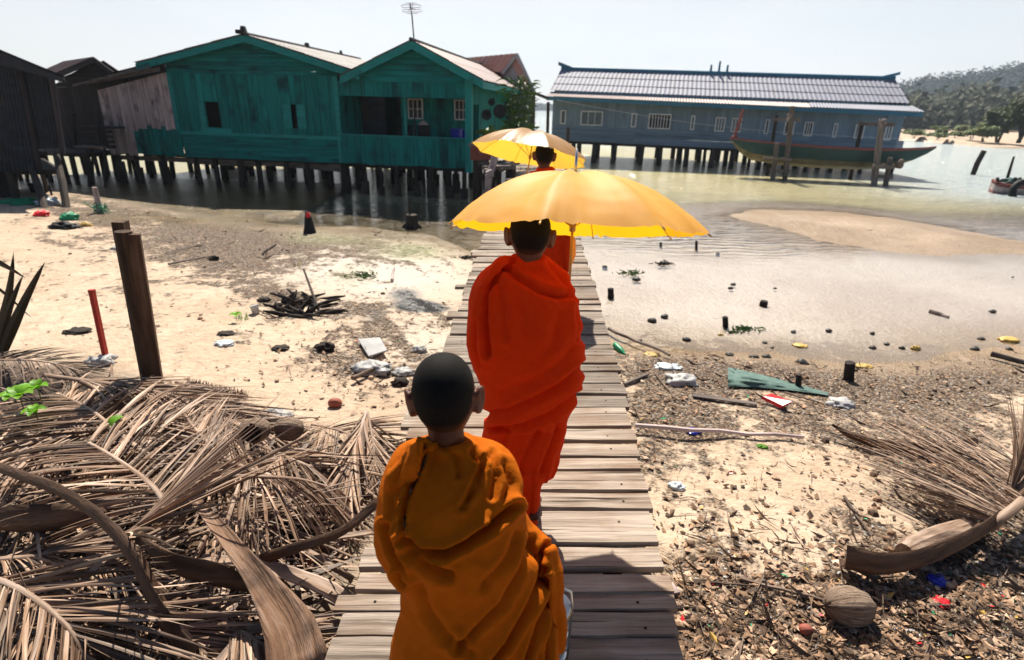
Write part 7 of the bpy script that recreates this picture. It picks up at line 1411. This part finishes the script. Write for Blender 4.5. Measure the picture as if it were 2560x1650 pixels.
hullpart(up_, 'boat_green', "hull_side"); hullpart([[p + nb_ * 2 * ((V(*secs[i][0][:2], 0) - V(*p[:2], 0)) @ nb_) for p in r_] for i, r_ in enumerate(up_)], 'boat_green', "hull_side"); hullpart(low_, 'boat_low', "hull_bottom")
b = MB(); b.tube([r_[0] + V(0, 0, .01) for r_ in up_], .03, 6); b.tube([r_[0] + nb_ * 2 * secs[i][3] + V(0, 0, .01) for i, r_ in enumerate(up_)], .03, 6); b.build("gunwale", M['boat_red'], bo)
b = MB(); X = lambda x, y, o=0: PBt(x, y, BOFF + o); b.tube([X(1828, 350), X(1836, 340), X(1846, 310), X(1858, 272)], .045, 6); b.tube([X(1838, 338, .3), X(1850, 305, .3), X(1852, 285, .3)], .035, 6); b.tube([X(1834, 345), X(1842, 338)], .09, 7)
for (x0, y0, x1, y1) in ((1838, 326, 1850, 322), (1843, 308, 1856, 304), (1848, 296, 1858, 292), (1850, 286, 1860, 280)): b.tube([X(x0, y0), X(x1, y1, .15)], .03, 5)
b.build("bow_frame", M['boat_red'], bo)
b = MB()
for i in range(2, 9): s0, k0, mz, hb = secs[i]; b.beam(s0 - nb_ * hb * .9 - V(0, 0, .06), s0 + nb_ * hb * .9 - V(0, 0, .06), .12, .03)
b.build("thwarts", M['grey_wood'], bo)
b = MB(); c = PBt(2238, 410, .25); b.lathe(c, [(0, 0), (.14, .01), (.17, .12), (.17, .2), (.12, .25), (0, .26)], 16, V(.9, -.4, .1)); obj1(b, "float_buoy", 'husk', c, "tan round float hanging against the boat hull at the second hoist", "float", None, True)
def hoist(label, front, back, beams, low, grp="timber boat hoists"):
    t = thing("boat_hoist", label, "hoist", PBt(front[0][2], front[0][3], 0), grp)
    for (xt, yt, xb, yb, w) in front: b = MB(); a = PBt(xb, yb, 0); a[2] = min(a[2], 0) - .25; b.tube([a, PBt(xt, yt, 0)], [w, w * .9], 8, jit=.15); b.build("post", M['grey_wood'], t)
    for (xt, yt, xb, yb, w) in back: b = MB(); a = PBt(xb, yb, 1.8); c = PBt(xt, yt, 1.8); b.tube([V(a[0], a[1], -.3), c], [w, w * .9], 8, jit=.15); b.build("post", M['stilt'], t)
    for (x0, y0, o0, x1, y1, o1, w) in beams: b = MB(); b.beam(PBt(x0, y0, o0), PBt(x1, y1, o1), w, w); b.build("beam", M['grey_wood'], t)
    b = MB(); c = PBt(*low, .0); 
    for k in range(14): p = c + V(rng.uniform(-.1, .1), rng.uniform(-.1, .1), rng.uniform(-.12, .12)); b.tube([p, p + V(rng.uniform(-.12, .12), 0, rng.uniform(-.1, .1))], .02, 5)
    b.build("lashing", M['weather'], t)
hoist("timber hoist at the boat's middle, its tallest post rising above the house eave", [(1981, 265, 1963, 452, .10), (1943, 357, 1932, 450, .10)], [(1942, 288, 1932, 360, .08)], [(1932, 298, 1.8, 1998, 300, -.0, .12), (1908, 395, -.15, 1980, 399, -.15, .10), (1925, 425, 0, 1975, 428, 0, .10)], (1975, 296))
hoist("timber hoist with a dark low crossbar nearer the boat's stern", [(2206, 300, 2186, 464, .11), (2226, 394, 2214, 467, .10)], [(2156, 304, 2142, 376, .08)], [(2150, 309, 1.8, 2234, 312, -.0, .13), (2182, 416, -.15, 2236, 418, -.15, .14), (2184, 440, 0, 2232, 443, 0, .12)], (2204, 306))
sbt = thing("small_boat", "small weathered red and white boat with a bare mast, afloat in the bay", "boat", at(2520, 482, 0)); Ys = at(2520, 482, 0)[1]
SS = [(2481, 449, 474, .05), (2492, 455, 482, .5), (2515, 462, 489, .72), (2545, 465, 493, .75), (2590, 466, 498, .6), (2640, 462, 500, .3)]
rw, lw2 = [], []; SS = [(x, a, k, hb * .6) for x, a, k, hb in SS]
for (x, ys, yk, hb) in SS:
    a, k = atY(x, ys, Ys - hb), atY(x, yk, Ys - hb * .8); a0, z0, z1 = atY(x, ys, Ys), a[2], max(k[2], -.05)
    rw.append([V(a[0], Ys - hb, z0), V(a[0], Ys - hb * .93, z0 - .10)]); lw2.append([V(a[0], Ys - hb * .93, z0 - .10), V(a[0], Ys - hb * .85, z0 - (z0 - z1) * .62), V(a[0], Ys - hb * .6, -.12), V(a[0] + hb, Ys, -.2), V(a[0] + 1.6 * hb, Ys + hb * .6, -.12), V(a[0] + 1.95 * hb, Ys + hb * .93, z0 - .1), V(a[0] + 2 * hb, Ys + hb, z0)])
for rows_, m, nm in ((rw, 'boat_red', "rail"), (lw2, 'weather', "hull")):
    b = MB(); n = len(rows_[0]); v = [p for r_ in rows_ for p in r_]; f = [(i * n + k, i * n + k + 1, (i + 1) * n + k + 1, (i + 1) * n + k) for i in range(len(rows_) - 1) for k in range(n - 1)]; K = len(v); b.add(v + [p + V(.0, .03, .02) for p in v], f + [tuple(K + i for i in q[::-1]) for q in f]); b.build(nm, M[m], sbt)
b = MB(); b.tube([r_[1] + V(0, -.02, -.12) for r_ in lw2], .03, 6); b.tube([r_[0] + V(0, -.01, 0) for r_ in rw], .035, 6); b.build("rubbing_strake", M['boat_red'], sbt)
b = MB(); b.tube([atY(2514, 462, Ys) - V(0, 0, .3), atY(2523, 430, Ys), atY(2535, 391, Ys)], [.05, .045, .03], 8); b.build("mast", M['stilt'], sbt)
for x in (2494, 2538, 2550): b = MB(); b.tube([atY(x, 460, Ys - .3), atY(x, 444, Ys - .3)], .05, 6); b.build("bollard", M['stilt'], sbt)
b = MB(); b.blob(atY(2528, 459, Ys - .1), (.45, .3, .2), 14, 8, .5); b.build("tarp", M['net'], sbt)
b = MB(); c = atY(2556, 483, Ys - 1.0); b.tube([c + V(.34 * math.cos(a), .1 * math.sin(a), .34 * math.sin(a)) for a in steps(0, 2 * PI, 20)], .11, 10); obj1(b, "rubber_tyre", 'black', c, "black tyre fender against the side of the small boat", "tyre", None, True)

# ------------------------------------------------------------------ trees and bushes on the far spit
def tree(label, x, y, ytop, wpx, D, m, n, s, name="mangrove_tree", cat="tree", grp="trees on the far spit"):
    b0 = at(x, y, .3); k = D / b0[1]; b0 = atY(x, y, D); b0[2] = max(b0[2], .1); top = atY(x, ytop, D)[2]; w = wpx / FPX * D / 2; h_ = top - b0[2]; t = thing(name, label, cat, b0, grp)
    tm = MB(); limbs = []
    for j in range(6): a = rng.uniform(0, 2 * PI); e = b0 + V(math.cos(a) * w * rng.uniform(.2, .65), math.sin(a) * w * .5, h_ * rng.uniform(.5, .9)); mid = b0 * .6 + e * .4 + V(0, 0, h_ * .08); tm.tube([b0 + V(rng.uniform(-.2, .2), 0, -.2), mid, e], [.028 * h_, .02 * h_, .006 * h_], 6); limbs.append(e)
    tm.build("trunk", M['stilt'], t); cm = MB()
    for e in limbs + [b0 + V(rng.uniform(-.6, .6) * w, rng.uniform(-.4, .4) * w, h_ * rng.uniform(.35, .9)) for _ in range(9)]: crown(cm, e, (w * .36, w * .36, h_ * .16), n, s, 0, .2)
    cm.build("crown", M[m], t); return t
tree("tall dark green mangrove tree standing at the right edge of the far spit", 2548, 352, 235, 110, 62, 'mangrove', 130, .22); tree("rounded mangrove tree with several bare trunks, between the tallest tree and the bushes", 2492, 352, 268, 80, 63, 'mangrove', 110, .2); tree("low spreading mangrove at the waterline left of the rounded mangrove", 2458, 350, 315, 70, 62, 'shrub', 60, .18); tree("mangrove tree beyond the frame edge with a broad crown", 2600, 352, 230, 120, 60, 'mangrove', 130, .22)
for (x, y, yt, w, lb) in ((2285, 341, 325, 60, 'pale green bush on the spit next to the end of the blue grey house'), (2352, 340, 322, 30, 'small upright bush in the middle of the white sand'), (2345, 345, 333, 60, 'low pale bush along the waterline below the upright bush'), (2408, 336, 313, 50, 'rounded green bush before the grey wood'), (2388, 342, 330, 40, 'flat bush at the waterline below the rounded green bush'), (2430, 345, 326, 50, 'pale bush beside the low spreading mangrove'), (2345, 326, 315, 40, 'dull green bush on the back edge of the white sand'), (2462, 328, 306, 50, 'dark bush behind the low spreading mangrove')): tree(lb, x, y, yt, w, 64 + (345 - y) * 1.2, 'shrub', 40, .2, "shore_bush", "bush", "bushes on the far spit")

# ------------------------------------------------------------------ sea air
hb = MB(); hb.box((-260, -4, -4.2), (420, 700, 75)); hz_o = hb.build("haze", []); hz_o["kind"] = "stuff"
hm = bpy.data.materials.new("haze air"); hm.use_nodes = True; hn = hm.node_tree; hn.nodes.clear()
ho = hn.nodes.new("ShaderNodeOutputMaterial"); hv = hn.nodes.new("ShaderNodeVolumePrincipled"); hv.inputs["Color"].default_value = (.74, .86, 1.0, 1); hv.inputs["Density"].default_value = .00045; hv.inputs["Anisotropy"].default_value = .35
hn.links.new(hv.outputs[0], ho.inputs["Volume"]); hz_o.data.materials.append(hm)
